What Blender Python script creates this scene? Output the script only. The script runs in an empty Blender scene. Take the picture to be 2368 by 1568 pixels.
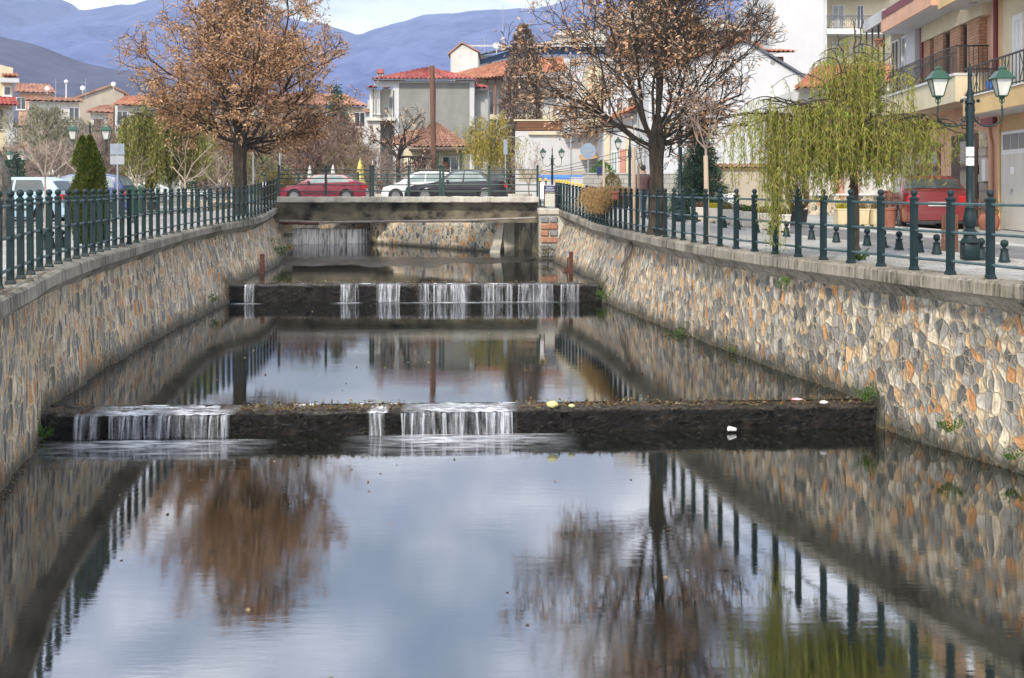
import bpy, math, random
import numpy as np
from mathutils import Vector, Matrix
C = bpy.context.scene.collection
R = math.radians
EYE = 1.1; F = 2631.0; CX = 1184.0; HY = 432.0
rnd = random.Random(7)

def P(x, y, Y):
    """a point seen at (x, y) in the photo at depth Y"""
    return ((x-CX)/F*Y, Y, EYE-(y-HY)/F*Y)
def PX(x, Y): return (x-CX)/F*Y
def PZ(y, Y): return EYE-(y-HY)/F*Y

# ------------------------------------------------------------------ materials
def newmat(name):
    m = bpy.data.materials.new(name); m.use_nodes = True
    nt = m.node_tree; b = nt.nodes['Principled BSDF']
    return m, nt, b
def N(nt, t, **kw):
    n = nt.nodes.new(t)
    for k, v in kw.items(): setattr(n, k, v)
    return n
def ramp(nt, fac, stops, interp='LINEAR'):
    r = N(nt, 'ShaderNodeValToRGB'); r.color_ramp.interpolation = interp
    e = r.color_ramp.elements
    while len(e) > 1: e.remove(e[-1])
    e[0].position = stops[0][0]; e[0].color = (*stops[0][1], 1)
    for p, c in stops[1:]:
        k = e.new(p); k.color = (*c, 1)
    nt.links.new(fac, r.inputs[0]); return r.outputs[0]
def noise(nt, vec, scale, detail=4, rough=.6, dist=0):
    n = N(nt, 'ShaderNodeTexNoise'); n.inputs['Scale'].default_value = scale
    n.inputs['Detail'].default_value = detail; n.inputs['Roughness'].default_value = rough
    n.inputs['Distortion'].default_value = dist
    if vec is not None: nt.links.new(vec, n.inputs['Vector'])
    return n.outputs['Fac']
def mapping(nt, vec, scale, loc=(0,0,0)):
    m = N(nt, 'ShaderNodeMapping'); m.inputs['Scale'].default_value = scale; m.inputs['Location'].default_value = loc
    nt.links.new(vec, m.inputs['Vector']); return m.outputs[0]
def mixc(nt, fac, a, b, blend='MIX'):
    m = N(nt, 'ShaderNodeMix', data_type='RGBA', blend_type=blend)
    for sock, v in ((m.inputs[0], fac), (m.inputs[6], a), (m.inputs[7], b)):
        if isinstance(v, (int, float)): sock.default_value = v
        elif isinstance(v, tuple): sock.default_value = (*v, 1)
        else: nt.links.new(v, sock)
    return m.outputs[2]
def math_(nt, op, a, b=None, c=None):
    m = N(nt, 'ShaderNodeMath', operation=op)
    for s, v in zip(m.inputs, (a, b, c)):
        if v is None: continue
        if isinstance(v, (int, float)): s.default_value = v
        else: nt.links.new(v, s)
    return m.outputs[0]
def bump(nt, b, h, dist=.02, strength=1.0):
    n = N(nt, 'ShaderNodeBump'); n.inputs['Strength'].default_value = strength; n.inputs['Distance'].default_value = dist
    nt.links.new(h, n.inputs['Height']); nt.links.new(n.outputs[0], b.inputs['Normal'])
def mat(name, c1, c2=None, scale=4, rough=.7, bmp=0, bscale=30, metal=0, stretch=(1,1,1), spec=.5, coat=0):
    m, nt, b = newmat(name)
    tc = N(nt, 'ShaderNodeTexCoord').outputs['Object']
    if stretch != (1,1,1): tc = mapping(nt, tc, stretch)
    if c2 is None: c2 = tuple(v*.8 for v in c1)
    f = noise(nt, tc, scale, 6)
    nt.links.new(ramp(nt, f, [(.32, c1), (.68, c2)]), b.inputs['Base Color'])
    b.inputs['Roughness'].default_value = rough; b.inputs['Metallic'].default_value = metal
    b.inputs['Specular IOR Level'].default_value = spec
    if coat: b.inputs['Coat Weight'].default_value = coat; b.inputs['Coat Roughness'].default_value = .08
    if bmp: bump(nt, b, noise(nt, tc, bscale, 6), bmp)
    return m
def leafmat(name, cols, rough=.6):
    """colour varies leaf by leaf through a per-face random attribute"""
    m, nt, b = newmat(name)
    a = N(nt, 'ShaderNodeAttribute', attribute_name='rnd')
    st = [(i/(max(1, len(cols)-1)), c) for i, c in enumerate(cols)]
    nt.links.new(ramp(nt, a.outputs['Fac'], st), b.inputs['Base Color'])
    b.inputs['Roughness'].default_value = rough; b.inputs['Specular IOR Level'].default_value = .2
    tr = N(nt, 'ShaderNodeBsdfTranslucent'); nt.links.new(b.inputs['Base Color'].links[0].from_socket, tr.inputs['Color'])
    mx = N(nt, 'ShaderNodeMixShader'); mx.inputs[0].default_value = .42; nt.links.new(b.outputs[0], mx.inputs[1]); nt.links.new(tr.outputs[0], mx.inputs[2])
    nt.links.new(mx.outputs[0], nt.nodes['Material Output'].inputs[0])
    return m
M = {}
def stone_mat(name, sx, sy, warm=0.0, mortar=(.4,.35,.27), thr0=.048):
    m, nt, b = newmat(name)
    uv = N(nt, 'ShaderNodeUVMap').outputs[0]
    wob = noise(nt, mapping(nt, uv, (1,1,1)), 7, 3)
    wv = N(nt, 'ShaderNodeVectorMath', operation='SCALE'); wn = N(nt, 'ShaderNodeTexNoise'); wn.inputs['Scale'].default_value = 7; wn.inputs['Detail'].default_value = 3
    nt.links.new(uv, wn.inputs['Vector'])
    sub = N(nt, 'ShaderNodeVectorMath', operation='SUBTRACT'); nt.links.new(wn.outputs['Color'], sub.inputs[0]); sub.inputs[1].default_value = (.5,.5,.5)
    nt.links.new(sub.outputs[0], wv.inputs[0]); wv.inputs['Scale'].default_value = .075
    add = N(nt, 'ShaderNodeVectorMath', operation='ADD'); nt.links.new(uv, add.inputs[0]); nt.links.new(wv.outputs[0], add.inputs[1])
    vec = mapping(nt, add.outputs[0], (1/sx, 1/sy, 1))
    v1 = N(nt, 'ShaderNodeTexVoronoi', voronoi_dimensions='2D', feature='F1'); v1.inputs['Scale'].default_value = 1; v1.inputs['Randomness'].default_value = 1.0
    v2 = N(nt, 'ShaderNodeTexVoronoi', voronoi_dimensions='2D', feature='DISTANCE_TO_EDGE'); v2.inputs['Scale'].default_value = 1; v2.inputs['Randomness'].default_value = 1.0
    nt.links.new(vec, v1.inputs['Vector']); nt.links.new(vec, v2.inputs['Vector'])
    vecB = mapping(nt, add.outputs[0], (.68/sx, .72/sy, 1), (7.3, 3.1, 0))
    b1_ = N(nt, 'ShaderNodeTexVoronoi', voronoi_dimensions='2D', feature='F1'); b2__ = N(nt, 'ShaderNodeTexVoronoi', voronoi_dimensions='2D', feature='DISTANCE_TO_EDGE')
    for q_ in (b1_, b2__): q_.inputs['Scale'].default_value = 1; q_.inputs['Randomness'].default_value = 1; nt.links.new(vecB, q_.inputs['Vector'])
    sB = N(nt, 'ShaderNodeSeparateColor'); nt.links.new(b1_.outputs['Color'], sB.inputs[0])
    pick = math_(nt, 'GREATER_THAN', sB.outputs[1], .5)
    dB = math_(nt, 'MULTIPLY', b2__.outputs['Distance'], 1.7)
    edge = N(nt, 'ShaderNodeMix', data_type='FLOAT'); nt.links.new(pick, edge.inputs[0]); nt.links.new(math_(nt, 'MINIMUM', v2.outputs['Distance'], dB), edge.inputs[2]); nt.links.new(dB, edge.inputs[3])
    sA = N(nt, 'ShaderNodeSeparateColor'); nt.links.new(v1.outputs['Color'], sA.inputs[0])
    rsel = N(nt, 'ShaderNodeMix', data_type='FLOAT'); nt.links.new(pick, rsel.inputs[0]); nt.links.new(sA.outputs[0], rsel.inputs[2]); nt.links.new(sB.outputs[0], rsel.inputs[3])
    dsel = N(nt, 'ShaderNodeMix', data_type='FLOAT'); nt.links.new(pick, dsel.inputs[0]); nt.links.new(v1.outputs['Distance'], dsel.inputs[2]); nt.links.new(b1_.outputs['Distance'], dsel.inputs[3])
    cols = [(0, (.12,.13,.14)), (.1, (.21,.22,.235)), (.22, (.31,.32,.335)), (.34, (.47,.47,.46)), (.46, (.27,.28,.29)), (.58-warm*.2, (.52,.45,.34)),
            (.7-warm*.2, (.56,.4,.25)), (.79-warm*.2, (.5,.27,.13)), (.85-warm*.12, (.17,.18,.2)), (.91-warm*.05, (.62,.58,.5))]
    col = ramp(nt, rsel.outputs[0], cols, 'CONSTANT')
    fine = math_(nt, 'ADD', math_(nt, 'MULTIPLY', noise(nt, mapping(nt, uv, (1, .35, 1)), 30, 8, .75), .6), math_(nt, 'MULTIPLY', noise(nt, mapping(nt, uv, (1, .6, 1)), 9, 6, .7), .4))
    col = mixc(nt, .9, col, ramp(nt, fine, [(.34, (.2,.19,.17)), (.45, (.62,.6,.56)), (.55, (1.05,1.02,.97)), (.68, (1.85,1.75,1.6))]), 'MULTIPLY')
    mn = noise(nt, uv, 19, 6, .7)
    thr0 = math_(nt, 'MULTIPLY', math_(nt, 'ADD', math_(nt, 'MULTIPLY', noise(nt, uv, 2.7, 3), 2.6), -.4), thr0)
    thr = math_(nt, 'ADD', thr0, math_(nt, 'MULTIPLY', math_(nt, 'SUBTRACT', mn, .5), .24))
    mask = N(nt, 'ShaderNodeMapRange'); nt.links.new(math_(nt, 'SUBTRACT', edge.outputs[0], thr), mask.inputs[0])
    mask.inputs[1].default_value = -.03; mask.inputs[2].default_value = .035
    rnd_ = N(nt, 'ShaderNodeMapRange'); nt.links.new(math_(nt, 'ADD', dsel.outputs[0], math_(nt, 'MULTIPLY', math_(nt, 'SUBTRACT', mn, .5), .35)), rnd_.inputs[0]); rnd_.inputs[1].default_value = .86; rnd_.inputs[2].default_value = .66
    mask_ = math_(nt, 'MULTIPLY', mask.outputs[0], rnd_.outputs[0])
    mc = ramp(nt, noise(nt, uv, 9, 7, .7), [(.3, tuple(v*.62 for v in mortar)), (.7, tuple(min(1, v*1.15) for v in mortar))])
    out = mixc(nt, mask_, mc, col)
    # broad weather staining and the wet dark foot just above the water
    big = noise(nt, mapping(nt, uv, (1, .6, 1)), .7, 5)
    out = mixc(nt, .55, out, ramp(nt, big, [(.32, (.5,.47,.42)), (.5, (.9,.88,.84)), (.68, (1.15,1.12,1.06))]), 'MULTIPLY')
    a = N(nt, 'ShaderNodeAttribute', attribute_name='wet')
    wn2 = math_(nt, 'MULTIPLY', math_(nt, 'SUBTRACT', noise(nt, uv, 3.2, 6), .5), .75)
    wet = N(nt, 'ShaderNodeMapRange'); nt.links.new(math_(nt, 'ADD', a.outputs['Fac'], wn2), wet.inputs[0]); wet.inputs[1].default_value = .38; wet.inputs[2].default_value = .88
    out = mixc(nt, math_(nt, 'MULTIPLY', wet.outputs[0], .85), out, (.03,.03,.016))
    gm = N(nt, 'ShaderNodeVectorMath', operation='MULTIPLY'); nt.links.new(out, gm.inputs[0]); gm.inputs[1].default_value = (1.27, 1.23, 1.15)
    nt.links.new(gm.outputs[0], b.inputs['Base Color'])
    b.inputs['Roughness'].default_value = .75
    h = math_(nt, 'ADD', math_(nt, 'MULTIPLY', mask_, math_(nt, 'ADD', .35, math_(nt, 'MULTIPLY', math_(nt, 'MINIMUM', edge.outputs[0], .3), 1.6))),
              math_(nt, 'MULTIPLY', noise(nt, uv, 20, 8, .78), .9))
    bump(nt, b, h, .032, 1.0)
    return m
def mk_materials():
    M['stone'] = stone_mat('rubble_stone', .088, .145, warm=.12, mortar=(.4,.345,.26), thr0=.06)
    M['stone_left'] = stone_mat('rubble_stone_plastered', .1, .2, warm=.75, mortar=(.56,.47,.34), thr0=.1)
    M['stone_small'] = stone_mat('rubble_stone_far', .15, .2, warm=.5, mortar=(.55,.5,.4), thr0=.09)
    # concrete coping with vertical run-off stains
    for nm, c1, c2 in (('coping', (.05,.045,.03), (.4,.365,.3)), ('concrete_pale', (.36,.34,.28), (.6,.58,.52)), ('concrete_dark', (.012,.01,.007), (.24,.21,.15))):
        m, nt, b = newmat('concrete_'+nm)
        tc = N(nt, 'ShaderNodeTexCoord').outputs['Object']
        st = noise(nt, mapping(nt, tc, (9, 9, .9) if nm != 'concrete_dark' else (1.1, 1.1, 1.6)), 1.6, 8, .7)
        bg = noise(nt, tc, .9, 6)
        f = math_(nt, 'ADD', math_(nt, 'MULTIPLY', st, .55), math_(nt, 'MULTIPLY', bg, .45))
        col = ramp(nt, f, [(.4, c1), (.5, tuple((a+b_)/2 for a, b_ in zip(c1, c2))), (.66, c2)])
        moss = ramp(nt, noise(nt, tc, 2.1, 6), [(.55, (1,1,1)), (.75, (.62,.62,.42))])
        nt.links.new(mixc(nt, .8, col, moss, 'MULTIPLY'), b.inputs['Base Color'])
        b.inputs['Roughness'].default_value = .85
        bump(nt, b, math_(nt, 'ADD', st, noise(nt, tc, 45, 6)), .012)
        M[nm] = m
    M['iron'] = mat('green_iron', (.005,.017,.02), (.009,.027,.03), 3, .5, .004, 60, spec=.3)
    M['iron_rail'] = mat('grey_green_rail', (.025,.06,.065), (.06,.11,.12), 5, .35, .003, 60, spec=.6)
    M['iron_dark'] = mat('dark_green_iron', (.01,.035,.03), (.018,.05,.042), 3, .4, spec=.6)
    M['iron_black'] = mat('black_iron', (.012,.012,.013), (.03,.03,.03), 3, .5)
    M['yellow'] = mat('yellow_paint', (.82,.56,.02), (.7,.46,.02), 6, .4)
    M['lamp_green'] = mat('lamp_green', (.006,.045,.025), (.012,.07,.036), 6, .35, spec=.6)
    M['lamp_glass'] = mat('frosted_glass', (.66,.66,.62), (.5,.5,.47), 8, .25)
    M['rust'] = mat('rust', (.05,.018,.013), (.11,.035,.022), 9, .85, .01, 40)
    M['pipe'] = mat('old_pipe', (.3,.28,.26), (.16,.12,.1), 3, .6, .006, 20, stretch=(2,6,6))
    M['bark'] = mat('dark_bark', (.018,.013,.009), (.07,.055,.042), 9, .95, .05, 22, stretch=(1,1,.3))
    M['bark_grey'] = mat('grey_bark', (.05,.042,.034), (.22,.195,.165), 10, .95, .08, 16, stretch=(1,1,.35))
    M['bark_pale'] = mat('pale_bark', (.26,.21,.17), (.4,.33,.27), 8, .9, .01, 20, stretch=(1,1,.3))
    M['twig'] = mat('bare_twig', (.2,.15,.12), (.32,.24,.2), 2, .9)
    M['twig_grey'] = mat('grey_twig', (.2,.19,.13), (.3,.28,.2), 2, .9)
    M['leaf_brown'] = leafmat('dry_leaves', [(.3,.15,.08), (.5,.28,.14), (.62,.38,.21), (.76,.53,.33), (.54,.3,.14)])
    M['leaf_orange'] = leafmat('orange_dry_leaves', [(.4,.2,.1), (.6,.34,.18), (.72,.46,.28), (.8,.6,.42)])
    M['leaf_dark'] = leafmat('withered_dark_leaves', [(.07,.035,.02), (.13,.065,.04), (.2,.11,.07), (.32,.22,.16)])
    M['leaf_creeper'] = leafmat('withered_creeper', [(.06,.035,.025), (.12,.07,.05), (.19,.13,.1), (.3,.25,.2), (.46,.4,.34)])
    M['leaf_redbrown'] = leafmat('red_brown_leaves', [(.09,.035,.025), (.16,.065,.04), (.24,.1,.055)])
    M['leaf_willow'] = leafmat('willow_leaves', [(.07,.12,.012), (.18,.25,.025), (.32,.38,.045), (.46,.46,.1), (.36,.26,.08), (.24,.33,.09)])
    M['leaf_willow_olive'] = leafmat('olive_willow_leaves', [(.11,.15,.03), (.22,.25,.06), (.34,.33,.1), (.4,.32,.13)])
    M['leaf_yellow'] = leafmat('yellow_willow_leaves', [(.3,.28,.05), (.45,.4,.08), (.55,.46,.12), (.36,.24,.08)])
    M['leaf_conifer'] = leafmat('conifer_needles', [(.014,.045,.025), (.03,.08,.045), (.06,.13,.08), (.11,.19,.13)])
    M['leaf_thuja'] = leafmat('cypress_leaves', [(.035,.06,.008), (.07,.11,.012), (.11,.15,.02), (.16,.13,.04)])
    M['leaf_olive'] = leafmat('olive_brown_leaves', [(.12,.1,.04), (.2,.16,.07), (.28,.22,.1), (.2,.22,.06)])
    M['leaf_green'] = leafmat('weeds', [(.03,.1,.015), (.06,.17,.025), (.11,.22,.04)])
    M['dry_plant'] = leafmat('dried_plants', [(.3,.16,.07), (.42,.26,.12), (.52,.36,.18), (.28,.24,.06)])
    M['litter'] = leafmat('litter', [(.05,.03,.02), (.12,.07,.03), (.25,.17,.08), (.4,.33,.2), (.1,.12,.04), (.3,.12,.06)])
    # dark wet weir rock
    m, nt, b = newmat('wet_rock'); tc = N(nt, 'ShaderNodeTexCoord').outputs['Object']
    a_ = N(nt, 'ShaderNodeAttribute', attribute_name='wet')
    mud = ramp(nt, noise(nt, tc, 16, 8, .75), [(.38, (.015,.011,.008)), (.52, (.07,.055,.04)), (.68, (.28,.24,.19))])
    nt.links.new(mixc(nt, math_(nt, 'MULTIPLY', a_.outputs['Fac'], .85), ramp(nt, noise(nt, tc, 5, 8, .7), [(.38, (.002,.0015,.0015)), (.54, (.007,.005,.004)), (.66, (.03,.021,.014)), (.76, (.1,.07,.05))]), mud), b.inputs['Base Color'])
    b.inputs['Roughness'].default_value = .3
    bump(nt, b, noise(nt, tc, 9, 8, .7), .14); M['wetrock'] = m
    # water
    for nm, rip, base, ior in (('water', 1.0, (.008,.009,.005), 5.2), ('water_far', 1.0, (.014,.013,.008), 3.8)):
        m, nt, b = newmat('canal_'+nm)
        tc = N(nt, 'ShaderNodeTexCoord').outputs['Object']
        n1 = noise(nt, mapping(nt, tc, (1.2, 5.5, 1)), 2.2, 5, .55, .4)
        n2 = noise(nt, mapping(nt, tc, (.25, .8, 1)), 1.3, 3)
        n3 = noise(nt, mapping(nt, tc, (3, 9, 1)), 5, 4)
        amt = ramp(nt, n2, [(.35, (.25,)*3), (.7, (1,)*3)])
        h = math_(nt, 'MULTIPLY', math_(nt, 'ADD', n1, math_(nt, 'MULTIPLY', n3, .25)), amt)
        bn = N(nt, 'ShaderNodeBump'); bn.inputs['Strength'].default_value = .5; bn.inputs['Distance'].default_value = .0016
        nt.links.new(h, bn.inputs['Height'])
        gl = N(nt, 'ShaderNodeBsdfGlossy'); gl.inputs['Roughness'].default_value = .015; gl.inputs['Color'].default_value = (.95,.96,1,1)
        df = N(nt, 'ShaderNodeBsdfDiffuse'); df.inputs['Color'].default_value = (*base, 1)
        fr = N(nt, 'ShaderNodeFresnel'); fr.inputs['IOR'].default_value = ior
        mx = N(nt, 'ShaderNodeMixShader')
        for s in (gl, fr): nt.links.new(bn.outputs[0], s.inputs['Normal'])
        nt.links.new(fr.outputs[0], mx.inputs[0]); nt.links.new(df.outputs[0], mx.inputs[1]); nt.links.new(gl.outputs[0], mx.inputs[2])
        nt.links.new(mx.outputs[0], nt.nodes['Material Output'].inputs[0]); nt.nodes.remove(b)
        M[nm] = m
    # falling water: white streaks with gaps between
    m, nt, b = newmat('falling_water'); uv = N(nt, 'ShaderNodeUVMap').outputs[0]
    n1 = noise(nt, mapping(nt, uv, (22, 1.6, 1)), 1, 5, .7)
    n2 = noise(nt, mapping(nt, uv, (5, .3, 1)), 1, 3)
    f = math_(nt, 'ADD', math_(nt, 'MULTIPLY', n1, .6), math_(nt, 'MULTIPLY', n2, .4))
    a_ = N(nt, 'ShaderNodeAttribute', attribute_name='wet')
    nt.links.new(math_(nt, 'MULTIPLY', ramp(nt, f, [(.4, (.0,.0,.0)), (.5, (.14,.14,.14)), (.6, (.46,.46,.46)), (.73, (.9,.9,.9))]), a_.outputs['Fac']), b.inputs['Alpha'])
    b.inputs['Base Color'].default_value = (.72,.77,.86,1); b.inputs['Roughness'].default_value = .3
    M['fall'] = m
    m2 = m.copy(); m2.name = 'falling_water_dense'; M['fall_dense'] = m2; m2.node_tree.nodes['Principled BSDF'].inputs['Base Color'].default_value = (.92,.94,.97,1)  # denser copy, its colour whitened to offset the shade under the bridge
    for n_ in m2.node_tree.nodes:
        if n_.type == 'VALTORGB':
            for e_, v_ in zip(n_.color_ramp.elements, (.1, .8, 1, 1)): e_.color = (v_, v_, v_, 1)
    m, nt, b = newmat('foam'); tc = N(nt, 'ShaderNodeTexCoord').outputs['Object']
    a = N(nt, 'ShaderNodeAttribute', attribute_name='wet')
    f = math_(nt, 'MULTIPLY', a.outputs['Fac'], ramp(nt, noise(nt, mapping(nt, tc, (.8, 3.5, 1)), 2.6, 7, .65), [(.36, (.0,)*3), (.5, (.35,)*3), (.68, (.95,)*3)]))
    nt.links.new(f, b.inputs['Alpha']); b.inputs['Base Color'].default_value = (.72,.75,.8,1); b.inputs['Roughness'].default_value = .6
    M['foam'] = m
    # paving
    for nm, c1, c2, mo, bw, bh in (('cobble', (.32,.32,.31), (.45,.45,.43), (.17,.17,.165), .22, .12), ('block', (.36,.36,.35), (.5,.49,.47), (.22,.21,.2), .4, .2), ('brick', (.45,.22,.11), (.58,.33,.18), (.25,.16,.12), .24, .085)):
        m, nt, b = newmat('paving_'+nm); 
        src = N(nt, 'ShaderNodeUVMap').outputs[0]
        br = N(nt, 'ShaderNodeTexBrick'); nt.links.new(src, br.inputs['Vector'])
        br.inputs['Color1'].default_value = (*c1, 1); br.inputs['Color2'].default_value = (*c2, 1); br.inputs['Mortar'].default_value = (*mo, 1)
        br.inputs['Scale'].default_value = 1; br.inputs['Brick Width'].default_value = bw; br.inputs['Row Height'].default_value = bh
        br.inputs['Mortar Size'].default_value = .008 if nm != 'brick' else .01
        g = ramp(nt, noise(nt, src, .8, 7), [(.3, (.72,.71,.68)), (.7, (1.1,1.1,1.1))])
        nt.links.new(mixc(nt, .9, br.outputs['Color'], g, 'MULTIPLY'), b.inputs['Base Color'])
        b.inputs['Roughness'].default_value = .8
        bump(nt, b, math_(nt, 'SUBTRACT', noise(nt, src, 30, 5), br.outputs['Fac']), .01); M[nm] = m
    M['asphalt'] = mat('asphalt', (.11,.11,.115), (.19,.19,.19), .8, .9, .01, 60)
    M['ground'] = mat('town_ground', (.2,.19,.16), (.13,.14,.09), .2, .95)
    M['kerb'] = mat('white_kerb', (.62,.61,.58), (.45,.44,.41), 3, .8)
    # walls
    def wall(nm, c, d=.74, bmp=.004): M[nm] = mat('plaster_'+nm, c, tuple(v*d for v in c), .9, .9, bmp, 25, stretch=(1,1,.6))
    wall('white', (.56,.565,.585), .9); wall('offwhite', (.66,.64,.6)); wall('grey', (.27,.27,.255), .72); wall('palegrey', (.52,.52,.52))
    wall('cream', (.68,.6,.42)); wall('yellowwall', (.7,.5,.24)); wall('peach', (.68,.4,.27)); wall('orangewall', (.72,.48,.25)); wall('pinkwall', (.55,.27,.2))
    wall('beige', (.48,.42,.34), .75); wall('midgrey', (.3,.29,.28)); wall('block_grey', (.3,.3,.29), .7)  # includes the mid grey of the round vent and transom panes
    M['navy'] = mat('navy_paint', (.03,.07,.16), (.04,.09,.2), 2, .7)
    M['darkred'] = mat('dark_red_metal', (.13,.015,.02), (.17,.02,.03), 3, .5)
    M['wood'] = mat('brown_wood', (.14,.06,.03), (.25,.11,.055), 2, .7, .005, 20, stretch=(.5,.5,8))
    M['wood_dark'] = mat('dark_wood', (.05,.028,.02), (.09,.05,.035), 3, .7)
    M['wood_pale'] = mat('pale_post_wood', (.4,.3,.22), (.5,.4,.3), 6, .85, .008, 20, stretch=(2,2,.4))
    M['pole_wood'] = mat('pole_wood', (.1,.05,.03), (.17,.09,.055), 5, .85, .008, 20, stretch=(2,2,.3))
    M['glass'] = mat('window_glass', (.03,.035,.04), (.06,.07,.08), 1, .08, spec=.9)
    M['glass_car'] = mat('car_glass', (.16,.21,.21), (.3,.36,.36), 1.5, .06, spec=.9)
    M['glass_dark'] = mat('dark_car_glass', (.03,.04,.045), (.07,.09,.09), 1.5, .06, spec=.9)
    M['frame_white'] = mat('white_frame', (.75,.75,.74), (.66,.66,.66), 4, .5)
    M['shutter'] = mat('grey_shutter', (.3,.3,.3), (.38,.38,.37), 4, .6)
    M['garage'] = mat('garage_door', (.62,.6,.54), (.5,.47,.4), 1.2, .6, stretch=(4,4,.5))
    M['terracotta'] = mat('terracotta', (.22,.08,.05), (.3,.12,.075), 5, .75)
    M['planter_white'] = mat('white_planter', (.66,.63,.58), (.5,.46,.4), 3, .75)
    M['planter_cream'] = mat('cream_planter', (.68,.58,.38), (.56,.46,.28), 3, .75)
    M['metal'] = mat('grey_metal', (.4,.42,.45), (.3,.32,.35), 3, .4, metal=.3)
    M['signback'] = mat('sign_back', (.2,.24,.29), (.28,.33,.39), 3, .5)
    M['signblue'] = mat('sign_blue', (.015,.03,.13), (.02,.04,.16), 3, .4)
    M['bluecloth'] = mat('blue_awning', (.04,.16,.5), (.06,.2,.6), 2, .7)
    M['yellowcloth'] = mat('yellow_parasol_cloth', (.75,.68,.22), (.66,.56,.14), 3, .8, .02, 6)
    M['whitecloth'] = mat('white_parasol_cloth', (.7,.7,.66), (.55,.55,.5), 3, .8, .02, 6)
    M['orangecloth'] = mat('tan_awning', (.6,.36,.16), (.5,.3,.14), 3, .8)
    M['tyre'] = mat('tyre', (.015,.015,.015), (.03,.03,.03), 6, .8)
    M['rim'] = mat('rim', (.3,.3,.31), (.2,.2,.215), 6, .35, metal=.5)
    M['plastic'] = mat('black_plastic', (.02,.02,.022), (.035,.035,.037), 5, .5)
    M['taillight'] = mat('tail_light', (.5,.015,.015), (.35,.01,.01), 8, .2)
    M['headlight'] = mat('head_light', (.6,.62,.64), (.4,.42,.45), 8, .15)
    M['plate'] = mat('number_plate', (.66,.6,.62), (.6,.56,.58), 3, .5)
    for nm, c in (('car_red', (.17,.012,.016)), ('car_maroon', (.2,.012,.035)), ('car_black', (.012,.014,.02)), ('car_white', (.7,.71,.72)),
                  ('car_sky', (.36,.52,.66)), ('car_navy', (.045,.07,.2)), ('car_blue', (.18,.28,.5)), ('car_silver', (.6,.62,.66))):
        M[nm] = mat(nm, c, tuple(v*.9 for v in c), 2, .28, spec=.6, coat=.6)
    M['roof_sheet'] = mat('pale_roof_sheet', (.5,.48,.42), (.4,.38,.33), 1.5, .8)
    M['gutter'] = mat('dark_gutter', (.07,.08,.1), (.1,.11,.13), 3, .5)
    M['plastic_pink'] = mat('pink_wrapper', (.8,.3,.4), (.85,.5,.55), 9, .6)
    M['gourd'] = mat('pale_green_gourd', (.62,.62,.28), (.5,.5,.2), 9, .6)
    M['plastic_white'] = mat('white_litter', (.75,.75,.74), (.65,.65,.65), 9, .5)
    for nm, c1, c2 in (('tile_orange', (.34,.13,.075), (.52,.25,.15)), ('tile_pink', (.3,.055,.055), (.46,.15,.13)), ('tile_old', (.24,.12,.085), (.38,.23,.165)), ('tile_salmon', (.31,.145,.1), (.44,.25,.19))):
        m, nt, b = newmat('roof_'+nm); uv = N(nt, 'ShaderNodeUVMap').outputs[0]
        w = N(nt, 'ShaderNodeTexWhiteNoise', noise_dimensions='2D'); fl = N(nt, 'ShaderNodeVectorMath', operation='FLOOR')
        nt.links.new(uv, fl.inputs[0]); nt.links.new(fl.outputs[0], w.inputs['Vector'])
        c = ramp(nt, w.outputs['Value'], [(0, c1), (1, c2)])
        g = ramp(nt, noise(nt, mapping(nt, uv, (.25,.25,1)), 1, 8, .7), [(.35, (.5,.47,.46)), (.5, (.9,.88,.85)), (.68, (1.25,1.25,1.25))])
        nt.links.new(mixc(nt, .9, c, g, 'MULTIPLY'), b.inputs['Base Color'])
        b.inputs['Roughness'].default_value = .8; M[nm] = m
mk_materials()

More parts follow.
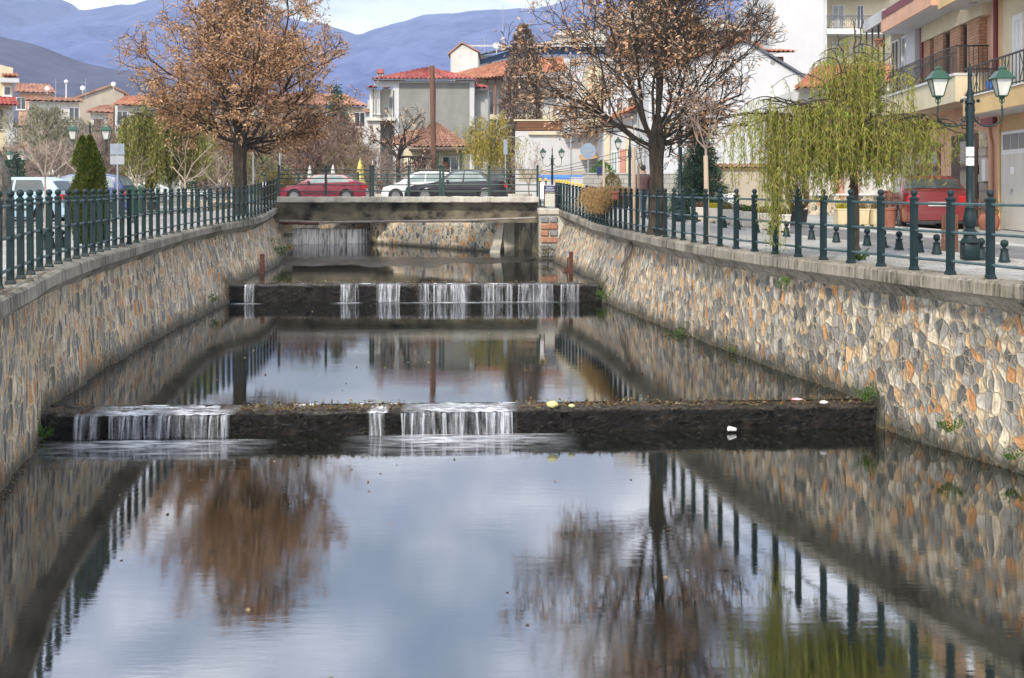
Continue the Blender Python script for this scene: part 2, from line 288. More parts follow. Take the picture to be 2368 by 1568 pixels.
# ------------------------------------------------------------------ mesh building
class MB:
    def __init__(s, T=None): s.v = []; s.f = []; s.uv = []; s.T = T; s.at = []
    def add(s, vs, fs, uvs=None, at=None):
        o = len(s.v)
        if s.T: vs = [s.T(*p) for p in vs]
        s.v += [tuple(p) for p in vs]; s.f += [tuple(i+o for i in f) for f in fs]
        s.uv += list(uvs) if uvs is not None else [(p[0]+p[1], p[2]) for p in vs]
        s.at += list(at) if at is not None else [0]*len(vs)
        return s
    def box(s, x0, x1, y0, y1, z0, z1, bev=0, uvm=None):
        if bev:
            b = min(bev, abs(x1-x0)/2.2, abs(y1-y0)/2.2, abs(z1-z0)/2.2)
            vs = []; 
            for zz, ins in ((z0, b), (z0+b, 0), (z1-b, 0), (z1, b)):
                for px, py in ((x0+ins, y0+b), (x0+b, y0+ins), (x1-b, y0+ins), (x1-ins, y0+b), (x1-ins, y1-b), (x1-b, y1-ins), (x0+b, y1-ins), (x0+ins, y1-b)):
                    vs.append((px, py, zz))
            fs = [tuple(range(7, -1, -1)), tuple(range(24, 32))]
            for k in range(3):
                for i in range(8): j = (i+1) % 8; fs.append((k*8+i, k*8+j, k*8+8+j, k*8+8+i))
            return s.add(vs, fs)
        vs = [(x0,y0,z0),(x1,y0,z0),(x1,y1,z0),(x0,y1,z0),(x0,y0,z1),(x1,y0,z1),(x1,y1,z1),(x0,y1,z1)]
        fs = [(0,3,2,1),(4,5,6,7),(0,1,5,4),(1,2,6,5),(2,3,7,6),(3,0,4,7)]
        # separate faces so that brick patterns map on each side
        for f in fs:
            q = [vs[i] for i in f]
            if f in ((0,3,2,1),(4,5,6,7)): u = [(p[0], p[1]) for p in q]
            elif f in ((0,1,5,4),(2,3,7,6)): u = [(p[0], p[2]) for p in q]
            else: u = [(p[1], p[2]) for p in q]
            s.add(q, [(0,1,2,3)], u)
        return s
    def tube(s, pts, rs, n=8, cap=True):
        pts = [Vector(p) for p in pts]
        if not hasattr(rs, '__len__'): rs = [rs]*len(pts)
        vs = []; fs = []
        up = None
        for i, p in enumerate(pts):
            d = (pts[min(i+1, len(pts)-1)]-pts[max(i-1, 0)])
            d = d.normalized() if d.length > 1e-9 else Vector((0,0,1))
            if up is None:
                a = Vector((0,0,1)) if abs(d.z) < .9 else Vector((1,0,0))
                up = d.cross(a).normalized()
            else:
                up = (up - d*up.dot(d)); up = up.normalized() if up.length > 1e-6 else d.orthogonal().normalized()
            w = d.cross(up)
            for k in range(n):
                a = 2*math.pi*k/n
                vs.append(tuple(p + (up*math.cos(a)+w*math.sin(a))*rs[i]))
        for i in range(len(pts)-1):
            for k in range(n):
                k2 = (k+1) % n; fs.append((i*n+k, i*n+k2, (i+1)*n+k2, (i+1)*n+k))
        if cap: fs.append(tuple(range(n-1, -1, -1))); fs.append(tuple((len(pts)-1)*n+k for k in range(n)))
        return s.add(vs, fs)
    def lathe(s, prof, n=12, c=(0,0,0), sq=False, rot=0):
        """prof: list of (radius, z)"""
        vs = []; fs = []
        for r, z in prof:
            for k in range(n):
                a = 2*math.pi*(k+.5)/n+rot; vs.append((c[0]+r*math.cos(a), c[1]+r*math.sin(a), c[2]+z))
        m = len(prof)
        for i in range(m-1):
            for k in range(n): k2 = (k+1) % n; fs.append((i*n+k, i*n+k2, (i+1)*n+k2, (i+1)*n+k))
        fs.append(tuple(range(n-1, -1, -1))); fs.append(tuple((m-1)*n+k for k in range(n)))
        return s.add(vs, fs)
    def ball(s, c, r, n=12, sc=(1,1,1)):
        prof = []; 
        vs = []; fs = []; m = n//2+1
        for i in range(m+1):
            t = math.pi*i/m
            for k in range(n):
                a = 2*math.pi*k/n
                rr = max(math.sin(t), 1e-3)*r
                vs.append((c[0]+rr*math.cos(a)*sc[0], c[1]+rr*math.sin(a)*sc[1], c[2]-r*math.cos(t)*sc[2]))
        for i in range(m):
            for k in range(n): k2 = (k+1) % n; fs.append((i*n+k, i*n+k2, (i+1)*n+k2, (i+1)*n+k))
        return s.add(vs, fs)
    def grid(s, G, uvG=None, at=None, close=False):
        h = len(G); w = len(G[0]); vs = [p for r in G for p in r]
        fs = [(i*w+j, i*w+j+1, (i+1)*w+j+1, (i+1)*w+j) for i in range(h-1) for j in range(w-1)]
        return s.add(vs, fs, [u for r in uvG for u in r] if uvG else None, [a for r in at for a in r] if at else None)
    def prism(s, poly, y0, y1):
        """polygon in x,z extruded along y"""
        n = len(poly); vs = [(x, y0, z) for x, z in poly]+[(x, y1, z) for x, z in poly]
        s.add(vs[:n], [tuple(range(n))], [(x, z) for x, z in poly])
        s.add(vs[n:], [tuple(range(n-1, -1, -1))], [(x, z) for x, z in poly])
        for i in range(n):
            j = (i+1) % n; s.add([vs[i], vs[n+i], vs[n+j], vs[j]], [(0,1,2,3)])
        return s
    def build(s, name, m, parent=None, smooth=False, world=False, angle=40):
        vs = s.v
        if world and parent is not None:
            r = parent
            while r.parent: r = r.parent
            L = r.location; vs = [(p[0]-L[0], p[1]-L[1], p[2]-L[2]) for p in vs]
        return link(name, vs, s.f, m, parent, smooth, s.uv, s.at if any(s.at) else None, angle)
def link(name, vs, fs, m, parent=None, smooth=False, uv=None, at=None, angle=40):
    me = bpy.data.meshes.new(name); me.from_pydata(vs, [], fs)
    if uv is not None:
        l = me.uv_layers.new(name='UVMap'); idx = np.empty(len(me.loops), np.int32); me.loops.foreach_get('vertex_index', idx)
        l.data.foreach_set('uv', np.array(uv, np.float32)[idx].ravel())
    if at is not None:
        a = me.attributes.new('wet', 'FLOAT', 'POINT'); a.data.foreach_set('value', np.array(at, np.float32))
    me.materials.append(m if not isinstance(m, str) else M[m]); me.update()
    if smooth:
        me.polygons.foreach_set('use_smooth', [True]*len(me.polygons))
        try: me.set_sharp_from_angle(angle=R(angle))
        except Exception: pass
    o = bpy.data.objects.new(name, me); C.objects.link(o)
    if parent is not None: o.parent = parent
    return o
def tag(o, label=None, cat=None, group=None, kind=None):
    if label: o['label'] = label
    if cat: o['category'] = cat
    if group: o['group'] = group
    if kind: o['kind'] = kind
    return o
def thing(name, label, cat, loc=(0,0,0), rz=0, group=None, sc=1):
    o = bpy.data.objects.new(name, None); C.objects.link(o); o.location = loc; o.rotation_euler = (0,0,rz); o.scale = (sc,)*3
    o.empty_display_size = .1
    return tag(o, label, cat, group)
def dup(root, loc, rz=None, label=None, group=None, sc=None):
    r = root.copy(); C.objects.link(r); r.location = loc
    if rz is not None: r.rotation_euler = (0,0,rz)
    if sc: r.scale = (sc,)*3
    if label: r['label'] = label
    if group: r['group'] = group
    for ch in list(root.children):
        c = ch.copy(); C.objects.link(c); c.parent = r
        for g in list(ch.children):
            d = g.copy(); C.objects.link(d); d.parent = c
    return r
def cards(name, pos, dr, ln, wd, m, parent=None, origin=(0,0,0), seed=1, bend=0):
    """many leaf-sized diamond faces; numpy"""
    pos = np.asarray(pos, np.float64)-np.asarray(origin); n = len(pos); g = np.random.default_rng(seed)
    dr = np.asarray(dr, np.float64); dr = dr/(np.linalg.norm(dr, axis=1, keepdims=True)+1e-9)
    ra = g.normal(size=(n, 3)); side = np.cross(dr, ra); side /= (np.linalg.norm(side, axis=1, keepdims=True)+1e-9)
    ln = np.broadcast_to(ln, n)[:, None]; wd = np.broadcast_to(wd, n)[:, None]
    nr = np.cross(dr, side)
    V = np.stack([pos, pos+dr*ln*.45+side*wd*.5+nr*wd*.2, pos+dr*ln, pos+dr*ln*.45-side*wd*.5+nr*wd*.2], 1).reshape(-1, 3)
    me = bpy.data.meshes.new(name)
    me.vertices.add(4*n); me.vertices.foreach_set('co', V.astype(np.float32).ravel())
    me.loops.add(4*n); me.loops.foreach_set('vertex_index', np.arange(4*n, dtype=np.int32))
    me.polygons.add(n); me.polygons.foreach_set('loop_start', np.arange(0, 4*n, 4, dtype=np.int32))
    try: me.polygons.foreach_set('loop_total', np.full(n, 4, np.int32))
    except Exception: pass
    me.update(calc_edges=True)
    a = me.attributes.new('rnd', 'FLOAT', 'FACE'); a.data.foreach_set('value', g.random(n).astype(np.float32))
    me.materials.append(M[m]); o = bpy.data.objects.new(name, me); C.objects.link(o)
    if parent is not None: o.parent = parent
    return o
# ------------------------------------------------------------------ canal geometry
def sstep(t): t = max(0, min(1, t)); return t*t*(3-2*t)
def drop(Y): return EYE-.3*sstep((Y-31)/12)
def rise(Y): return .3*sstep((Y-31)/12)+.1*sstep((Y-42)/4)
def gz(X, Y):
    w = 1.0
    if X > 2.6: w = sstep(1-(X-2.6)/4)
    if X < -9.6: w = sstep(1-(-9.6-X)/4)
    return rise(Y)*w
def solveY(y):
    Y = 20.0
    for _ in range(60): Y = .5*Y+.5*drop(Y)*F/(y-HY)
    return Y
LP = [(24,657.6),(49.5,644.7),(69,633.6),(87.6,626),(108.6,617),(133.5,610.5),(156.7,604.5),(176.5,598.5),(196.6,593),(215,587.5),(231,583),(246,579),(263,574.5),(281,570),(298,565.5),(313.6,561),(330.7,556.5),(347.5,552),(363.7,547.5),(381,543.6),(396,540.3),(412,536.7),(426,533),(442,529.5),(458,526),(472.7,523),(487.7,520.3),(503.6,517.7),(516.8,515.7),(529.7,513.8),(541,512.2),(553,510.5),(563,509),(573,507.4),(582,505.8),(589.7,503.5),(597,500.5),(604,497),(612,493),(619,489.5),(625,486),(632,482.5),(638.6,479)]
RP = [(2290,645),(2198,634.8),(2113,625.5),(2037,616.5),(1968,608.5),(1903,601),(1845,594),(1792,588),(1743,581.8),(1697.6,576),(1662,570.5),(1629,565),(1600,560),(1577,556),(1557,552.3),(1539,549),(1521,545.5),(1503,542),(1487.5,539),(1473,536.2),(1459.7,533.6),(1446.5,531),(1434,528.5),(1422,525.8),(1411,523.3),(1403,521.6),(1396,520),(1389.5,518.5),(1383,517),(1377.5,515.5),(1372,514),(1365.7,511.5),(1357.7,507),(1349.8,503.2),(1341,499.9),(1333,497),(1324.9,494.4),(1317,491.8),(1310,489.3),(1302.6,486.8),(1296.8,484.9),(1291.5,483.3),(1286.7,482)]
def topath(L):
    A = np.array([[PX(x, solveY(y)), solveY(y)] for x, y in L])
    B = A.copy()
    for _ in range(6): B[1:-1] = .5*B[1:-1]+.25*(B[:-2]+B[2:])
    return B
LB = topath(LP); RB = topath(RP)
def extend(B, n):
    d = B[0]-B[min(4, len(B)-1)]; d = d/np.linalg.norm(d)*.7
    return np.vstack([B[0]+d*k for k in range(n, 0, -1)]+[B])
LF = extend(LB, 2); RF = extend(RB, 2)     # fence posts
LX = extend(LB, 13); RX = extend(RB, 14)   # coping line
def interpX(B, Y): return float(np.interp(Y, B[:, 1], B[:, 0]))
def mono(B):
    o = [B[0]]
    for p in B[1:]:
        if p[1] > o[-1][1]+.02: o.append(p)
    return np.array(o)
LM = mono(LX); RM = mono(RX)
ZP1, ZC1, ZP2, ZP3, ZP4, ZP5 = -2.24, -1.972, -1.9, -1.46, -1.42, -.8
LBASE = np.array([(-3.2,3),(-5.5,12.2),(-6.05,14.3),(-6.27,15.3),(-6.75,19.1),(-7.1,23.7),(-7.3,28.6),(-7.4,31),(-7.5,35.8),(-7.95,40),(-8.5,44)])
RBASE = np.array([(9.4,3),(5.98,13.2),(5.53,14.3),(5.09,15.8),(4.84,16.5),(4.36,18.6),(3.6,22.7),(3.07,25.5),(2.4,29.6),(2.3,31),(1.55,37.6),(1.3,41)])
def zwater(Y, left): return ZP1 if Y < (15.2 if left else 15.8) else ZP2 if Y < 29.8 else ZP3
def canal_wall(name, B, BASE, sgn, Y0, Y1, m, label):
    Ys = np.arange(Y0, Y1, .2); nv = 15
    g = np.random.default_rng(3); ph = g.uniform(0, 6.28, 12)
    G = []; U = []; A = []
    s = 0; pb = None
    for Y in Ys:
        bx = interpX(BASE, Y); tx = interpX(B, Y)+sgn*.03; zt = rise(Y)-.35
        zw = zwater(Y, sgn < 0); row = []; ur = []; ar = []
        if pb is not None: s += math.hypot(bx-pb[0], Y-pb[1])
        pb = (bx, Y)
        for k in range(nv+1):
            v = k/nv; z = -2.7+(zt+2.7)*v
            t = max(0, (z-ZP1)/(zt-ZP1)) if zw == ZP1 else max(0, (z-zw)/(zt-zw))
            x = bx+(tx-bx)*t
            x += .025*math.sin(Y*2.1+ph[0]+z*1.7)+.018*math.sin(Y*4.7+ph[1]-z*4)+.012*math.sin(Y*9.3+z*7+ph[2])
            row.append((x, Y, z)); ur.append((s-(.8 if sgn < 0 else .35)*min(Y/abs(bx), 4)*(x-bx)*(1 if bx > 0 else -1), z)); ar.append(max(0, min(1, 1-(z-zw)/.55)))
        G.append(row); U.append(ur); A.append(ar)
    if sgn > 0: G = [r[::-1] for r in G]; U = [r[::-1] for r in U]; A = [r[::-1] for r in A]
    o = MB().grid(G, U, A).build(name, m, None, True)
    tag(o, label, 'wall'); return o
canal_wall('canal_wall', LM, LBASE, -1, 5, 43.4, 'stone_left', 'left canal retaining wall of orange and grey rubble stone set in mortar')
canal_wall('canal_wall', RM, RBASE, 1, 5, 40.4, 'stone', 'right canal retaining wall of large grey, cream and orange rubble stones')
# coping swept along the fence line
def sweep(path, prof, closeends=True):
    """prof: (offset toward canal, dz); path: list of (x,y,z,nx,ny)"""
    G = [[(x+nx*o, y+ny*o, z+dz) for o, dz in prof] for x, y, z, nx, ny in path]
    return G
def pathn(B, side):
    out = []
    for i, p in enumerate(B):
        d = B[min(i+1, len(B)-1)]-B[max(i-1, 0)]; d = d/np.linalg.norm(d)
        nx, ny = (d[1], -d[0]) if side < 0 else (-d[1], d[0])
        out.append((p[0], p[1], rise(p[1]), nx, ny))
    return out
def coping(B, side, label, Yend=99):
    B = np.array([p for p in B if p[1] < Yend])
    pt = pathn(B, side)
    g = np.random.default_rng(5 if side > 0 else 6)
    prof = [(-.26, -.3), (-.26, 0), (.2, 0), (.235, -.03), (.24, -.17), (.1, -.23), (-.05, -.385), (-.26, -.385)]
    G = []
    for i, (x, y, z, nx, ny) in enumerate(pt):
        k = g.normal(0, .006, len(prof)); q = 1 - .25*sstep((y-26)/8)
        G.append([(x+nx*((o*q if o > 0 else o)+k[j]), y+ny*((o*q if o > 0 else o)+k[j]), z+dz+g.normal(0, .003)) for j, (o, dz) in enumerate(prof)])
    # refine along the length
    H = []
    for a, b in zip(G[:-1], G[1:]):
        for t in (0, .5): H.append([tuple(np.array(p)*(1-t)+np.array(q)*t) for p, q in zip(a, b)])
    H.append(G[-1])
    if side < 0: H = [r[::-1] for r in H]
    mb = MB().grid([r+[r[0]] for r in H]); mb.add(H[0], [tuple(range(len(prof)))]); mb.add(H[-1], [tuple(range(len(prof)-1, -1, -1))])
    o = mb.build('concrete_coping', 'coping', None, True, angle=25); tag(o, label, 'coping'); return o
coping(LX, -1, 'weathered concrete coping slab on top of the left canal wall under the green railing')
coping(RX, 1, 'stained concrete coping slab with slanted underside on top of the right canal wall')

# ---- ground
upL = np.array([(-8.9,43.5),(-10.6,47),(-13,52),(-15.5,58),(-17,64)])
upR = np.array([(1.2,43.5),(.6,44.2),(-6.3,51),(-9,58),(-11,64)])
def groundside(sgn):
    Ys = list(np.arange(4, 43.3, .45))+list(np.arange(43.5, 64.1, .8))
    G = []; U = []
    for Y in Ys:
        if Y < 43.4: e = interpX(LM if sgn < 0 else RM, Y)+sgn*.23
        else: e = interpX(upL if sgn < 0 else upR, Y)
        cols = [0, .25, .6, 1.2, 2, 3, 4.5, 7, 11, 18, 30, 60, 150]
        row = [(e+sgn*c, Y) for c in cols]
        G.append([(x, y, gz(x, y)-.012) for x, y in row]); U.append([(x, y) for x, y in row])
    if sgn < 0: G = [r[::-1] for r in G]; U = [r[::-1] for r in U]
    return G, U
for sgn, nm in ((-1, 'pavement'), (1, 'pavement')):
    G, U = groundside(sgn)
    tag(MB().grid(G, U).build(nm, 'cobble'), kind='structure')
G = [[(x, y, gz(x, 60)*0-.012 + (gz(x, 64) if y < 70 else 0)) for x in (-1500,-400,-150,-60,-30,-17,-13,-9.6,-5,0,2.6,5,8,15,40,150,400,1500)] for y in (64, 69, 90, 140, 300, 700, 1400, 2900)]
tag(MB().grid(G).build('ground', 'ground'), kind='structure')
# upstream basin behind and under the bridge
def strip(name, pts, z0, z1, m, label, wet=None, cat='wall', thick=.35):
    G = []; U = []; A = []; s = 0
    n = 6; prev = None; P2 = []
    for a, b in zip(pts[:-1], pts[1:]):
        k = max(2, int(math.hypot(b[0]-a[0], b[1]-a[1])/.4))
        P2 += [(a[0]+(b[0]-a[0])*i/k, a[1]+(b[1]-a[1])*i/k) for i in range(k)]
    P2.append(pts[-1])
    for p in P2:
        if prev: s += math.hypot(p[0]-prev[0], p[1]-prev[1])
        prev = p
        G.append([(p[0]+.02*math.sin(s*3+k), p[1]+.02*math.sin(s*2+k*2), z0+(z1-z0)*k/n) for k in range(n+1)]); U.append([(s, z0+(z1-z0)*k/n) for k in range(n+1)])
        A.append([max(0, 1-(z0+(z1-z0)*k/n-(wet if wet is not None else -9))/.3) for k in range(n+1)])
    mb = MB().grid(G, U, A)
    o = mb.build(name, m, None, True)
    sol = o.modifiers.new('thickness', 'SOLIDIFY'); sol.thickness = thick; sol.offset = 1
    if label: tag(o, label, cat)
    return o
strip('stone_wall', [(-6.35,50.9),(-.57,43.9)], -1.7, -.26, 'stone_small', 'pale rubble stone wall behind the water under the bridge', ZP4)
strip('stone_wall', [(-17.5,62.5),(-5,62.5)], -1.2, .38, 'stone_small', 'far low stone wall above the upstream waterfall', ZP5)
strip('canal_wall', [(-8.4,43.5),(-9.2,44.5),(-13,52),(-17.5,62)], -1.7, .36, 'stone_left', 'upstream canal wall continuing left behind the bridge', ZP4)
# dark culvert mouth beside the right abutment
mb = MB(); mb.box(-.55, .15, 47.6, 47.9, -1.7, -.26); mb.prism([(-.95,-1.7),(-.5,-1.7),(-.3,-.26),(-.5,-.26)], 43.6, 44.1)
mb.build_o = mb.build('culvert_mouth', 'concrete_pale'); tag(mb.build_o, 'dark culvert mouth with slanted concrete edge under the right end of the bridge', 'culvert')
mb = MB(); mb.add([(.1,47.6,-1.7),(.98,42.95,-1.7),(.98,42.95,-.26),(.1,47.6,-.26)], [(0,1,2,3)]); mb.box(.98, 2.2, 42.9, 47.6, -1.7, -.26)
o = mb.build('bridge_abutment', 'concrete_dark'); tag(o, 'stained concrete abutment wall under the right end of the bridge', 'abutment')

# ---- water sheets
def wsheet(name, poly, z, m='water'):
    o = MB().add([(x, y, z) for x, y in poly], [tuple(range(len(poly)))]).build(name, m); tag(o, kind='structure'); return o
def between(Y0, Y1, z, m='water', sk=0, n=24):
    G = []
    for i in range(n+1):
        row = []
        for j in range(9):
            u = j/8
            Y = Y0+(Y1-Y0)*i/n+sk*(u)*(1 if True else 0)
            xl = interpX(LBASE, Y)-.5; xr = interpX(RBASE, Y)+.5
            row.append((xl+(xr-xl)*u, Y, z))
        G.append(row)
    o = MB().grid(G).build('water', m); tag(o, kind='structure'); return o
between(2.5, 15.25, ZP1, sk=.6); between(15.55, 29.95, ZP2, sk=.55)
between(30.2, 38.5, ZP3, 'water_far')
wsheet('water', [(-13,39.2),(1.4,39.2),(1.4,47),(-6,51.2),(-14,51.2)], ZP4, 'water_far')
wsheet('water', [(-17.8,51.2),(-6,51.2),(-5,62.6),(-17.8,62.6)], ZP5, 'water_far')
# ---- weirs: rough dark wet faces
def hN(x, y, s=0):
    v = 0
    for k, (f, a) in enumerate(((2.3, 1), (5.1, .55), (11.3, .35), (23.7, .2))):
        v += a*math.sin(x*f+1.3*k+s+1.7*math.sin(y*f*.8+k))*math.cos(y*f*1.1+2.1*k+s*1.3+math.sin(x*f*.7))
    return v
def weir(name, a, b, z0, z1, dep, label, seed, m='wetrock'):
    """a, b: left and right end of the foot line"""
    ax, ay = a; bx, by = b; L = math.hypot(bx-ax, by-ay); n = int(L/.035); ux, uy = (bx-ax)/L, (by-ay)/L; nx, ny = uy, -ux
    prof = [(0, z0-.3), (0, z0)]+[(-.03*k/9, z0+(z1-z0-.03)*k/9) for k in range(1, 10)]+[(-.05, z1-.005), (-.1, z1+.005), (-.25, z1+.01), (-dep, z1+.01), (-dep, z1-.4)]; NF = 11; NP = len(prof)
    G = []
    for i in range(n+1):
        s = L*i/n; r = []
        for j, (o, z) in enumerate(prof):
            d = hN(s*1.3, z*3+seed, seed)*.03+hN(s*3.1+z*2, z*7+seed, seed+3)*.03+abs(hN(s*7.3, z*15+seed, seed+6))*.022
            oo = o+(d if 0 < j < NP-2 else 0); zz = z+(hN(s, j+seed*2, seed)*.018+hN(s*4.1, j*2.2, seed+5)*.012 if NP-5 <= j < NP-1 else 0)
            r.append((ax+ux*s+nx*oo, ay+uy*s+ny*oo, zz))
        G.append(r)
    A = [[0]*NF+[1]*(NP-NF) for _ in G]
    o = MB().grid(G, None, A).build(name, m, None, True, angle=70); tag(o, label, 'weir'); return o
W1a, W1b = (-6.35, 15.12), (5.25, 15.78); W2a, W2b = (-7.55, 29.75), (2.55, 29.8)
weir('stone_weir', W1a, W1b, ZP1, ZC1+.03, .6, 'nearest low dark wet stone weir crossing the canal, littered with leaves', 1)
weir('stone_weir', W2a, W2b, ZP2, ZP3-.02, .6, 'middle dark wet stone weir in front of the bridge with many small falls', 4)
weir('stone_weir', (-13.3,50.9), (-6.2,50.9), ZP4, ZP5+.01, .5, 'farthest weir seen under the bridge with a continuous curtain of water', 8)
# apron of wet concrete under the bridge
G = []
for i in range(60):
    x = -9+10.6*i/59; r = []
    for j, (Y, z) in enumerate(((35.2,-1.62),(36.2,-1.475),(37.2,-1.44),(38.5,-1.41),(39.6,-1.365),(40.2,-1.375),(41,-1.5))):
        lift = .02*hN(x*1.4, j*1.3, 2)+(-.075 if x > -2.2 and j < 4 else 0)
        r.append((x, Y+.3*math.sin(x*.8), z+lift))
    G.append(r)
m, nt, b = newmat('wet_apron'); tc = N(nt, 'ShaderNodeTexCoord').outputs['Object']
nt.links.new(ramp(nt, noise(nt, tc, 1.6, 7), [(.35, (.008,.007,.005)), (.56, (.035,.029,.019)), (.74, (.14,.115,.08))]), b.inputs['Base Color']); b.inputs['Roughness'].default_value = .13
bump(nt, b, noise(nt, tc, 9, 6), .03); M['apron'] = m
tag(MB().grid(G).build('wet_apron', 'apron', None, True), 'low wet concrete apron in the water under the front of the bridge', 'apron')
# ---- falls
def fallseg(name, a, b, s0, s1, z0, z1, label, seed, grp, thick=1.0, mt='fall'):
    ax, ay = a; bx, by = b; L = math.hypot(bx-ax, by-ay); ux, uy = (bx-ax)/L, (by-ay)/L; nx, ny = uy, -ux
    g = random.Random(seed); mb = MB(); n = max(4, int((s1-s0)/.04))
    G = []; U = []; K = 9; AA = []; SG = []
    for i in range(n+1):
        s = s0+(s1-s0)*i/n; r = []; u = []
        w = .03*math.sin(s*7+seed)+.015*math.sin(s*19)
        for k in range(K):
            t = k/(K-1)
            if k < 3: o = -.35+.195*k; z = z1+.036-.004*k
            else:
                q = (k-2)/(K-3); o = .045+(.06+w)*q**.5; z = z1+.022-(z1+.022-z0)*q**1.5
            r.append((ax+ux*s+nx*o, ay+uy*s+ny*o, z)); u.append((s, z*1.0))
        G.append(r); U.append(u); AA.append([max(0, min(1, min(i, n-i)/max(2., n*.07)-.25+.35*math.sin(i*1.7+seed)))*(.35+.65*min(1, k/3)) if min(i, n-i) < n*.12 else (.45+.55*min(1, k/3)) for k in range(K)])
    mb.grid(G, U, AA)
    # separate denser strands in front
    for _ in range(int((s1-s0)*8*thick)):
        s = g.uniform(s0, s1); wd = g.uniform(.004, .017); o0 = g.uniform(.04, .09); lean = g.uniform(-.03, .03)
        r1 = []; 
        for k in range(6):
            q = k/5; o = o0+.07*q**.5; z = z1+.02-(z1+.02-z0)*q**1.5; ss = s+lean*q; w2 = wd*(1.2-.6*q)
            r1.append([(ax+ux*(ss+d)+nx*o, ay+uy*(ss+d)+ny*o, z) for d in (-w2, w2)])
        SG.append(r1)
    nf = len(mb.f)
    for r1 in SG: mb.grid(r1, None, [[1, 1]]*6)
    o = mb.build(name, mt, None, True); o.data.materials.append(M['strand'])
    for p_ in o.data.polygons[nf:]: p_.material_index = 1
    tag(o, label, 'waterfall', grp); return o
M['strand'] = mat('white_water_strand', (.75,.79,.86), (.66,.72,.8), 3, .35); M['strand'].node_tree.nodes['Principled BSDF'].inputs['Alpha'].default_value = .3
def fall(*a, **k):
    return fallseg(*a, **k)
def spx(px, a, b, Y): return ((PX(px, Y)-a[0])/(b[0]-a[0]))*math.hypot(b[0]-a[0], b[1]-a[1])
for i, (p0, p1, lb) in enumerate(((172, 245, 'thin fall at the left end of the nearest weir'), (250, 545, 'wide curtain of falling water left on the nearest weir'), (853, 893, 'narrow small fall beside a leaf clump at the middle of the nearest weir'), (930, 1195, 'wide curtain of falling water at the middle of the nearest weir'))):
    fall('waterfall', W1a, W1b, spx(p0, W1a, W1b, 15.2+.6*p0/2368), spx(p1, W1a, W1b, 15.2+.6*p1/2368), ZP1, ZC1, lb, i+3, 'falls over the nearest weir')
for i, (p0, p1, lb) in enumerate(((566, 592, 'single thin stream at the far left of the middle weir'), (784, 830, 'small fall right of the dry rock stretch on the middle weir'), (872, 930, 'second fall of the middle weir from the left group'), (966, 1090, 'widest white fall at the centre of the middle weir'), (1112, 1190, 'fall just right of the widest one on the middle weir'), (1196, 1278, 'fall second from the right end of the middle weir'), (1295, 1345, 'rightmost fall of the middle weir'))):
    fall('waterfall', W2a, W2b, spx(p0, W2a, W2b, 29.8), spx(p1, W2a, W2b, 29.8), ZP2, ZP3-.018, lb, i+21, 'falls over the middle weir', thick=.9)
fall('waterfall', (-13.3,50.9), (-6.2,50.9), .3, 7.0, ZP4, ZP5, 'continuous white waterfall seen under the left of the bridge', 40, 'upstream falls', thick=1.2, mt='fall_dense')
def crest(p0, p1, label):
    G = []; A = []
    for i in range(7):
        r = []; a = []
        for j in range(41):
            px = p0+(p1-p0)*j/40; Y0 = 15.12+.66*(px-105)/1930; o = -.06+.72*i/6
            r.append((PX(px, Y0), Y0+o, ZC1+.058+.006*math.sin(px*.21+i*2)+.004*math.sin(px*.6+i)-(.03 if i == 0 else 0)+(-.02 if i == 6 else 0))); a.append(min(1, 6*min(j, 40-j)/40)*1.1)
        G.append(r); A.append(a)
    o = MB().grid(G, None, A).build('foam', 'foam_crest'); tag(o, label, 'foam', kind='stuff')
m_ = M['foam'].copy(); M['foam_crest'] = m_
crest(200, 550, 'rippled white water sliding over the left part of the nearest weir'); crest(850, 900, 'thin white water sliding over the weir beside the leaf clump'); crest(925, 1200, 'rippled white water sliding over the middle of the nearest weir')
def foam(p0, p1, Y, z, dep, label, seed):
    G = []; A = []
    x0, x1 = PX(p0, Y), PX(p1, Y)
    for i in range(13):
        r = []; a = []
        for j in range(31):
            u = j/30; v = i/12; r.append((x0+(x1-x0)*u, Y-.02-dep*v+ (x0+(x1-x0)*u)*.055, z+.006)); a.append((math.sin(math.pi*u)**1.2)*(1-abs(v-.12)/.9)**1.6*(1.1+.35*math.sin(u*23+seed)*math.sin(u*9+v*5)))
        G.append(r); A.append(a)
    o = MB().grid(G, None, A).build('foam', 'foam'); tag(o, label, 'foam', kind='stuff')
foam(110, 660, 15.25, ZP1, 1.5, 'white foam under the wide left fall', 1); foam(800, 1340, 15.4, ZP1, 1.6, 'white foam under the middle fall', 2)
for p0, p1 in ((540, 620), (770, 845), (860, 1350)): foam(p0, p1, 29.7, ZP2, .55, 'thin line of foam at the foot of the middle weir', 3)
foam(600, 870, 50.9, ZP4, .8, 'foam at the foot of the upstream fall', 4)
# ---- litter on the weir tops and along the wall foot
def litter(name, pts, label, size=(.03, .09), flat=.25, seed=1):
    g = np.random.default_rng(seed); n = len(pts)
    d = g.normal(size=(n, 3)); d[:, 2] *= flat
    return tag(cards(name, pts, d, g.uniform(*size, n), g.uniform(size[0]*.7, size[1]*.7, n), 'litter', seed=seed), label, 'litter', kind='stuff')
g = np.random.default_rng(11); pts = []
for p0, p1, dn in ((105, 330, 120), (545, 930, 900), (1195, 2035, 1500)):
    for _ in range(dn):
        px = g.uniform(p0, p1); Y0 = 15.12+.66*(px-105)/1930
        Y = Y0+g.uniform(.08, .62); pts.append((PX(px, Y0), Y, ZC1+.05+abs(g.normal(0, .012))))
litter('leaf_litter', pts, 'brown leaves, pebbles and debris lying on the dry parts of the nearest weir', (.025, .085), .35, 2)
pts = [(PX(px, 29.9), 29.85+g.uniform(.05, .5), ZP3+.03+abs(g.normal(0, .01))) for px in g.uniform(530, 1385, 500)]
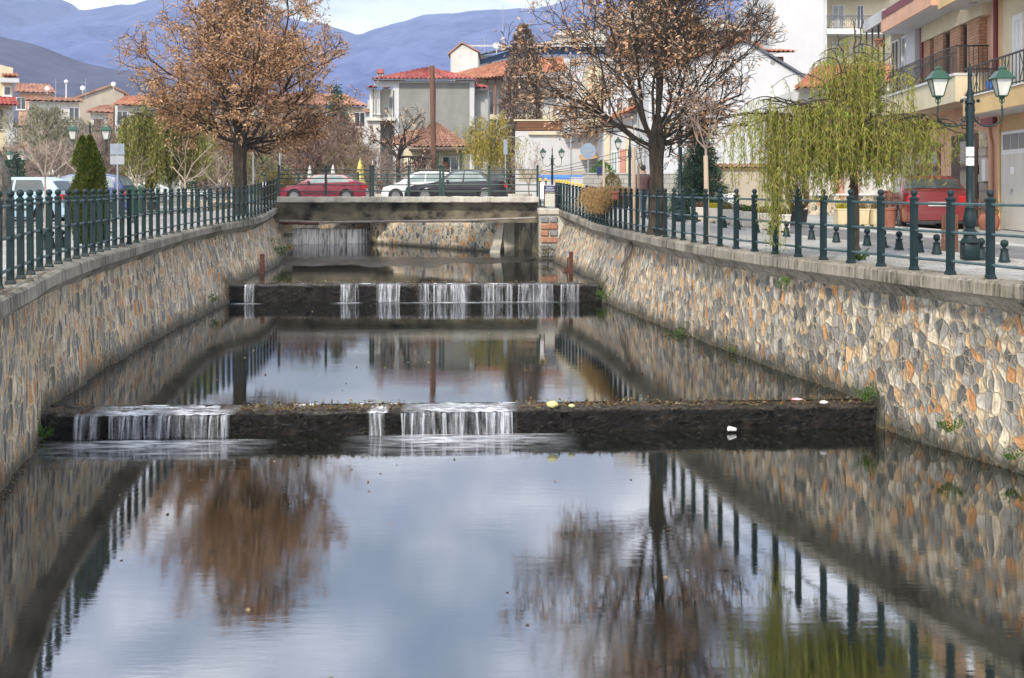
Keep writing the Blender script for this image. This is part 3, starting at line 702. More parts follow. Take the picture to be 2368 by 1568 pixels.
litter('leaf_litter', pts, 'leaf debris caught on the middle weir', (.04, .09), seed=3)
pts = []
for _ in range(260):
    Y = g.uniform(12, 29); pts.append((interpX(RBASE, Y)-g.uniform(.0, .07), Y, (ZP1 if Y < 15.8 else ZP2)+.015))
for _ in range(260):
    Y = g.uniform(12, 29); pts.append((interpX(LBASE, Y)+g.uniform(.0, .07), Y, (ZP1 if Y < 15.2 else ZP2)+.015))
for _ in range(220):
    pts.append((g.uniform(-8, 1.3), 36+g.uniform(0, 1.2), -1.42+.02))
litter('floating_debris', pts, 'floating bits of leaves and foam collected along the foot of the walls', (.02, .06), .1, 4)
pts = [(interpX(LM, Y)+g.uniform(-.2, .2), Y, .012) for Y in g.uniform(11, 15, 170)]+[(interpX(RM, Y)+g.uniform(-.1, .25), Y, .012) for Y in g.uniform(12, 26, 60)]
litter('fallen_leaves', pts, 'fallen dry leaves lying on the coping slabs', (.03, .07), .08, 5)
pts = []
for _ in range(420):
    Y = g.uniform(14, 36); s = g.choice((-1, 1)); x = interpX(RM if s > 0 else LM, Y)+s*g.uniform(.3, 4); pts.append((x, Y, gz(x, Y)+.004))
litter('fallen_leaves', pts, 'scattered dry leaves on the pavements', (.03, .08), .08, 6)
pts = [(g.uniform(-4.5, 4), g.uniform(7.5, 14.5), ZP1+.006) for _ in range(34)]+[(g.uniform(-6, 3), g.uniform(16.5, 29), ZP2+.006) for _ in range(60)]
tag(cards('drifting_leaves', pts, g.normal(size=(len(pts), 3))*np.array((1,1,.02)), .045, .03, 'litter', seed=9), 'single dead leaves drifting on the water', 'leaves', kind='stuff')
# few single pieces of rubbish
def lump(name, mt, px, Y, z, sc, label, cat):
    mb = MB(); mb.ball((0,0,0), 1, 10)
    g = random.Random(px); vs = [(v[0]*sc[0]*(1+g.uniform(-.12,.12)), v[1]*sc[1], v[2]*sc[2]*(1+g.uniform(-.12,.12))) for v in mb.v]
    o = link(name, vs, mb.f, mt, None, True); o.location = (PX(px, Y), Y, z); tag(o, label, cat)
    return o
lump('gourd', 'gourd', 1277, 15.55, ZC1+.1, (.085,.05,.045), 'pale green oblong vegetable lying on the nearest weir', 'vegetable')
lump('gourd', 'gourd', 1322, 15.6, ZC1+.07, (.05,.04,.025), 'smaller flattened pale green scrap beside the oblong vegetable', 'vegetable')
lump('wrapper', 'plastic_pink', 1843, 16.05, ZC1+.075, (.085,.06,.018), 'pink plastic wrapper on the right part of the nearest weir', 'wrapper')
lump('wrapper', 'plastic_white', 1905, 15.8, ZC1+.08, (.06,.05,.025), 'grey white stone-like scrap near the right end of the weir', 'scrap')
mb = MB().lathe([(.022,0),(.036,.11),(.034,.11),(.02,.01)], 14)
o = mb.build('plastic_cup', 'plastic_white', None, True); o.location = (PX(1700, 15.5), 15.45, ZP1+.045); o.rotation_euler = (0, R(-80), R(12)); tag(o, 'crushed translucent plastic cup floating at the foot of the nearest weir', 'cup')

# ------------------------------------------------------------------ railings
def make_post(parent, fin='iron'):
    mb = MB(); w = .038
    mb.lathe([(.075,0),(.075,.012),(.058,.05)], 4, rot=0); mb.box(-w, w, -w, w, .0, .925)
    mb.lathe([(w*1.5,.925),(w*1.75,.935),(w*1.75,.95),(w*1.2,.965)], 4)
    p = mb.build('post', 'iron', parent)
    f = MB().lathe([(.036,.965),(.03,.972),(.022,.985)], 12).ball((0,0,1.022), .045, 14).build('finial', fin, p, True)
    return p
def railing(label, B, zf, yellow=None, heights=(.165, .53, .885)):
    t = thing('iron_railing', label, 'railing', (B[0][0], B[0][1], 0)); o = Vector(t.location)
    protos = {}
    for i, p in enumerate(B):
        d = B[min(i+1, len(B)-1)]-B[max(i-1, 0)]; rz = math.atan2(d[1], d[0])
        key = 'yellow' if yellow and yellow(i, p) else 'iron'
        if key not in protos:
            q = make_post(t, key); protos[key] = q
        else:
            s = protos[key]; q = s.copy(); C.objects.link(q); q.parent = t
            for c in list(s.children): cc = c.copy(); C.objects.link(cc); cc.parent = q
        q.location = (p[0]-o.x, p[1]-o.y, zf(p)+.001); q.rotation_euler = (rnd.uniform(-.008,.008), rnd.uniform(-.008,.008), rz)
    for h in heights:
        pts = []
        for i, p in enumerate(B): pts.append((p[0]-o.x, p[1]-o.y, zf(p)+h+rnd.uniform(-.004,.004)))
        MB().tube(pts, .0185, 8).build('rail', 'iron_rail', t, True)
    return t
railing('long green iron railing with ball tops along the left bank', LF, lambda p: rise(p[1]))
nR = len(RF)
railing('green iron railing along the right bank, its last ball tops painted yellow', RF, lambda p: rise(p[1]), lambda i, p: i >= nR-10)
t2 = railing('short two-post green railing with yellow ball tops beside the bridge end', np.array([(PX(1249,41.2),41.2),(PX(1261.5,41.2),41.2)]), lambda p: PZ(480, 41.2), lambda i, p: True)
# far canal-side railings seen beyond on the left square
railing('low green railing with ball tops in the park behind the left trees', np.array([(x, 46+.08*x) for x in np.arange(-18.5, -11.6, .5)]), lambda p: .0)
railing('short green railing with ball tops behind the flower box', np.array([(PX(1386+i*11.2, 45), 45+.1*i) for i in range(9)]), lambda p: PZ(503, 45))
# ------------------------------------------------------------------ bridge
bt = thing('road_bridge', 'flat concrete road bridge over the canal with stained side beam', 'bridge', (-3.9, 42.5, 0))
BZ = .735
mb = MB(); xs = np.linspace(-8.78, 1.0, 80); g = np.random.default_rng(9)
G = []
for x in xs:
    q = g.normal(0, .008, 6); G.append([(x, 43.0, BZ-.02), (x, 42.5, BZ+q[0]), (x, 42.47+q[1], BZ-.03), (x, 42.48+q[2], BZ-.2+q[3]), (x, 42.58, BZ-.235), (x, 42.85, BZ-.235)])
mb.grid([r[::-1] for r in G]); mb.add(G[0], [tuple(range(6))]); mb.add(G[-1], [tuple(range(5, -1, -1))])
mb.build('edge_coping', 'concrete_pale', bt, False, True)
MB().box(-9.0, 1.3, 42.86, 43.7, -.25, .38).box(-13.0, 1.3, 49.4, 56.9, -.25, .38).box(-8.95, 1.0, 42.84, 42.999, .3, BZ-.235).build('deck', 'concrete_dark', bt, False, True)  # deck left open in the middle, an unseen gap that lets daylight under it
mb = MB().add([(-13,49.45,.4),(2.6,49.45,.4),(2.6,56.5,.4),(-13,56.5,.4)], [(0,1,2,3)]); mb.build('road_surface', 'asphalt', bt, False, True)
MB().box(-8.8, 1.0, 56.5, 56.9, .38, .75).build('far_coping', 'concrete_pale', bt, False, True)
# pipes along the beam
for nm, mt, pts, r in (('pipe', 'pipe', [(PX(735,42.3),42.35,PZ(514.5,42.3)), (PX(900,42.3),42.35,PZ(512,42.3)), (PX(1080,42.3),42.35,PZ(509.5,42.3)), (PX(1240,42.3),42.35,PZ(503.5,42.3))], .045),
                       ('pipe', 'pipe', [(PX(645,42.3),42.3,PZ(511.5,42.3)), (PX(700,42.3),42.3,PZ(512.5,42.3)), (PX(740,42.3),42.3,PZ(516,42.3))], .055),
                       ('pipe', 'rust', [(PX(648,42.3),42.25,PZ(515.5,42.3)), (PX(720,42.3),42.25,PZ(517,42.3)), (PX(738,42.3),42.25,PZ(517,42.3))], .05)):
    o = MB().tube(pts, r, 10).build(nm, mt, None, True)
    tag(o, {'pipe0': 'long pale pipe running along the bridge beam', 'pipe1': 'short thicker grey pipe at the left end of the bridge beam', 'pipe2': 'rusty pipe end under the left of the bridge beam'}[('pipe2' if mt == 'rust' else 'pipe0' if r == .045 else 'pipe1')], 'pipe')
def bridge_rail(label, xsn, Y, z0, H, rails, postw):
    t = thing('bridge_railing', label, 'railing', (xsn[0], Y, 0)); first = None
    for i, x in enumerate(xsn):
        if first is None:
            mb = MB().box(-postw, postw, -postw, postw, z0, z0+H-.11).lathe([(postw*1.9,z0+H-.11),(postw*1.9,z0+H-.1),(.02,z0+H-.085)], 4); q = mb.build('post', 'iron_dark', t)
            MB().ball((0,0,z0+H-.05), .055, 12).build('finial', 'iron_dark', q, True); first = q
        else:
            q = first.copy(); C.objects.link(q); q.parent = t
            cc = first.children[0].copy(); C.objects.link(cc); cc.parent = q
        q.location = (x-xsn[0], 0, 0)
    for h in rails: MB().tube([(0,0,z0+h),(xsn[-1]-xsn[0],0,z0+h)], .02, 8).build('rail', 'iron_dark', t, True)
    return t
bridge_rail('dark green five-bar railing on the near edge of the bridge', [PX(p, 42.7) for p in (645, 753.5, 857, 863, 945, 1018, 1025, 1131, 1243)], 42.7, BZ-.02, 1.21, (.22, .46, .7, .86, 1.02), .042)
bridge_rail('dark green railing on the far edge of the bridge behind the cars', [PX(p, 56.7) for p in (690, 763, 828, 895, 964, 1035, 1103, 1172)], 56.7, .73, 1.12, (.2, .45, .7, .95), .05)
# stone pier between wall and bridge
t = thing('stone_pier', 'square pier of grey and red-brown blocks where the right wall meets the bridge', 'pier', (1.3, 40.2, -1.46))
x0, x1, y0 = PX(1247, 40.2), PX(1293, 40.2), 40.2
MB().box(x0+.03, x1+.4, y0+.06, 42.45, -1.7, PZ(497, y0), 0).build('core', 'concrete_pale', t, False, True)
MB().box(x0-.02, x1+.03, y0-.02, 42.46, PZ(497, y0)+.001, PZ(483, y0), .03).build('cap', 'concrete_pale', t, False, True)
M['block_red'] = mat('red_brown_block', (.3,.12,.07), (.42,.25,.17), 6, .85, .02, 20); M['block_blue'] = mat('blue_grey_block', (.14,.15,.17), (.28,.28,.28), 6, .85, .02, 20)
zt = PZ(499, y0); g = random.Random(4)
rows = [('block_blue', 2), ('block_red', 1), ('block_red', 2), ('block_red', 1), ('block_blue', 2), ('block_blue', 2), ('block_blue', 1), ('block_blue', 2)]
for r_, (mt, k) in enumerate(rows):
    h = .215; z1 = zt-.03-r_*.24
    for j in range(k):
        a = x0+.045+(x1-x0-.06)*j/k; b_ = x0+.03+(x1-x0-.06)*(j+1)/k-.02
        MB().box(a, b_, y0-.01-g.uniform(0,.03), y0+.3, z1-h, z1, .035).build('block', 'block_red' if mt == 'block_red' and j == 0 else 'block_blue', t, False, True)
# sign cabinet on the pier
Ysg = 41.0; t = thing('street_sign', 'dark blue street name plate in Greek and Latin letters above a faded pale panel', 'street sign', (PX(1271, Ysg), Ysg, PZ(482, Ysg)))
sx0, sx1 = PX(1259.5, Ysg), PX(1283.5, Ysg)
MB().box(sx0, sx1, Ysg, Ysg+.04, PZ(447.5, Ysg), PZ(430, Ysg), .008).build('name_plate', 'signblue', t, False, True)
MB().box(sx0+.01, sx1-.01, Ysg+.005, Ysg+.12, PZ(478, Ysg), PZ(448, Ysg), .01).build('panel', mat('faded_panel', (.42,.55,.5), (.55,.42,.33), 9, .7), t, False, True)
for xx in (sx0-.03, sx1+.0): MB().box(xx, xx+.03, Ysg+.01, Ysg+.06, PZ(481.5, Ysg), PZ(428, Ysg)).build('leg', 'rust', t, False, True)
MB().box(sx0-.01, sx1+.01, Ysg-.005, Ysg+.05, PZ(429.8, Ysg), PZ(427, Ysg)).build('top_bar', 'metal', t, False, True)
def text(s, x, y, z, size, m, parent, width):
    cu = bpy.data.curves.new('lettering', 'FONT'); cu.body = s; cu.size = size; cu.align_x = 'CENTER'; cu.extrude = .002
    o = bpy.data.objects.new('lettering', cu); C.objects.link(o)
    bpy.context.view_layer.update()
    me = bpy.data.meshes.new_from_object(o.evaluated_get(bpy.context.evaluated_depsgraph_get()))
    bpy.data.objects.remove(o); me.materials.clear(); me.materials.append(M[m])
    co = np.empty(len(me.vertices)*3, np.float32); me.vertices.foreach_get('co', co); co = co.reshape(-1, 3)
    w = co[:, 0].max()-co[:, 0].min(); co[:, 0] *= width/w; co = np.stack([co[:, 0], -co[:, 2], co[:, 1]], 1)
    me.vertices.foreach_set('co', co.astype(np.float32).ravel())
    q = bpy.data.objects.new('lettering', me); C.objects.link(q); q.parent = parent; r = parent
    while r.parent: r = r.parent
    q.location = (x-r.location.x, y-r.location.y, z-r.location.z); return q
M['paintwhite'] = mat('white_lettering', (.8,.8,.8), (.75,.75,.75), 3, .5); M['painty'] = mat('yellow_lettering', (.7,.6,.08), (.6,.5,.06), 3, .5)
plate = t.children[0]
cxs = (sx0+sx1)/2
text('ΛΕΩΦΟΡΟΣ', cxs, Ysg-.004, PZ(436, Ysg), .075, 'paintwhite', plate, .27)
text('ΕΛΕΥΘΕΡΙΑΣ', cxs, Ysg-.004, PZ(441.3, Ysg), .075, 'paintwhite', plate, .33)
text('ELEFTHERIAS', cxs, Ysg-.004, PZ(446.2, Ysg), .065, 'painty', plate, .32)
# rusty stakes standing in the water
for px, yt, yb, lb in ((606.5, 587, 634, 'rusty square pipe standing in the water at the left wall'), (1320.5, 582, 633, 'rusty square pipe standing in the water at the right wall')):
    Y = 33.6; x = PX(px, Y); o = MB().box(x-.06, x+.06, Y-.06, Y+.06, ZP3-.3, PZ(yt, Y), .01).build('rusty_pipe', 'rust'); tag(o, lb, 'pipe')
o = MB().box(PX(1305,34.5), PX(1316,34.5), 34.4, 34.5, ZP3, ZP3+.05).tube([(PX(1302,34.6),34.5,ZP3+.03),(PX(1312,34.6),34.5,ZP3+.1),(PX(1313,34.6),34.5,ZP3+.42)], .025, 6).build('rusty_scrap', 'rust'); tag(o, 'bent rusty scrap iron in the water by the right pipe', 'scrap iron')
# dead roots and a hollow hanging from under the coping on the right
t = thing('hanging_roots', 'dead grey roots hanging over the right canal wall under the coping', 'roots', (2.6, 29, -.4))
for px, y0_, y1_, r in ((1465, 560, 620, .045), (1478, 558, 650, .05), (1496, 565, 660, .035), (1460, 565, 640, .03), (1486, 560, 610, .03)):
    Y = 28.2; pts = []
    for k in range(9):
        y = y0_+(y1_-y0_)*k/8; z = PZ(y, Y); yy = Y-.35*k/8
        zt_ = rise(Y)-.39; tt = (zt_-z)/(zt_-ZP2); xx = interpX(RM, Y)*(1-tt)+interpX(RBASE, Y)*tt-.1
        pts.append((xx+.02*math.sin(k*1.3+px), Y+(1480-px)*.02+.02*k, z))
    MB().tube(pts, [r*(1-.1*k) for k in range(9)], 7).build('root', 'bark_grey', t, True, True)
# ------------------------------------------------------------------ trees
def nrm(v): return v/(np.linalg.norm(v)+1e-9)
class Tree:
    def __init__(s, seed): s.g = np.random.default_rng(seed); s.br = []
    def grow(s, p, d, L, r, lvl, S):
        g = s.g; n = max(3, int(round(L/S['seg'][min(lvl, len(S['seg'])-1)]))); st = L/n
        pts = [np.array(p, float)]; d = nrm(np.array(d, float)); ds = [d]
        for i in range(n):
            d = nrm(d+g.normal(0, S['wig'], 3)+np.array((0, 0, S['trop'][min(lvl, len(S['trop'])-1)]*st)))
            q = pts[-1]+d*st
            if S.get('inside') and i > 0 and not S['inside'](q): break
            pts.append(q); ds.append(d)
        m = len(pts); rs = [max(S['rmin'], r*(1-(1-S['taper'])*k/(n))) for k in range(m)]
        s.br.append((pts, rs, lvl))
        if lvl >= S['max']: return
        nc = S['nch'][lvl]; nc = int(nc*(.5+.5*(m-1)/n)+g.random())
        for k in range(nc):
            t = S['t0'][lvl]+(1-S['t0'][lvl])*(k+g.random())/max(1, nc); f = t*(m-1); i = min(int(f), m-2) if m > 1 else 0
            if m < 2: break
            pos = pts[i]+(pts[i+1]-pts[i])*(f-i); dd = ds[min(i+1, m-1)]
            ra = g.normal(size=3); side = nrm(np.cross(dd, ra)); side = nrm(side*np.array((1, 1, S.get('flat', 1.0))))
            a = R(g.uniform(*S['ang'][lvl])); cd = nrm(dd*math.cos(a)+side*math.sin(a)+np.array((0, 0, S.get('up', 0))))
            s.grow(pos, cd, L*g.uniform(*S['rat'][lvl])*(1-.35*t), rs[i]*g.uniform(.5, .7), lvl+1, S)
    def wood(s, name, m, parent, origin, nlim=(9, 7, 5, 4, 3), minlvl=0, maxlvl=99):
        mb = MB()
        for pts, rs, lvl in s.br:
            if len(pts) < 2 or not minlvl <= lvl <= maxlvl: continue
            mb.tube([p-np.array(origin) for p in pts], rs, nlim[min(lvl, len(nlim)-1)], cap=lvl < 2)
        return mb.build(name, m, parent, True)
    def leafpts(s, lv, per_m, jit=.04):
        P_, D = [], []; g = s.g
        for pts, rs, lvl in s.br:
            if lvl not in lv or len(pts) < 2: continue
            A = np.array(pts); seg = A[1:]-A[:-1]; L = np.linalg.norm(seg, axis=1).sum(); n = g.poisson(L*per_m)
            t = g.random(n)*(len(pts)-1); i = t.astype(int).clip(0, len(pts)-2); f = (t-i)[:, None]
            P_.append(A[i]*(1-f)+A[i+1]*f+g.normal(0, jit, (n, 3))); D.append(nrm(A[-1]-A[0])+g.normal(0, .5, (n, 3)))
        return np.vstack(P_), np.vstack(D)
def tree_thing(name, label, base, cat='tree', group=None): return thing(name, label, cat, base, 0, group)
def trunk_mesh(pts, rs, m, parent, origin, flare=1.35, knots=()):
    mb = MB(); n = 18; P2 = []; R2 = []
    for i in range(len(pts)-1):
        for k in range(5):
            t = k/5; P2.append(np.array(pts[i])*(1-t)+np.array(pts[i+1])*t-np.array(origin)); R2.append(rs[i]*(1-t)+rs[i+1]*t)
    P2.append(np.array(pts[-1])-np.array(origin)); R2.append(rs[-1]); R2[0] *= flare; R2[1] *= 1+(flare-1)*.3
    mb.tube(P2, R2, n)
    vs = []
    for i, v in enumerate(mb.v):
        k = i//n; c = P2[min(k, len(P2)-1)]; a = math.atan2(v[1]-c[1], v[0]-c[0])
        f = 1+.07*math.sin(3*a+k*.3)+.05*math.sin(7*a+k*.15)+.03*math.sin(13*a)
        vs.append((c[0]+(v[0]-c[0])*f, c[1]+(v[1]-c[1])*f, v[2]))
    for (kx, ky, kz, kr) in knots:
        b = MB().ball((kx-origin[0], ky-origin[1], kz-origin[2]), kr, 10, (1, 1, .8)); o = len(vs); vs += b.v; mb.f += [tuple(i+o for i in f) for f in b.f]
    return link('trunk', vs, mb.f, m, parent, True)

def big_tree(name, label, px, Y, zfork, r, ztop, halfw, cx, zlow, seed, leaf_m, nleaf, nlimb, z0, leafsz, sidebias=0, dens=1.0, nch=(7, 6, 5, 0)):
    bx = PX(px, Y); base = (bx, Y, z0); t = tree_thing(name, label, base)
    T = Tree(seed); g = T.g
    ccx = PX(cx, Y); czz = (ztop+zlow)/2; hz = (ztop-zlow)/2
    def inside(q):
        dz = (q[2]-czz)/hz; w = halfw*(1-.28*max(0, dz)) if dz > 0 else halfw*(1-.1*dz*dz)
        lump = 1+.13*math.sin(3.1*math.atan2(q[2]-czz, q[0]-ccx)*2+seed)+.12*math.sin(7*math.atan2(q[1]-Y, q[0]-ccx)+q[2]*1.7)+.16*math.sin(q[0]*3.7+seed)*math.sin(q[2]*4.3+q[1]*2.9)
        return ((q[0]-ccx)/w)**2+((q[1]-Y)/(w))**2+dz*dz*.95 < lump
    S = dict(seg=(.35, .3, .22, .16), wig=.11, trop=(.1 if dens < .8 else .06, .05, .02, -.03), taper=.3, rmin=.0055, max=3, nch=nch, t0=(.22, .15, .1), ang=((25, 60), (25, 65), (25, 70)), rat=((.42, .62), (.38, .6), (.4, .65)), inside=inside, flat=.6, up=.05)
    fk = np.array((bx, Y, zfork))
    for k in range(nlimb):
        az = 2*math.pi*(k+g.uniform(-.3, .3))/nlimb*2.4; el = R(6+78*((k+.5)/nlimb)**1.1+g.uniform(-6, 6))
        d = np.array((math.cos(az)*math.cos(el), math.sin(az)*math.cos(el), math.sin(el)))
        # length to the crown surface
        L = 1.0
        while inside(fk+d*L) or L < 1.5: L += .2
        T.grow(fk+np.array((0, 0, g.uniform(-.25, .35))), d, L*1.02, r*(g.uniform(.2, .36) if dens > .8 else g.uniform(.15, .33)), 0, S)
    T.wood('limbs', 'bark', t, base)
    trunk_mesh([(bx-.03, Y, z0-.05), (bx, Y, z0+(zfork-z0)*.4), (bx-.02, Y, z0+(zfork-z0)*.75), (bx, Y, zfork), (bx+.02, Y, zfork+.6)], [r, r*.93, r*.98, r*1.15, r*.5], 'bark', t, base, knots=[(bx-r*.9, Y-.05, z0+(zfork-z0)*.62, r*.35), (bx+r*.8, Y-.02, zfork-.15, r*.4)])
    Pp, D = T.leafpts((1, 2, 3) if dens > .8 else (2, 3), nleaf, .05)
    if dens < .8: keep = g.random(len(Pp)) < np.clip(.8-(Pp[:, 0]-bx)*.17, .3, 1); Pp, D = Pp[keep], D[keep]
    if len(Pp) > 60000: idx = g.choice(len(Pp), 60000, replace=False); Pp, D = Pp[idx], D[idx]
    nz_ = np.sin(Pp[:, 0]*3.3+seed)*np.sin(Pp[:, 2]*5.7+Pp[:, 0]*1.1)*np.cos(Pp[:, 1]*3.9)+.5*np.sin(Pp[:, 0]*8+Pp[:, 1]*6)*np.sin(Pp[:, 2]*11+seed); keep = nz_+g.normal(0, .2, len(Pp)) > -.2; Pp, D = Pp[keep], D[keep]
    D[:, 2] -= .55; n = len(Pp)
    cards('crown', Pp, D, g.uniform(*leafsz, n), g.uniform(leafsz[0]*.3, leafsz[1]*.42, n), leaf_m, t, base, seed)
    print(name, 'leaves', n, 'branches', len(T.br)); return t
big_tree('lime_tree', 'large spreading tree covered in dry golden brown leaves on the left bank', 556, 37.5, 2.45, .21, 8.9, 3.8, 566, 1.7, 21, 'leaf_brown', 20, 22, 0, (.07, .16), nch=(9, 7, 5, 0))
big_tree('lime_tree', 'half bare large tree with sparse orange brown leaves on the right bank', 1519, 26.2, 2.15, .165, 7.6, 3.15, 1478, 1.35, 8, 'leaf_orange', 6.5, 24, 0, (.07, .15), dens=.5, nch=(9, 7, 5, 0))

def willow(name, label, px, Y, z0, trunk, leaf_m, limbs, strand, nstr, seed, wood='bark', leafl=(.05, .1), leafw=.012, per_m=34, xr=None, lowpx=None):
    """limbs: list of (end_px, end_z, dy, rise) arching from the fork; strands hang from them"""
    bx = PX(px, Y); base = (bx, Y, z0); t = tree_thing(name, label, base, 'willow'); g = np.random.default_rng(seed)
    trunk_mesh([(bx, Y, z0-.05)]+[(PX(q[0], Y), Y, q[1]) for q in trunk[0]], trunk[1], wood, t, base, 1.15)
    fx, fz = PX(trunk[0][-1][0], Y), trunk[0][-1][1]; mb = MB(); Pp = []; D = []; o3 = np.array(base)
    arcs = []
    for (ex, ez, dy, up, r) in limbs:
        p0 = np.array((fx, Y, fz-.15)); p3 = np.array((PX(ex, Y), Y+dy, ez)); mid = (p0+p3)/2+np.array((0, 0, up)); mid[:2] = p0[:2]*.6+p3[:2]*.4
        pts = []
        for k in range(15):
            u = k/14; q = p0*(1-u)**2+2*mid*u*(1-u)+p3*u*u; q = q+g.normal(0, .02, 3)*(k > 0); pts.append(q)
        arcs.append(pts); mb.tube([q-o3 for q in pts], [r*(1-.85*k/14)+.004 for k in range(15)], 7)
        # side arches
        for j in range(5):
            i0 = g.integers(3, 12); a = g.uniform(0, 6.28); L = g.uniform(.3, .8)*strand[2]; p = pts[i0]; sub = []
            for k in range(7):
                u = k/6; sub.append(p+np.array((math.cos(a)*L*u, math.sin(a)*L*u, L*(.55*u-.75*u*u))))
            arcs.append(sub); mb.tube([q-o3 for q in sub], [r*.3*(1-.8*k/6)+.003 for k in range(7)], 5)
    sb = MB()
    for _ in range(nstr):
        arc = arcs[g.integers(len(arcs))]; f = (g.random()**.7)*(len(arc)-1); i = min(int(f), len(arc)-2); p = arc[i]*(1-(f-i))+arc[i+1]*(f-i)+g.normal(0, .05, 3)*np.array((1,1,.3))
        if f/(len(arc)-1) < .18: continue
        L = g.uniform(*strand[:2]); 
        if lowpx is not None:
            lz = PZ(lowpx((p[0]/p[1])*F+CX)+g.uniform(-150, 15)*(1 if Y < 30 else .35), p[1]); L = min(L*(1.9 if Y < 30 and 1768 < (p[0]/p[1])*F+CX < 1812 else 1), max(.15, p[2]-lz))
        a = g.uniform(0, 6.28); out = g.uniform(.03, .22); n = max(4, int(L/.14)); pts = []
        ph = g.uniform(0, 6.28)
        for k in range(n+1):
            u = k/n; s_ = L*u; pts.append(p+np.array((math.cos(a)*out*(1-math.exp(-3*u))+.02*math.sin(ph+4*u), math.sin(a)*out*(1-math.exp(-3*u)), .06*math.sin(min(3.1, u*8))-s_)))
        sb.tube([q-o3 for q in pts], .0035, 3, cap=False)
        m = int(L*per_m); tt = g.random(m)*n; ii = tt.astype(int).clip(0, n-1); ff = (tt-ii)[:, None]; A = np.array(pts)
        Pp.append(A[ii]*(1-ff)+A[ii+1]*ff); dd = g.normal(0, .55, (m, 3)); dd[:, 2] = -g.uniform(.5, 1.3, m); D.append(dd)
    mb.build('limbs', wood, t, True); sb.build('twigs', 'leaf_stem', t)
    Pp = np.vstack(Pp); D = np.vstack(D); n = len(Pp); print(name, n)
    cards('crown', Pp, D, g.uniform(*leafl, n), leafw*g.uniform(.7, 1.4, n), leaf_m, t, base, seed); return t
M['leaf_stem'] = mat('willow_twig', (.16,.14,.04), (.24,.2,.07), 4, .8)
# right foreground willow
def low_r(px):
    return float(np.interp(px, [1640, 1690, 1740, 1785, 1800, 1830, 1900, 1960, 2050, 2150, 2210, 2270], [360, 462, 430, 585, 575, 445, 455, 425, 430, 420, 405, 345]))
willow('weeping_willow', 'weeping willow with yellow green foliage hanging over the right railing', 1977, 17.6, 0, ([(1978, .7), (1974, 1.2), (1966, 1.6), (1972, 1.85)], [.065, .062, .06, .055, .05]), 'leaf_willow',
       [(1985, 3.7, .1, .3, .028), (1950, 3.5, .3, .4, .022), (2035, 3.45, -.2, .35, .022), (2010, 3.75, .3, .4, .018), (1915, 3.2, -.2, .45, .018), (2075, 3.2, .2, .4, .018), (2135, 3.05, .3, .5, .016), (1870, 2.85, .1, .5, .016),
        (1690, 2.2, .1, .45, .035), (1740, 2.4, -.4, .4, .03), (1800, 2.5, .5, .4, .03), (1860, 2.45, -.3, .35, .025), (1905, 2.5, .6, .3, .02), (1665, 2.0, .3, .5, .02), (1652, 2.15, -.3, .5, .02), (1720, 2.1, .5, .5, .02), (1770, 2.3, .1, .5, .02), (1830, 2.3, -.7, .4, .02), (1790, 2.35, -.6, .4, .02),
        (2110, 2.2, .1, .35, .03), (2160, 2.15, -.5, .35, .03), (2215, 2.05, .2, .4, .035), (2245, 1.9, -.2, .4, .02), (2268, 1.95, .1, .45, .02), (2190, 2.1, .6, .4, .02), (2230, 2.0, -.4, .45, .02), (2060, 2.15, .8, .3, .025), (2140, 1.95, .7, .4, .02),
        (1960, 2.2, .9, .3, .03), (1990, 2.15, -.9, .3, .03), (1930, 2.3, -.7, .3, .02)],
       (.4, 1.7, .95), 1900, 5, lowpx=low_r, leafl=(.055, .12), leafw=.0125, per_m=33)
def low_l(px): return float(np.interp(px, [255, 300, 360, 430, 520], [330, 430, 430, 425, 400]))
willow('weeping_willow', 'olive green weeping willow behind the left railing beside the lime tree', 352, 50, 0, ([(345, 1.0), (358, 1.9), (380, 2.9)], [.22, .2, .16, .12]), 'leaf_willow_olive',
       [(275, 4.1, 0, 1.2, .08), (310, 4.7, .8, 1.3, .08), (350, 5.2, -.6, 1.2, .08), (400, 5.3, .5, 1.2, .08), (450, 4.9, -.5, 1.3, .08), (500, 4.3, .3, 1.3, .08), (330, 4.2, -1.6, 1.1, .07), (430, 4.2, -1.7, 1.1, .07), (390, 4.6, 1.8, 1.2, .07), (300, 3.5, 1, 1.1, .06), (480, 3.7, 1.2, 1, .06), (262, 3.6, .4, 1.2, .05), (520, 3.6, -.6, 1.2, .05), (290, 3.9, -1.2, 1.3, .05)],
       (1.2, 4.2, 1.6), 1400, 6, lowpx=low_l, leafl=(.12, .2), leafw=.04, per_m=15)
willow('weeping_willow', 'small yellow weeping willow in front of the grey house by the bridge', 1128, 61, .2, ([(1130, 1.5), (1134, 2.6), (1140, 3.2)], [.16, .13, .11, .08]), 'leaf_yellow',
       [(1050, 4.2, 0, 1.3, .05), (1085, 4.9, .5, 1.0, .05), (1120, 4.6, -.5, .9, .05), (1165, 5.3, .4, 1.0, .05), (1185, 4.3, -.4, 1.0, .05), (1215, 3.4, .2, 1.1, .05), (1150, 4.2, 1.2, .9, .05), (1100, 4.1, -1.2, .9, .05)],
       (1, 3.6, 1.2), 420, 7, wood='twig_grey', leafl=(.12, .2), leafw=.045, per_m=11, lowpx=lambda p: 395)

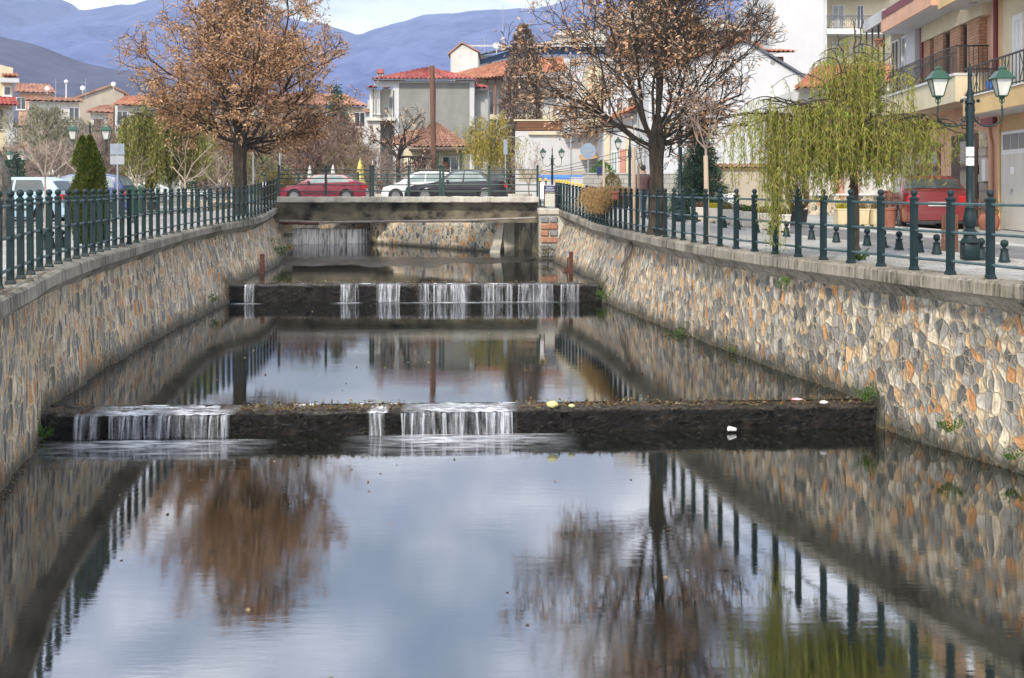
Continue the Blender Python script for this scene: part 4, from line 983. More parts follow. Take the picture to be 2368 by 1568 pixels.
def bare_tree(name, label, px, Y, z0, ztop, halfw, seed, wood='twig', r=.06, zfork=.9, nl=6, nch=(6, 5, 3, 0), mx=3, leaf=None, nleaf=3, lsz=(.08, .14), group=None, cx=None, rmin=.006, cat='tree', el0=25):
    bx = PX(px, Y); base = (bx, Y, z0); t = tree_thing(name, label, base, cat, group); T = Tree(seed); g = T.g
    ccx = PX(cx, Y) if cx else bx; zl = z0+zfork*.7; cz = (ztop+zl)/2; hz = (ztop-zl)/2
    ins = lambda q: ((q[0]-ccx)/halfw)**2+((q[1]-Y)/halfw)**2+((q[2]-cz)/hz)**2 < 1.05+.12*math.sin(q[0]*5+q[2]*4)
    S = dict(seg=(.3, .25, .2, .2), wig=.13, trop=(.12, .1, .05), taper=.3, rmin=rmin, max=mx, nch=nch, t0=(.2, .1, .1), ang=((25, 55), (25, 60), (25, 65)), rat=((.45, .7), (.45, .7), (.45, .7)), inside=ins, up=.12)
    fk = np.array((bx, Y, z0+zfork))
    for k in range(nl):
        az = 2.4*k+g.uniform(-.3, .3); el = R(el0+(80-el0)*(k+.5)/nl); d = np.array((math.cos(az)*math.cos(el), math.sin(az)*math.cos(el), math.sin(el)))
        L = .5
        while ins(fk+d*L) or L < .8: L += .15
        T.grow(fk, d, L, r*.55, 0, S)
    T.wood('branches', wood, t, base, (6, 5, 4, 3))
    trunk_mesh([(bx, Y, z0-.05), (bx+.02, Y, z0+zfork*.5), (bx, Y, z0+zfork+.05)], [r, r*.85, r*.75], wood, t, base, 1.2)
    if leaf:
        Pp, D = T.leafpts((1, 2, 3) if mx > 2 else (1, 2), nleaf, .06); n = len(Pp); D[:, 2] -= .3
        cards('crown', Pp, D, g.uniform(*lsz, n), g.uniform(lsz[0]*.4, lsz[1]*.6, n), leaf, t, base, seed)
    return t
# left side background growth
for a in (('grey green bare tree crown rising above the left lanterns', 95, 78, 0, 6.6, 3.2, 31, 'twig_grey', .14, 1.6, 9, (8, 7, 5, 0), 'leaf_olive', .7),
          ('second tall grey green bare tree right of the left lanterns', 165, 84, 0, 6.3, 2.6, 32, 'twig_grey', .13, 1.6, 9, (8, 7, 5, 0), 'leaf_olive', .8),
          ('brown bare tree left of the olive willow', 232, 70, 0, 5.0, 1.9, 33, 'twig', .12, 1.2, 8, (7, 6, 4, 0), 'leaf_dark', .6),
          ('low dark brown bare tree behind the pointed cypress', 205, 92, 0, 5.4, 2.6, 34, 'twig', .12, 1.2, 9, (8, 6, 5, 0), 'leaf_dark', 1.2),
          ('reddish bare tree behind the street at far left', 40, 66, 0, 3.6, 1.7, 35, 'twig', .1, 1.0, 8, (7, 6, 4, 0), 'leaf_dark', .4),
          ('pinkish bare tree in front of the far left house', 120, 60, 0, 3.5, 1.5, 36, 'twig', .09, 1.0, 8, (7, 6, 4, 0), None, 0)):
    bare_tree('bare_tree', *a[:5], a[5], a[6], wood=a[7], r=a[8], zfork=a[9], nl=a[10], nch=a[11], leaf=a[12], nleaf=a[13], lsz=(.12, .22), rmin=.012)
bare_tree('young_tree', 'small pale forked tree in front of the light blue car', 104, 31, 0, 2.75, 1.0, 41, 'bark_pale', .035, 1.35, 6, (4, 3, 2, 0), leaf='leaf_orange', nleaf=.35, lsz=(.06, .1), rmin=.005)
bare_tree('young_tree', 'small pale bare tree between the two left parked cars', 188, 33, 0, 2.7, .95, 42, 'bark_pale', .03, 1.3, 6, (4, 3, 2, 0), leaf='leaf_orange', nleaf=.25, lsz=(.06, .1), rmin=.005, el0=35)
bare_tree('young_tree', 'pale crooked sapling standing left of the big lime tree', 428, 34, 0, 3.4, .9, 43, 'bark_pale', .04, 1.25, 4, (3, 2, 1, 0), rmin=.005)
bare_tree('young_tree', 'thin pale sapling right next to the olive willow', 318, 40, 0, 2.7, .6, 44, 'bark_pale', .03, 1.2, 4, (3, 2, 1, 0), rmin=.005)
bare_tree('young_tree', 'thin sapling with a few brown leaves left of the lime trunk', 505, 44, 0, 2.6, 1.0, 45, 'bark_pale', .03, 1.1, 5, (4, 3, 2, 0), leaf='leaf_dark', nleaf=1.2, rmin=.005)
# growth between the lime tree and the grey house
for a in (('tangled brown bush behind the left end of the bridge', 690, 66, .2, 5.4, 2.4, 51, 'twig', 'leaf_redbrown', 3.2),
          ('bush of brown twigs and leaves behind the maroon car', 755, 70, .2, 5.6, 2.5, 52, 'twig', 'leaf_dark', 3.2),
          ('yellowish brown bush left of the grey house', 812, 66, .2, 3.6, 1.9, 53, 'twig', 'leaf_olive', 3.0),
          ('reddish brown leafy tree beside the dark conifer', 790, 80, .2, 7.2, 2.4, 54, 'twig', 'leaf_redbrown', 7),
          ('olive shrub behind the lime trunk', 600, 62, .2, 3.2, 1.7, 55, 'twig_grey', 'leaf_olive', 4),
          ('brown twiggy shrub behind the willow and lime', 640, 78, .2, 6.6, 2.8, 56, 'twig', 'leaf_redbrown', 2.5),
          ('brown bare bush between the willow and the lime trunk', 520, 70, .2, 5.2, 2.4, 57, 'twig', 'leaf_dark', 2)):
    bare_tree('bush', *a[:5], a[5], a[6], wood=a[7], r=.07, zfork=.5, nl=11, nch=(7, 6, 4, 0), leaf=a[8], nleaf=a[9], lsz=(.12, .2), rmin=.01, el0=5, cat='bush')
for a in (('tall brown tree mass behind the lime tree to its right', 668, 98, .2, 8.3, 3.4, 151, 'leaf_redbrown'), ('brown leafy tree behind the lime tree to its left', 470, 92, 0, 7.6, 3.2, 152, 'leaf_dark'),
          ('yellowish tree half hidden behind the lime trunk', 560, 86, .2, 6.2, 3.0, 153, 'leaf_olive'), ('brown grey tree in front of the beige gable', 245, 100, 0, 7.2, 2.6, 154, 'leaf_dark'), ('dark brown tree left of the grey house by the conifer', 735, 90, .2, 7.0, 2.4, 155, 'leaf_dark')):
    bare_tree('bare_tree', *a[:7], wood='twig', r=.13, zfork=1.6, nl=10, nch=(8, 7, 4, 0), leaf=a[7], nleaf=2.2, lsz=(.16, .28), rmin=.014, el0=5)
bare_tree('small_tree', 'dark small tree with clusters of rusty leaves in front of the grey house', 920, 60, .3, 5.6, 1.7, 61, 'bark', .14, 2.3, 6, (5, 4, 3, 0), leaf='leaf_orange', nleaf=1.6, lsz=(.12, .2), rmin=.01, el0=15, cx=935)
bare_tree('bush', 'rust coloured shrub at the foot of the wooden pole', 985, 62, .3, 3.0, 1.3, 62, 'twig', .06, .4, 9, (6, 5, 4, 0), leaf='leaf_redbrown', nleaf=5, lsz=(.1, .18), rmin=.008, el0=5, cat='bush')
bare_tree('bush', 'thin grey shrub in front of the cafe at the bridge', 880, 60, .3, 3.2, 1.5, 63, 'twig', .06, .4, 9, (6, 5, 4, 0), leaf='leaf_dark', nleaf=2, lsz=(.1, .18), rmin=.008, el0=5, cat='bush')
bare_tree('young_tree', 'slender bare sapling right of the yellow willow', 1222, 55, .3, 3.4, .9, 64, 'twig', .04, .9, 6, (5, 4, 3, 0), leaf='leaf_yellow', nleaf=.7, rmin=.006)
bare_tree('young_tree', 'dark pruned little tree behind the walking man', 1500, 44, 0, 3.4, .8, 65, 'bark_grey', .07, 1.2, 6, (2, 1, 0, 0), mx=2, rmin=.015, el0=50)
bare_tree('young_tree', 'thin brown sapling rising to the right of the big right tree', 1632, 24, 0, 3.6, .9, 66, 'twig', .035, 1.9, 5, (4, 4, 3, 0), leaf='leaf_orange', nleaf=.4, rmin=.004, lsz=(.05, .09))
# dense tall withered climber between the houses
# conifers
def conifer(name, label, px, Y, z0, ztop, halfw, seed, leaf, layers=26, per=15, droop=-.12, lsz=(.09, .16), dens=34, lw=.3, zb=.15, power=.9):
    bx = PX(px, Y); base = (bx, Y, z0); t = tree_thing(name, label, base, 'conifer'); g = np.random.default_rng(seed); mb = MB(); Pp = []; D = []
    H = ztop-z0; mb.tube([(0, 0, 0), (0, 0, H*.98)], [max(.03, H*.018), .01], 8)
    for i in range(layers):
        u = (i+.5)/layers; zz = zb+(H-zb)*u; Rr = halfw*(1-u)**power*g.uniform(.82, 1.08)+.03
        for k in range(per):
            a = g.uniform(0, 6.28); L = Rr*g.uniform(.75, 1.1); e = np.array((math.cos(a)*L, math.sin(a)*L, droop*L+.12*L*L/halfw)); p = np.array((0, 0, zz+g.normal(0, H*.01)))
            mb.tube([p, p+e*.5, p+e], [.008+.01*(1-u), .008, .003], 4, cap=False)
            n = int(dens*L)+2; s_ = g.random(n)**.7; Pp.append(p+e*s_[:, None]+g.normal(0, .045*halfw+.012, (n, 3))); dd = nrm(e)+g.normal(0, .55, (n, 3)); D.append(dd)
    mb.build('trunk', 'bark', t, True); Pp = np.vstack(Pp); D = np.vstack(D); n = len(Pp); print(name, n)
    cards('crown', Pp, D, g.uniform(*lsz, n), g.uniform(lsz[0]*lw, lsz[1]*lw, n), leaf, t, (0,0,0), seed); return t
conifer('spruce', 'dark blue green spruce behind the lamp post on the right bank', 1618, 37.5, 0, 3.4, 1.3, 81, 'leaf_conifer', 24, 20, -.18, (.05, .1), 110, .35)
conifer('spruce', 'tall dark conifer behind the left lime tree', 778, 92, 0, 9.3, 2.6, 82, 'leaf_conifer', 26, 16, -.25, (.14, .3), 24, .4, 1.0)
conifer('spruce', 'dark conifer top behind the lime crown at left', 470, 100, 0, 8.6, 2.0, 83, 'leaf_conifer', 20, 12, -.25, (.14, .3), 20, .4, 1.0)
def columnar(name, label, px, Y, z0, H, halfw, seed, leaf, n, lsz, prof, cat='cypress', twin=None):
    bx = PX(px, Y); base = (bx, Y, z0); t = tree_thing(name, label, base, cat); g = np.random.default_rng(seed)
    MB().tube([(0, 0, 0), (0, 0, H*.8)], [.035, .012], 8).build('trunk', 'bark', t, True)
    u = g.random(n)**1.15; a = g.uniform(0, 6.28, n); rr = np.interp(u, prof[0], prof[1])*halfw*(.55+.45*g.random(n)**.5)*(1+.14*np.sin(a*3+u*9)+.1*np.sin(a*5-u*17)+.12*np.sin(a*9+u*31)*np.sin(u*43)+g.normal(0, .05, n))
    Pp = np.stack([np.cos(a)*rr, np.sin(a)*rr, .06+u*(H-.06)], 1)
    if twin: k = u > .72; Pp[k & (g.random(n) < .3), 0] -= twin; 
    D = np.stack([np.cos(a)*.5, np.sin(a)*.5, np.full(n, .8)], 1)+g.normal(0, .45, (n, 3))
    cards('crown', Pp, D, g.uniform(*lsz, n), g.uniform(lsz[0]*.35, lsz[1]*.5, n), leaf, t, (0,0,0), seed); return t
PR = ([0, .1, .35, .6, .8, .93, 1], [.75, .95, 1, .78, .5, .25, .03])
columnar('cypress', 'pointed dark green cypress on the left pavement behind the railing', 208, 20.9, 0, 2.02, .32, 91, 'leaf_thuja', 30000, (.03, .06), PR, twin=.14)
columnar('potted_cypress', 'rounded olive conifer shrub in a dark pot across the right street', 1843, 32.4, 0, 2.05, .33, 92, 'leaf_olive', 9000, (.04, .08), ([0, .12, .3, .6, .85, 1], [.0, .1, .95, .85, .5, .05]), 'potted shrub')
columnar('hedge_bush', 'round dark shrub in front of the grey block wall', 1414, 54, 0, 1.75, .5, 93, 'leaf_olive', 5000, (.05, .1), ([0, .5, .8, 1], [.9, 1, .8, .1]), 'bush')
columnar('hedge_bush', 'dark climbing shrub by the blue awning', 1392, 58, .1, 2.3, .8, 94, 'leaf_green', 2500, (.07, .14), ([0, .5, .8, 1], [.9, 1, .7, .1]), 'bush')
columnar('hedge_bush', 'green shrub below the far left balcony', 45, 62, 0, 2.9, 1.3, 95, 'leaf_conifer', 9000, (.09, .16), ([0, .5, .8, 1], [.9, 1, .7, .1]), 'bush')
for px, Y, h, w, lb in ((820, 68, 1.9, 1.2, 'low olive hedge behind the bridge near the parasols'), (640, 60, 1.6, .9, 'small olive bush at the left end of the far railing')):
    columnar('hedge_bush', lb, px, Y, .3, h, w, int(px), 'leaf_olive', 5000, (.08, .15), ([0, .5, .8, 1], [.9, 1, .8, .1]), 'bush')
columnar('ivy_covered_tree', 'tall narrow dead tree wrapped in dark withered creeper and pale seed heads', 1210, 80, 0, 12.4, 1.5, 71, 'leaf_creeper', 15000, (.12, .3), ([0, .25, .4, .6, .8, .93, 1], [.9, 1, .85, .95, .7, .45, .1]), 'tree')
# lichen covered trunk at the left frame edge
bx, Y = PX(-4, 24), 24; t = tree_thing('old_tree', 'thick rough grey trunk cut by the left edge of the picture', (bx, Y, 0))
trunk_mesh([(bx, Y, -.05), (bx+.02, Y, .7), (bx, Y, 1.3), (bx-.12, Y, 1.7), (bx-.38, Y, 2.5)], [.27, .25, .25, .2, .14], 'bark_grey', t, (bx, Y, 0))
# ---- weeds growing from the walls
def weed(label, px, py, Y, n, size, seed, leaf='leaf_green', spread=.12, hang=0):
    p = np.array(P(px, py, Y)); g = np.random.default_rng(seed); Pp = []; D = []; mb = MB(); t = thing('weed', label, 'weed', tuple(p))
    for k in range(9):
        a = g.uniform(0, 6.28); e = np.array((math.cos(a)*spread, -abs(math.sin(a))*spread*.6, g.uniform(.5, 1.4)*spread*(1-2*hang)))
        mb.tube([(0,0,0), tuple(e*.5), tuple(e)], [.003, .003, .002], 4); m = n//9; s_ = g.random(m); Pp.append(e*s_[:, None]+g.normal(0, spread*.16, (m, 3))); D.append(nrm(e)+g.normal(0, .6, (m, 3)))
    mb.build('stem', 'leaf_stem', t); Pp = np.vstack(Pp); D = np.vstack(D); n = len(Pp)
    cards('leaves', Pp, D, g.uniform(size*.6, size*1.3, n), g.uniform(size*.25, size*.5, n), leaf, t, (0,0,0), seed)
weed('green weed at the left wall beside the nearest weir', 104, 1012, 14.9, 170, .05, 1, spread=.16)
weed('green weed where the nearest weir meets the right wall', 2003, 925, 15.75, 200, .05, 2, spread=.17)
weed('green weed low on the right wall below the weir', 2197, 1000, 14.05, 200, .045, 3, spread=.15)
weed('green weed at the waterline near the right picture edge', 2343, 1062, 13.2, 130, .04, 4, spread=.11)
weed('weed tuft at the foot of the right wall half way up the middle pool', 1562, 788, 23.2, 200, .06, 5, spread=.22)
weed('thin weeds low on the right wall', 1693, 815, 20.5, 70, .05, 6, spread=.14)
weed('small leafy creeper hanging from the right coping', 1817, 640, 17.3, 60, .06, 7, spread=.16, hang=.8)
weed('weeds beside the right end of the middle weir', 1400, 690, 29.2, 130, .07, 8, spread=.25)
weed('weeds at the foot of the left wall beyond the middle weir', 652, 590, 38, 220, .09, 9, spread=.4)
weed('weeds at the foot of the left wall in the middle pool', 497, 697, 27.5, 90, .06, 10, spread=.18)
weed('dry ivy at the foot of the stone pier', 1256, 590, 39.9, 200, .07, 11, 'leaf_olive', spread=.35)
weed('tuft of grass at the foot of the willow', 1985, 604, 17.2, 160, .06, 12, spread=.12)
# dry plants in the railing flower box
fbY = 31.0; t = thing('flower_box', 'terracotta flower box on the right railing overflowing with dried tangled plants', 'flower box', (PX(1430, 30.2), 30.2, 0))
MB().box(PX(1415,30.2), PX(1449,30.2), 30.05, 30.3, PZ(462,30.2), PZ(448,30.2), .015).box(PX(1412,30.2), PX(1452,30.2), 30.02, 30.33, PZ(447.9,30.2), PZ(443,30.2), .01).build('box', 'terracotta', t, False, True)
g = np.random.default_rng(17); Pp = []; D = []
for _ in range(900):
    px = g.triangular(1338, 1395, 1456); Y = np.interp(px, [1338, 1370, 1400, 1456], [37.0, 33.5, 32, 29.6])+g.normal(0, .12); top = 433+.02*(px-1338)+g.normal(0, 3)
    p = np.array(P(px, top+g.uniform(0, 14), Y)); hl = g.uniform(.1, .35) if px > 1405 else g.uniform(.2, .62); 
    if px > 1425: hl *= .5
    n = 22; s_ = g.random(n); e = np.array((g.normal(0, .12), g.normal(0, .1), -hl)); Pp.append(p+e*s_[:, None]+g.normal(0, .03, (n, 3))); D.append(e+g.normal(0, .25, (n, 3)))
Pp = np.vstack(Pp); D = np.vstack(D); n = len(Pp)
o = cards('dried_plants', Pp, D, g.uniform(.04, .09, n), g.uniform(.012, .025, n), 'dry_plant', t, tuple(t.location), 17)
# ------------------------------------------------------------------ lamps
def lantern(parent, x, z):
    """lantern hanging point: base at z"""
    lg = MB().lathe([(.085, z+.06), (.165, z+.3)], 4, c=(x,0,0)).build('lantern', 'lamp_glass', parent)
    fr = MB()
    for k in range(4):
        a = 2*math.pi*(k+.5)/4; fr.tube([(x+.09*math.cos(a), .09*math.sin(a), z+.055), (x+.172*math.cos(a), .172*math.sin(a), z+.305)], .009, 4)
    fr.lathe([(.03,z+.0),(.05,z+.03),(.098,z+.045),(.098,z+.06)], 4, c=(x,0,0)); fr.tube([(x,0,z-.08),(x,0,z+.03)], .014, 6)
    for k in range(4): a = math.pi/2*k; fr.tube([(x, 0, z-.07), (x+.04*math.cos(a), .04*math.sin(a), z-.03), (x+.03*math.cos(a), .03*math.sin(a), z+.04)], .006, 4)
    fr.build('frame', 'lamp_green', lg)
    MB().lathe([(.22,z+.3),(.225,z+.315),(.19,z+.34),(.105,z+.43),(.06,z+.435),(.05,z+.46),(.065,z+.465),(.045,z+.49),(.01,z+.51)], 4, c=(x,0,0)).build('lantern_roof', 'lamp_green', lg)
def street_lamp(label, loc, rz, H=2.98, sep=.47, sc=1, first=[None], drop_=0):
    if first[0] is not None: return dup(first[0], loc, rz, label, None, sc)
    t = thing('street_lamp', label, 'street lamp', loc, rz, None, sc); first[0] = t
    MB().box(-.115,.115,-.115,.115,0,.26,.01).lathe([(.16,.26),(.13,.29),(.12,.31),(.1,.33),(.09,.37),(.13,.39),(.135,.41),(.09,.44),(.065,.47),(.09,.53),(.1,.6),(.085,.7),(.07,.76),(.085,.78),(.06,.8),(.055,1.1),(.055,2.2),(.05,2.35),(.075,2.36),(.075,2.4),(.045,2.44),(.055,2.5),(.03,2.6),(.022,2.75),(.03,2.78),(.03,2.82),(.012,2.95),(.004,H)], 14).build('pole', 'iron', t, True, False, 50)
    for s in (-1, 1):
        pts = []
        for k in range(15):
            a = -math.pi*.1+math.pi*1.02*k/14; pts.append((s*(.27-.215*math.cos(a)*1.0), 0, 2.2-.2*math.sin(a)+.02*k/14))
        pts.append((s*sep, 0, 2.33)); 
        MB().tube([(s*.05, 0, 2.38)]+pts, .013, 7).tube([(s*.05,0,2.1),(s*.1,0,2.08),(s*.13,0,2.12),(s*.1,0,2.15)], .01, 6).ball((s*.12,0,2.4), .03, 8).build('arm', 'iron', t, True)
        lantern(t, s*sep, 2.42)
    return t
street_lamp('nearest dark green street lamp with two lanterns, beside the willow', (PX(2243, 17.2), 17.2, 0), R(-4))
street_lamp('double lantern lamp rising behind the pointed cypress', (PX(208, 33), 33, 0), R(3), sc=1.0)
street_lamp('double lantern lamp at the corner right of the bridge railing', (PX(1277, 56.5), 56.5, .1), R(8), sc=1.0)
street_lamp('lamp post in front of the spruce, lanterns hidden in the tree', (PX(1573, 35.5), 35.5, 0), R(25), sc=1.12)
street_lamp('partly hidden lamp post between the white house and big right tree', (PX(1456, 52), 52, .1), 0, sc=1.12)
street_lamp('distant double lantern lamp above the light blue car', (PX(96, 74), 74, 0), R(5))
street_lamp('farther double lantern lamp left of the pointed cypress', (PX(155, 95), 95, 0), R(15))
street_lamp('far street lamp partly hidden behind the small pale tree', (PX(118, 88), 88, 0), R(60), sc=.9)
street_lamp('far lamp post at the left edge under the yellow house', (PX(39, 58), 58, 0), R(70))
# paper sheets taped to the near lamp
o = MB().lathe([(.061,1.42),(.061,1.54)], 14).build('notice', 'paintwhite', None, True); o.location = (PX(2243, 17.2), 17.2, 0); tag(o, 'small white notice wrapped round the nearest lamp post', 'notice')
o = MB().lathe([(.0615,1.56),(.0615,1.7)], 14).build('notice', 'paintwhite', None, True); o.location = (PX(2243, 17.2), 17.2, .0); tag(o, 'larger white notice above the small one on the nearest lamp post', 'notice')
# ---- bollards
BP = [(2322.6,605.6),(2269,600),(2166,587.4),(2126,582.8),(2079,577.6),(2042.5,572),(2005,568),(1933.8,559.8),(1876.5,553.4),(1818.6,546.9),(1782,542),(1750,537.9),(1706.6,530.5),(1675,526.6),(1610,515),(1500,511)]
ordn = ['nearest', 'second', 'third', 'fourth', 'fifth', 'sixth', 'seventh', 'eighth', 'ninth', 'tenth', 'eleventh', 'twelfth', 'thirteenth', 'fourteenth', 'fifteenth', 'farthest']
b0 = None
for i, (x, y) in enumerate(BP):
    Y = EYE*F/(y-HY); loc = (PX(x, Y), Y, 0); lb = f'{ordn[i]} ball-topped green bollard along the kerb of the right street'
    if b0 is None:
        b0 = thing('bollard', lb, 'bollard', loc, 0, 'bollards along the right kerb')
        MB().lathe([(.085,0),(.085,.02),(.075,.03),(.05,.165),(.06,.17),(.06,.185),(.03,.2),(.025,.22)], 16).build('body', 'iron', b0, True); MB().ball((0,0,.27), .058, 14).build('ball', 'iron', b0, True)
    else: dup(b0, loc, 0, lb)
for i, (x, y, lb) in enumerate(((118, 575, 'left bollard of the pair on the near left pavement'), (103, 577, 'bollard hidden between the near left railing posts'), (142, 572, 'right bollard of the group on the near left pavement'), (460, 511, 'bollard on the left pavement beyond the cypress'), (490, 505, 'bollard on the left pavement near the lime tree'), (310, 517, 'bollard on the left kerb under the olive willow'))):
    Y = EYE*F/(y-HY); dup(b0, (PX(x, Y), Y, 0), 0, lb, 'bollards on the left pavement')
# ---- right street: asphalt lane, kerbs, far pavement
def lane(name, L, z, m='asphalt', kind='structure', label=None):
    mb = MB(); G = [[(a, Y, z), (b, Y, z)] for a, b, Y in L]; o = mb.grid(G, [[(a, Y), (b, Y)] for a, b, Y in L]).build(name, m); return tag(o, kind=kind)
def bx_(Y): return float(np.interp(Y, [16, 16.7, 25, 36, 60], [7.35, 7.27, 6.18, 5.5, 5.0]))+.14
def kx_(Y): return float(np.interp(Y, [14, 21, 34, 60], [9.9, 9.24, 8.0, 6.5]))
Ys = np.arange(12, 60, 1.5)
lane('road', [(bx_(Y), kx_(Y), Y) for Y in Ys], .006)
def kerb(f, w, label):
    mb = MB(); G = []
    for Y in Ys: x = f(Y); G.append([(x, Y, -.02), (x, Y, .035), (x+w, Y, .035), (x+w, Y, -.02)])
    o = mb.grid(G).build('kerb', 'kerb', None); tag(o, kind='structure')
kerb(kx_, .14, ''); kerb(lambda Y: bx_(Y)-.04, .05, ''); kerb(lambda Y: kx_(Y)+2.1+.0*Y, .12, '')
def lk(Y): return float(np.interp(Y, [16, 22, 30, 40, 46], [-11.2, -12.2, -13.5, -13.5, -12.5]))
mb = MB(); G = []
for Y in np.arange(15, 46, 1.2): x = lk(Y); G.append([(x+.15, Y, -.02), (x+.15, Y, .05), (x, Y, .05), (x, Y, -.02)])
tag(mb.grid(G).build('kerb', 'kerb'), kind='structure')
lane('road', [(-24, lk(Y), Y) for Y in np.arange(15, 60, 2)], .004)
# ---- planters
def planter(label, loc, w, h, m, plant, first={}):
    k = (m, plant, w)
    if k in first: return dup(first[k], loc, rnd.uniform(-.1, .1), label)
    t = thing('planter', label, 'planter', loc, 0, 'planters along the street' if m == 'planter_white' else 'cream planters across the street'); first[k] = t
    mb = MB(); 
    mb.lathe([(w*.62,.07),(w*.7,h-.05),(w*.74,h-.045),(w*.74,h),(w*.62,h),(w*.6,h-.06)], 4)
    for sx in (-1, 1):
        for sy in (-1, 1): mb.box(sx*w*.3-.04, sx*w*.3+.04, sy*w*.3-.04, sy*w*.3+.04, 0, .075)
    mb.build('box', m, t)
    g = np.random.default_rng(len(first)+3); n = 500; Pp = np.stack([g.uniform(-w*.42, w*.42, n), g.uniform(-w*.42, w*.42, n), h-.03+g.random(n)**1.5*.16], 1); D = g.normal(size=(n, 3)); D[:, 2] = abs(D[:, 2])+.6
    cards('plant', Pp, D, g.uniform(.04, .08, n), g.uniform(.015, .03, n), plant, t, (0,0,0), 3); return t
M['leaf_yf'] = leafmat('yellow_flowers', [(.2,.22,.03), (.55,.48,.03), (.7,.6,.05), (.1,.16,.03)])
pl = [(1597,513,'leaf_dark'),(1629,517,'leaf_yf'),(1661,521,'leaf_olive'),(1692,526,'leaf_dark'),(1716,530,'leaf_green'),(1746,535.5,'leaf_olive'),(1783,541,'leaf_dark')]
for i, (x, y, l) in enumerate(pl): Y = EYE*F/(y-HY); planter(f'{["farthest", "second farthest", "third farthest", "middle", "third nearest", "second nearest", "nearest"][i]} white concrete planter in the row along the right street', (PX(x, Y)+.25, Y+.2, 0), .4, .46, 'planter_white', l)
for i, (x, l) in enumerate(((1950,'leaf_yf'),(1988,'leaf_olive'),(2030,'leaf_olive'))): planter(f'{["left", "middle", "right"][i]} cream planter of the three across the street behind the willow', (PX(x, 31.5+i*-.15), 31.5-i*.15, 0), .42, .5, 'planter_cream', l)
def pot(label, loc, prof, m='terracotta', plant=None, cat='pot'):
    t = thing('plant_pot', label, cat, loc); MB().lathe(prof, 18).build('pot', m, t, True)
    if plant:
        g = np.random.default_rng(int(abs(loc[0]*100))); n = 260; h = prof[-2][1]; Pp = np.stack([g.normal(0, .09, n), g.normal(0, .09, n), h+g.random(n)*.3], 1); D = g.normal(size=(n, 3)); D[:, 2] = abs(D[:, 2])+.5
        cards('plant', Pp, D, g.uniform(.04, .1, n), g.uniform(.01, .02, n), plant, t, (0,0,0), 5)
UR = [(.08,0),(.13,.1),(.155,.24),(.12,.36),(.1,.4),(.12,.43),(.12,.45),(.1,.43),(.08,.38)]
pot('left brown urn standing by the garage wall', (PX(2276, 29.3), 29.3, 0), UR, plant='leaf_dark'); pot('right brown urn beside the garage door', (PX(2298, 28.6), 28.6, 0), UR, plant='leaf_olive')
pot('tall terracotta pot beside the folding bench', (PX(2059, 31), 31, 0), [(.13,0),(.17,.46),(.19,.47),(.19,.53),(.17,.53),(.15,.48)], plant='leaf_redbrown')
pot('black plastic pot holding the rounded conifer shrub', (PX(1843, 32.4), 32.35, 0), [(.24,0),(.3,.42),(.31,.43),(.31,.46),(.27,.46),(.26,.4)], 'plastic')
# folding wooden bench
t = thing('wooden_bench', 'red brown slatted wooden folding bench behind the willow', 'bench', (PX(2090, 31.4), 31.4, 0))
mb = MB()
for k in range(4): mb.box(-.45,.45,-.2+k*.11,-.12+k*.11,.44,.46)
mb.build('seat', 'tile_old', t); mb = MB()
for k in range(4): mb.box(-.45,.45,.24+k*.01,.26+k*.01,.55+k*.1,.62+k*.1)
mb.build('backrest', 'tile_old', t)
for s in (-.4, .4):
    MB().tube([(s,-.2,0),(s,.2,.44)], .012, 6).tube([(s,.22,0),(s,-.18,.44)], .012, 6).tube([(s,.2,.44),(s,.28,.98)], .012, 6).build('leg', 'iron_black', t)
# ---- wooden tree guard behind the near lamp
t = thing('tree_guard', 'brown wooden slat tree guard behind the nearest lamp', 'tree guard', (PX(2203, 19.2), 19.2, 0))
for i, x in enumerate((-.2,-.1,0,.08,.17)): MB().box(x-.022,x+.022,-.1+.12*(i%2),-.08+.12*(i%2),0,.62+.03*math.sin(i*3)).build('slat', 'wood', t)
# ---- stakes and poles
def pole(name, label, cat, px0, y0, px1, y1, Y, r, m, n=8):
    a = P(px0, y0, Y); b = P(px1, y1, Y); o = MB().tube([(0,0,0), (b[0]-a[0], 0, b[2]-a[2])], [r, r*.85], n).build(name, m, None, True); o.location = a; tag(o, label, cat); return o
pole('wooden_stake', 'pale round wooden stake tied to the thin sapling on the right', 'stake', 1636, 556, 1632, 360, 23.5, .055, 'wood_pale')
pole('wooden_stake', 'brown wooden stake just left of the walking man', 'stake', 1467, 520, 1465, 340, 33, .06, 'wood_pale')
pole('wooden_stake', 'shorter stake between the brown stake and the walking man', 'stake', 1477, 517, 1476, 382, 33.5, .045, 'wood_pale')
pole('utility_pole', 'leaning dark wooden utility pole in front of the grey house', 'utility pole', 1004, 420, 999, 152, 63, .16, 'pole_wood', 12)
pole('metal_pole', 'thin tall grey pole right of the central lamp', 'pole', 1321, 425, 1319, 120, 58, .045, 'metal')
pole('metal_pole', 'thin grey metal post behind the left railing of the bridge', 'pole', 648, 425, 646, 308, 60, .05, 'metal')
pole('metal_pole', 'slim bluish post behind the lime trunk', 'pole', 586, 425, 585, 330, 50, .035, 'metal')
pole('wooden_stake', 'thin wooden stake between the round sign and the brown stake', 'stake', 1397, 470, 1396, 370, 50, .06, 'wood_pale')
pole('wooden_stake', 'brown prop post leaning under the willow trunk', 'stake', 1977, 600, 1974, 440, 17.9, .03, 'pole_wood')
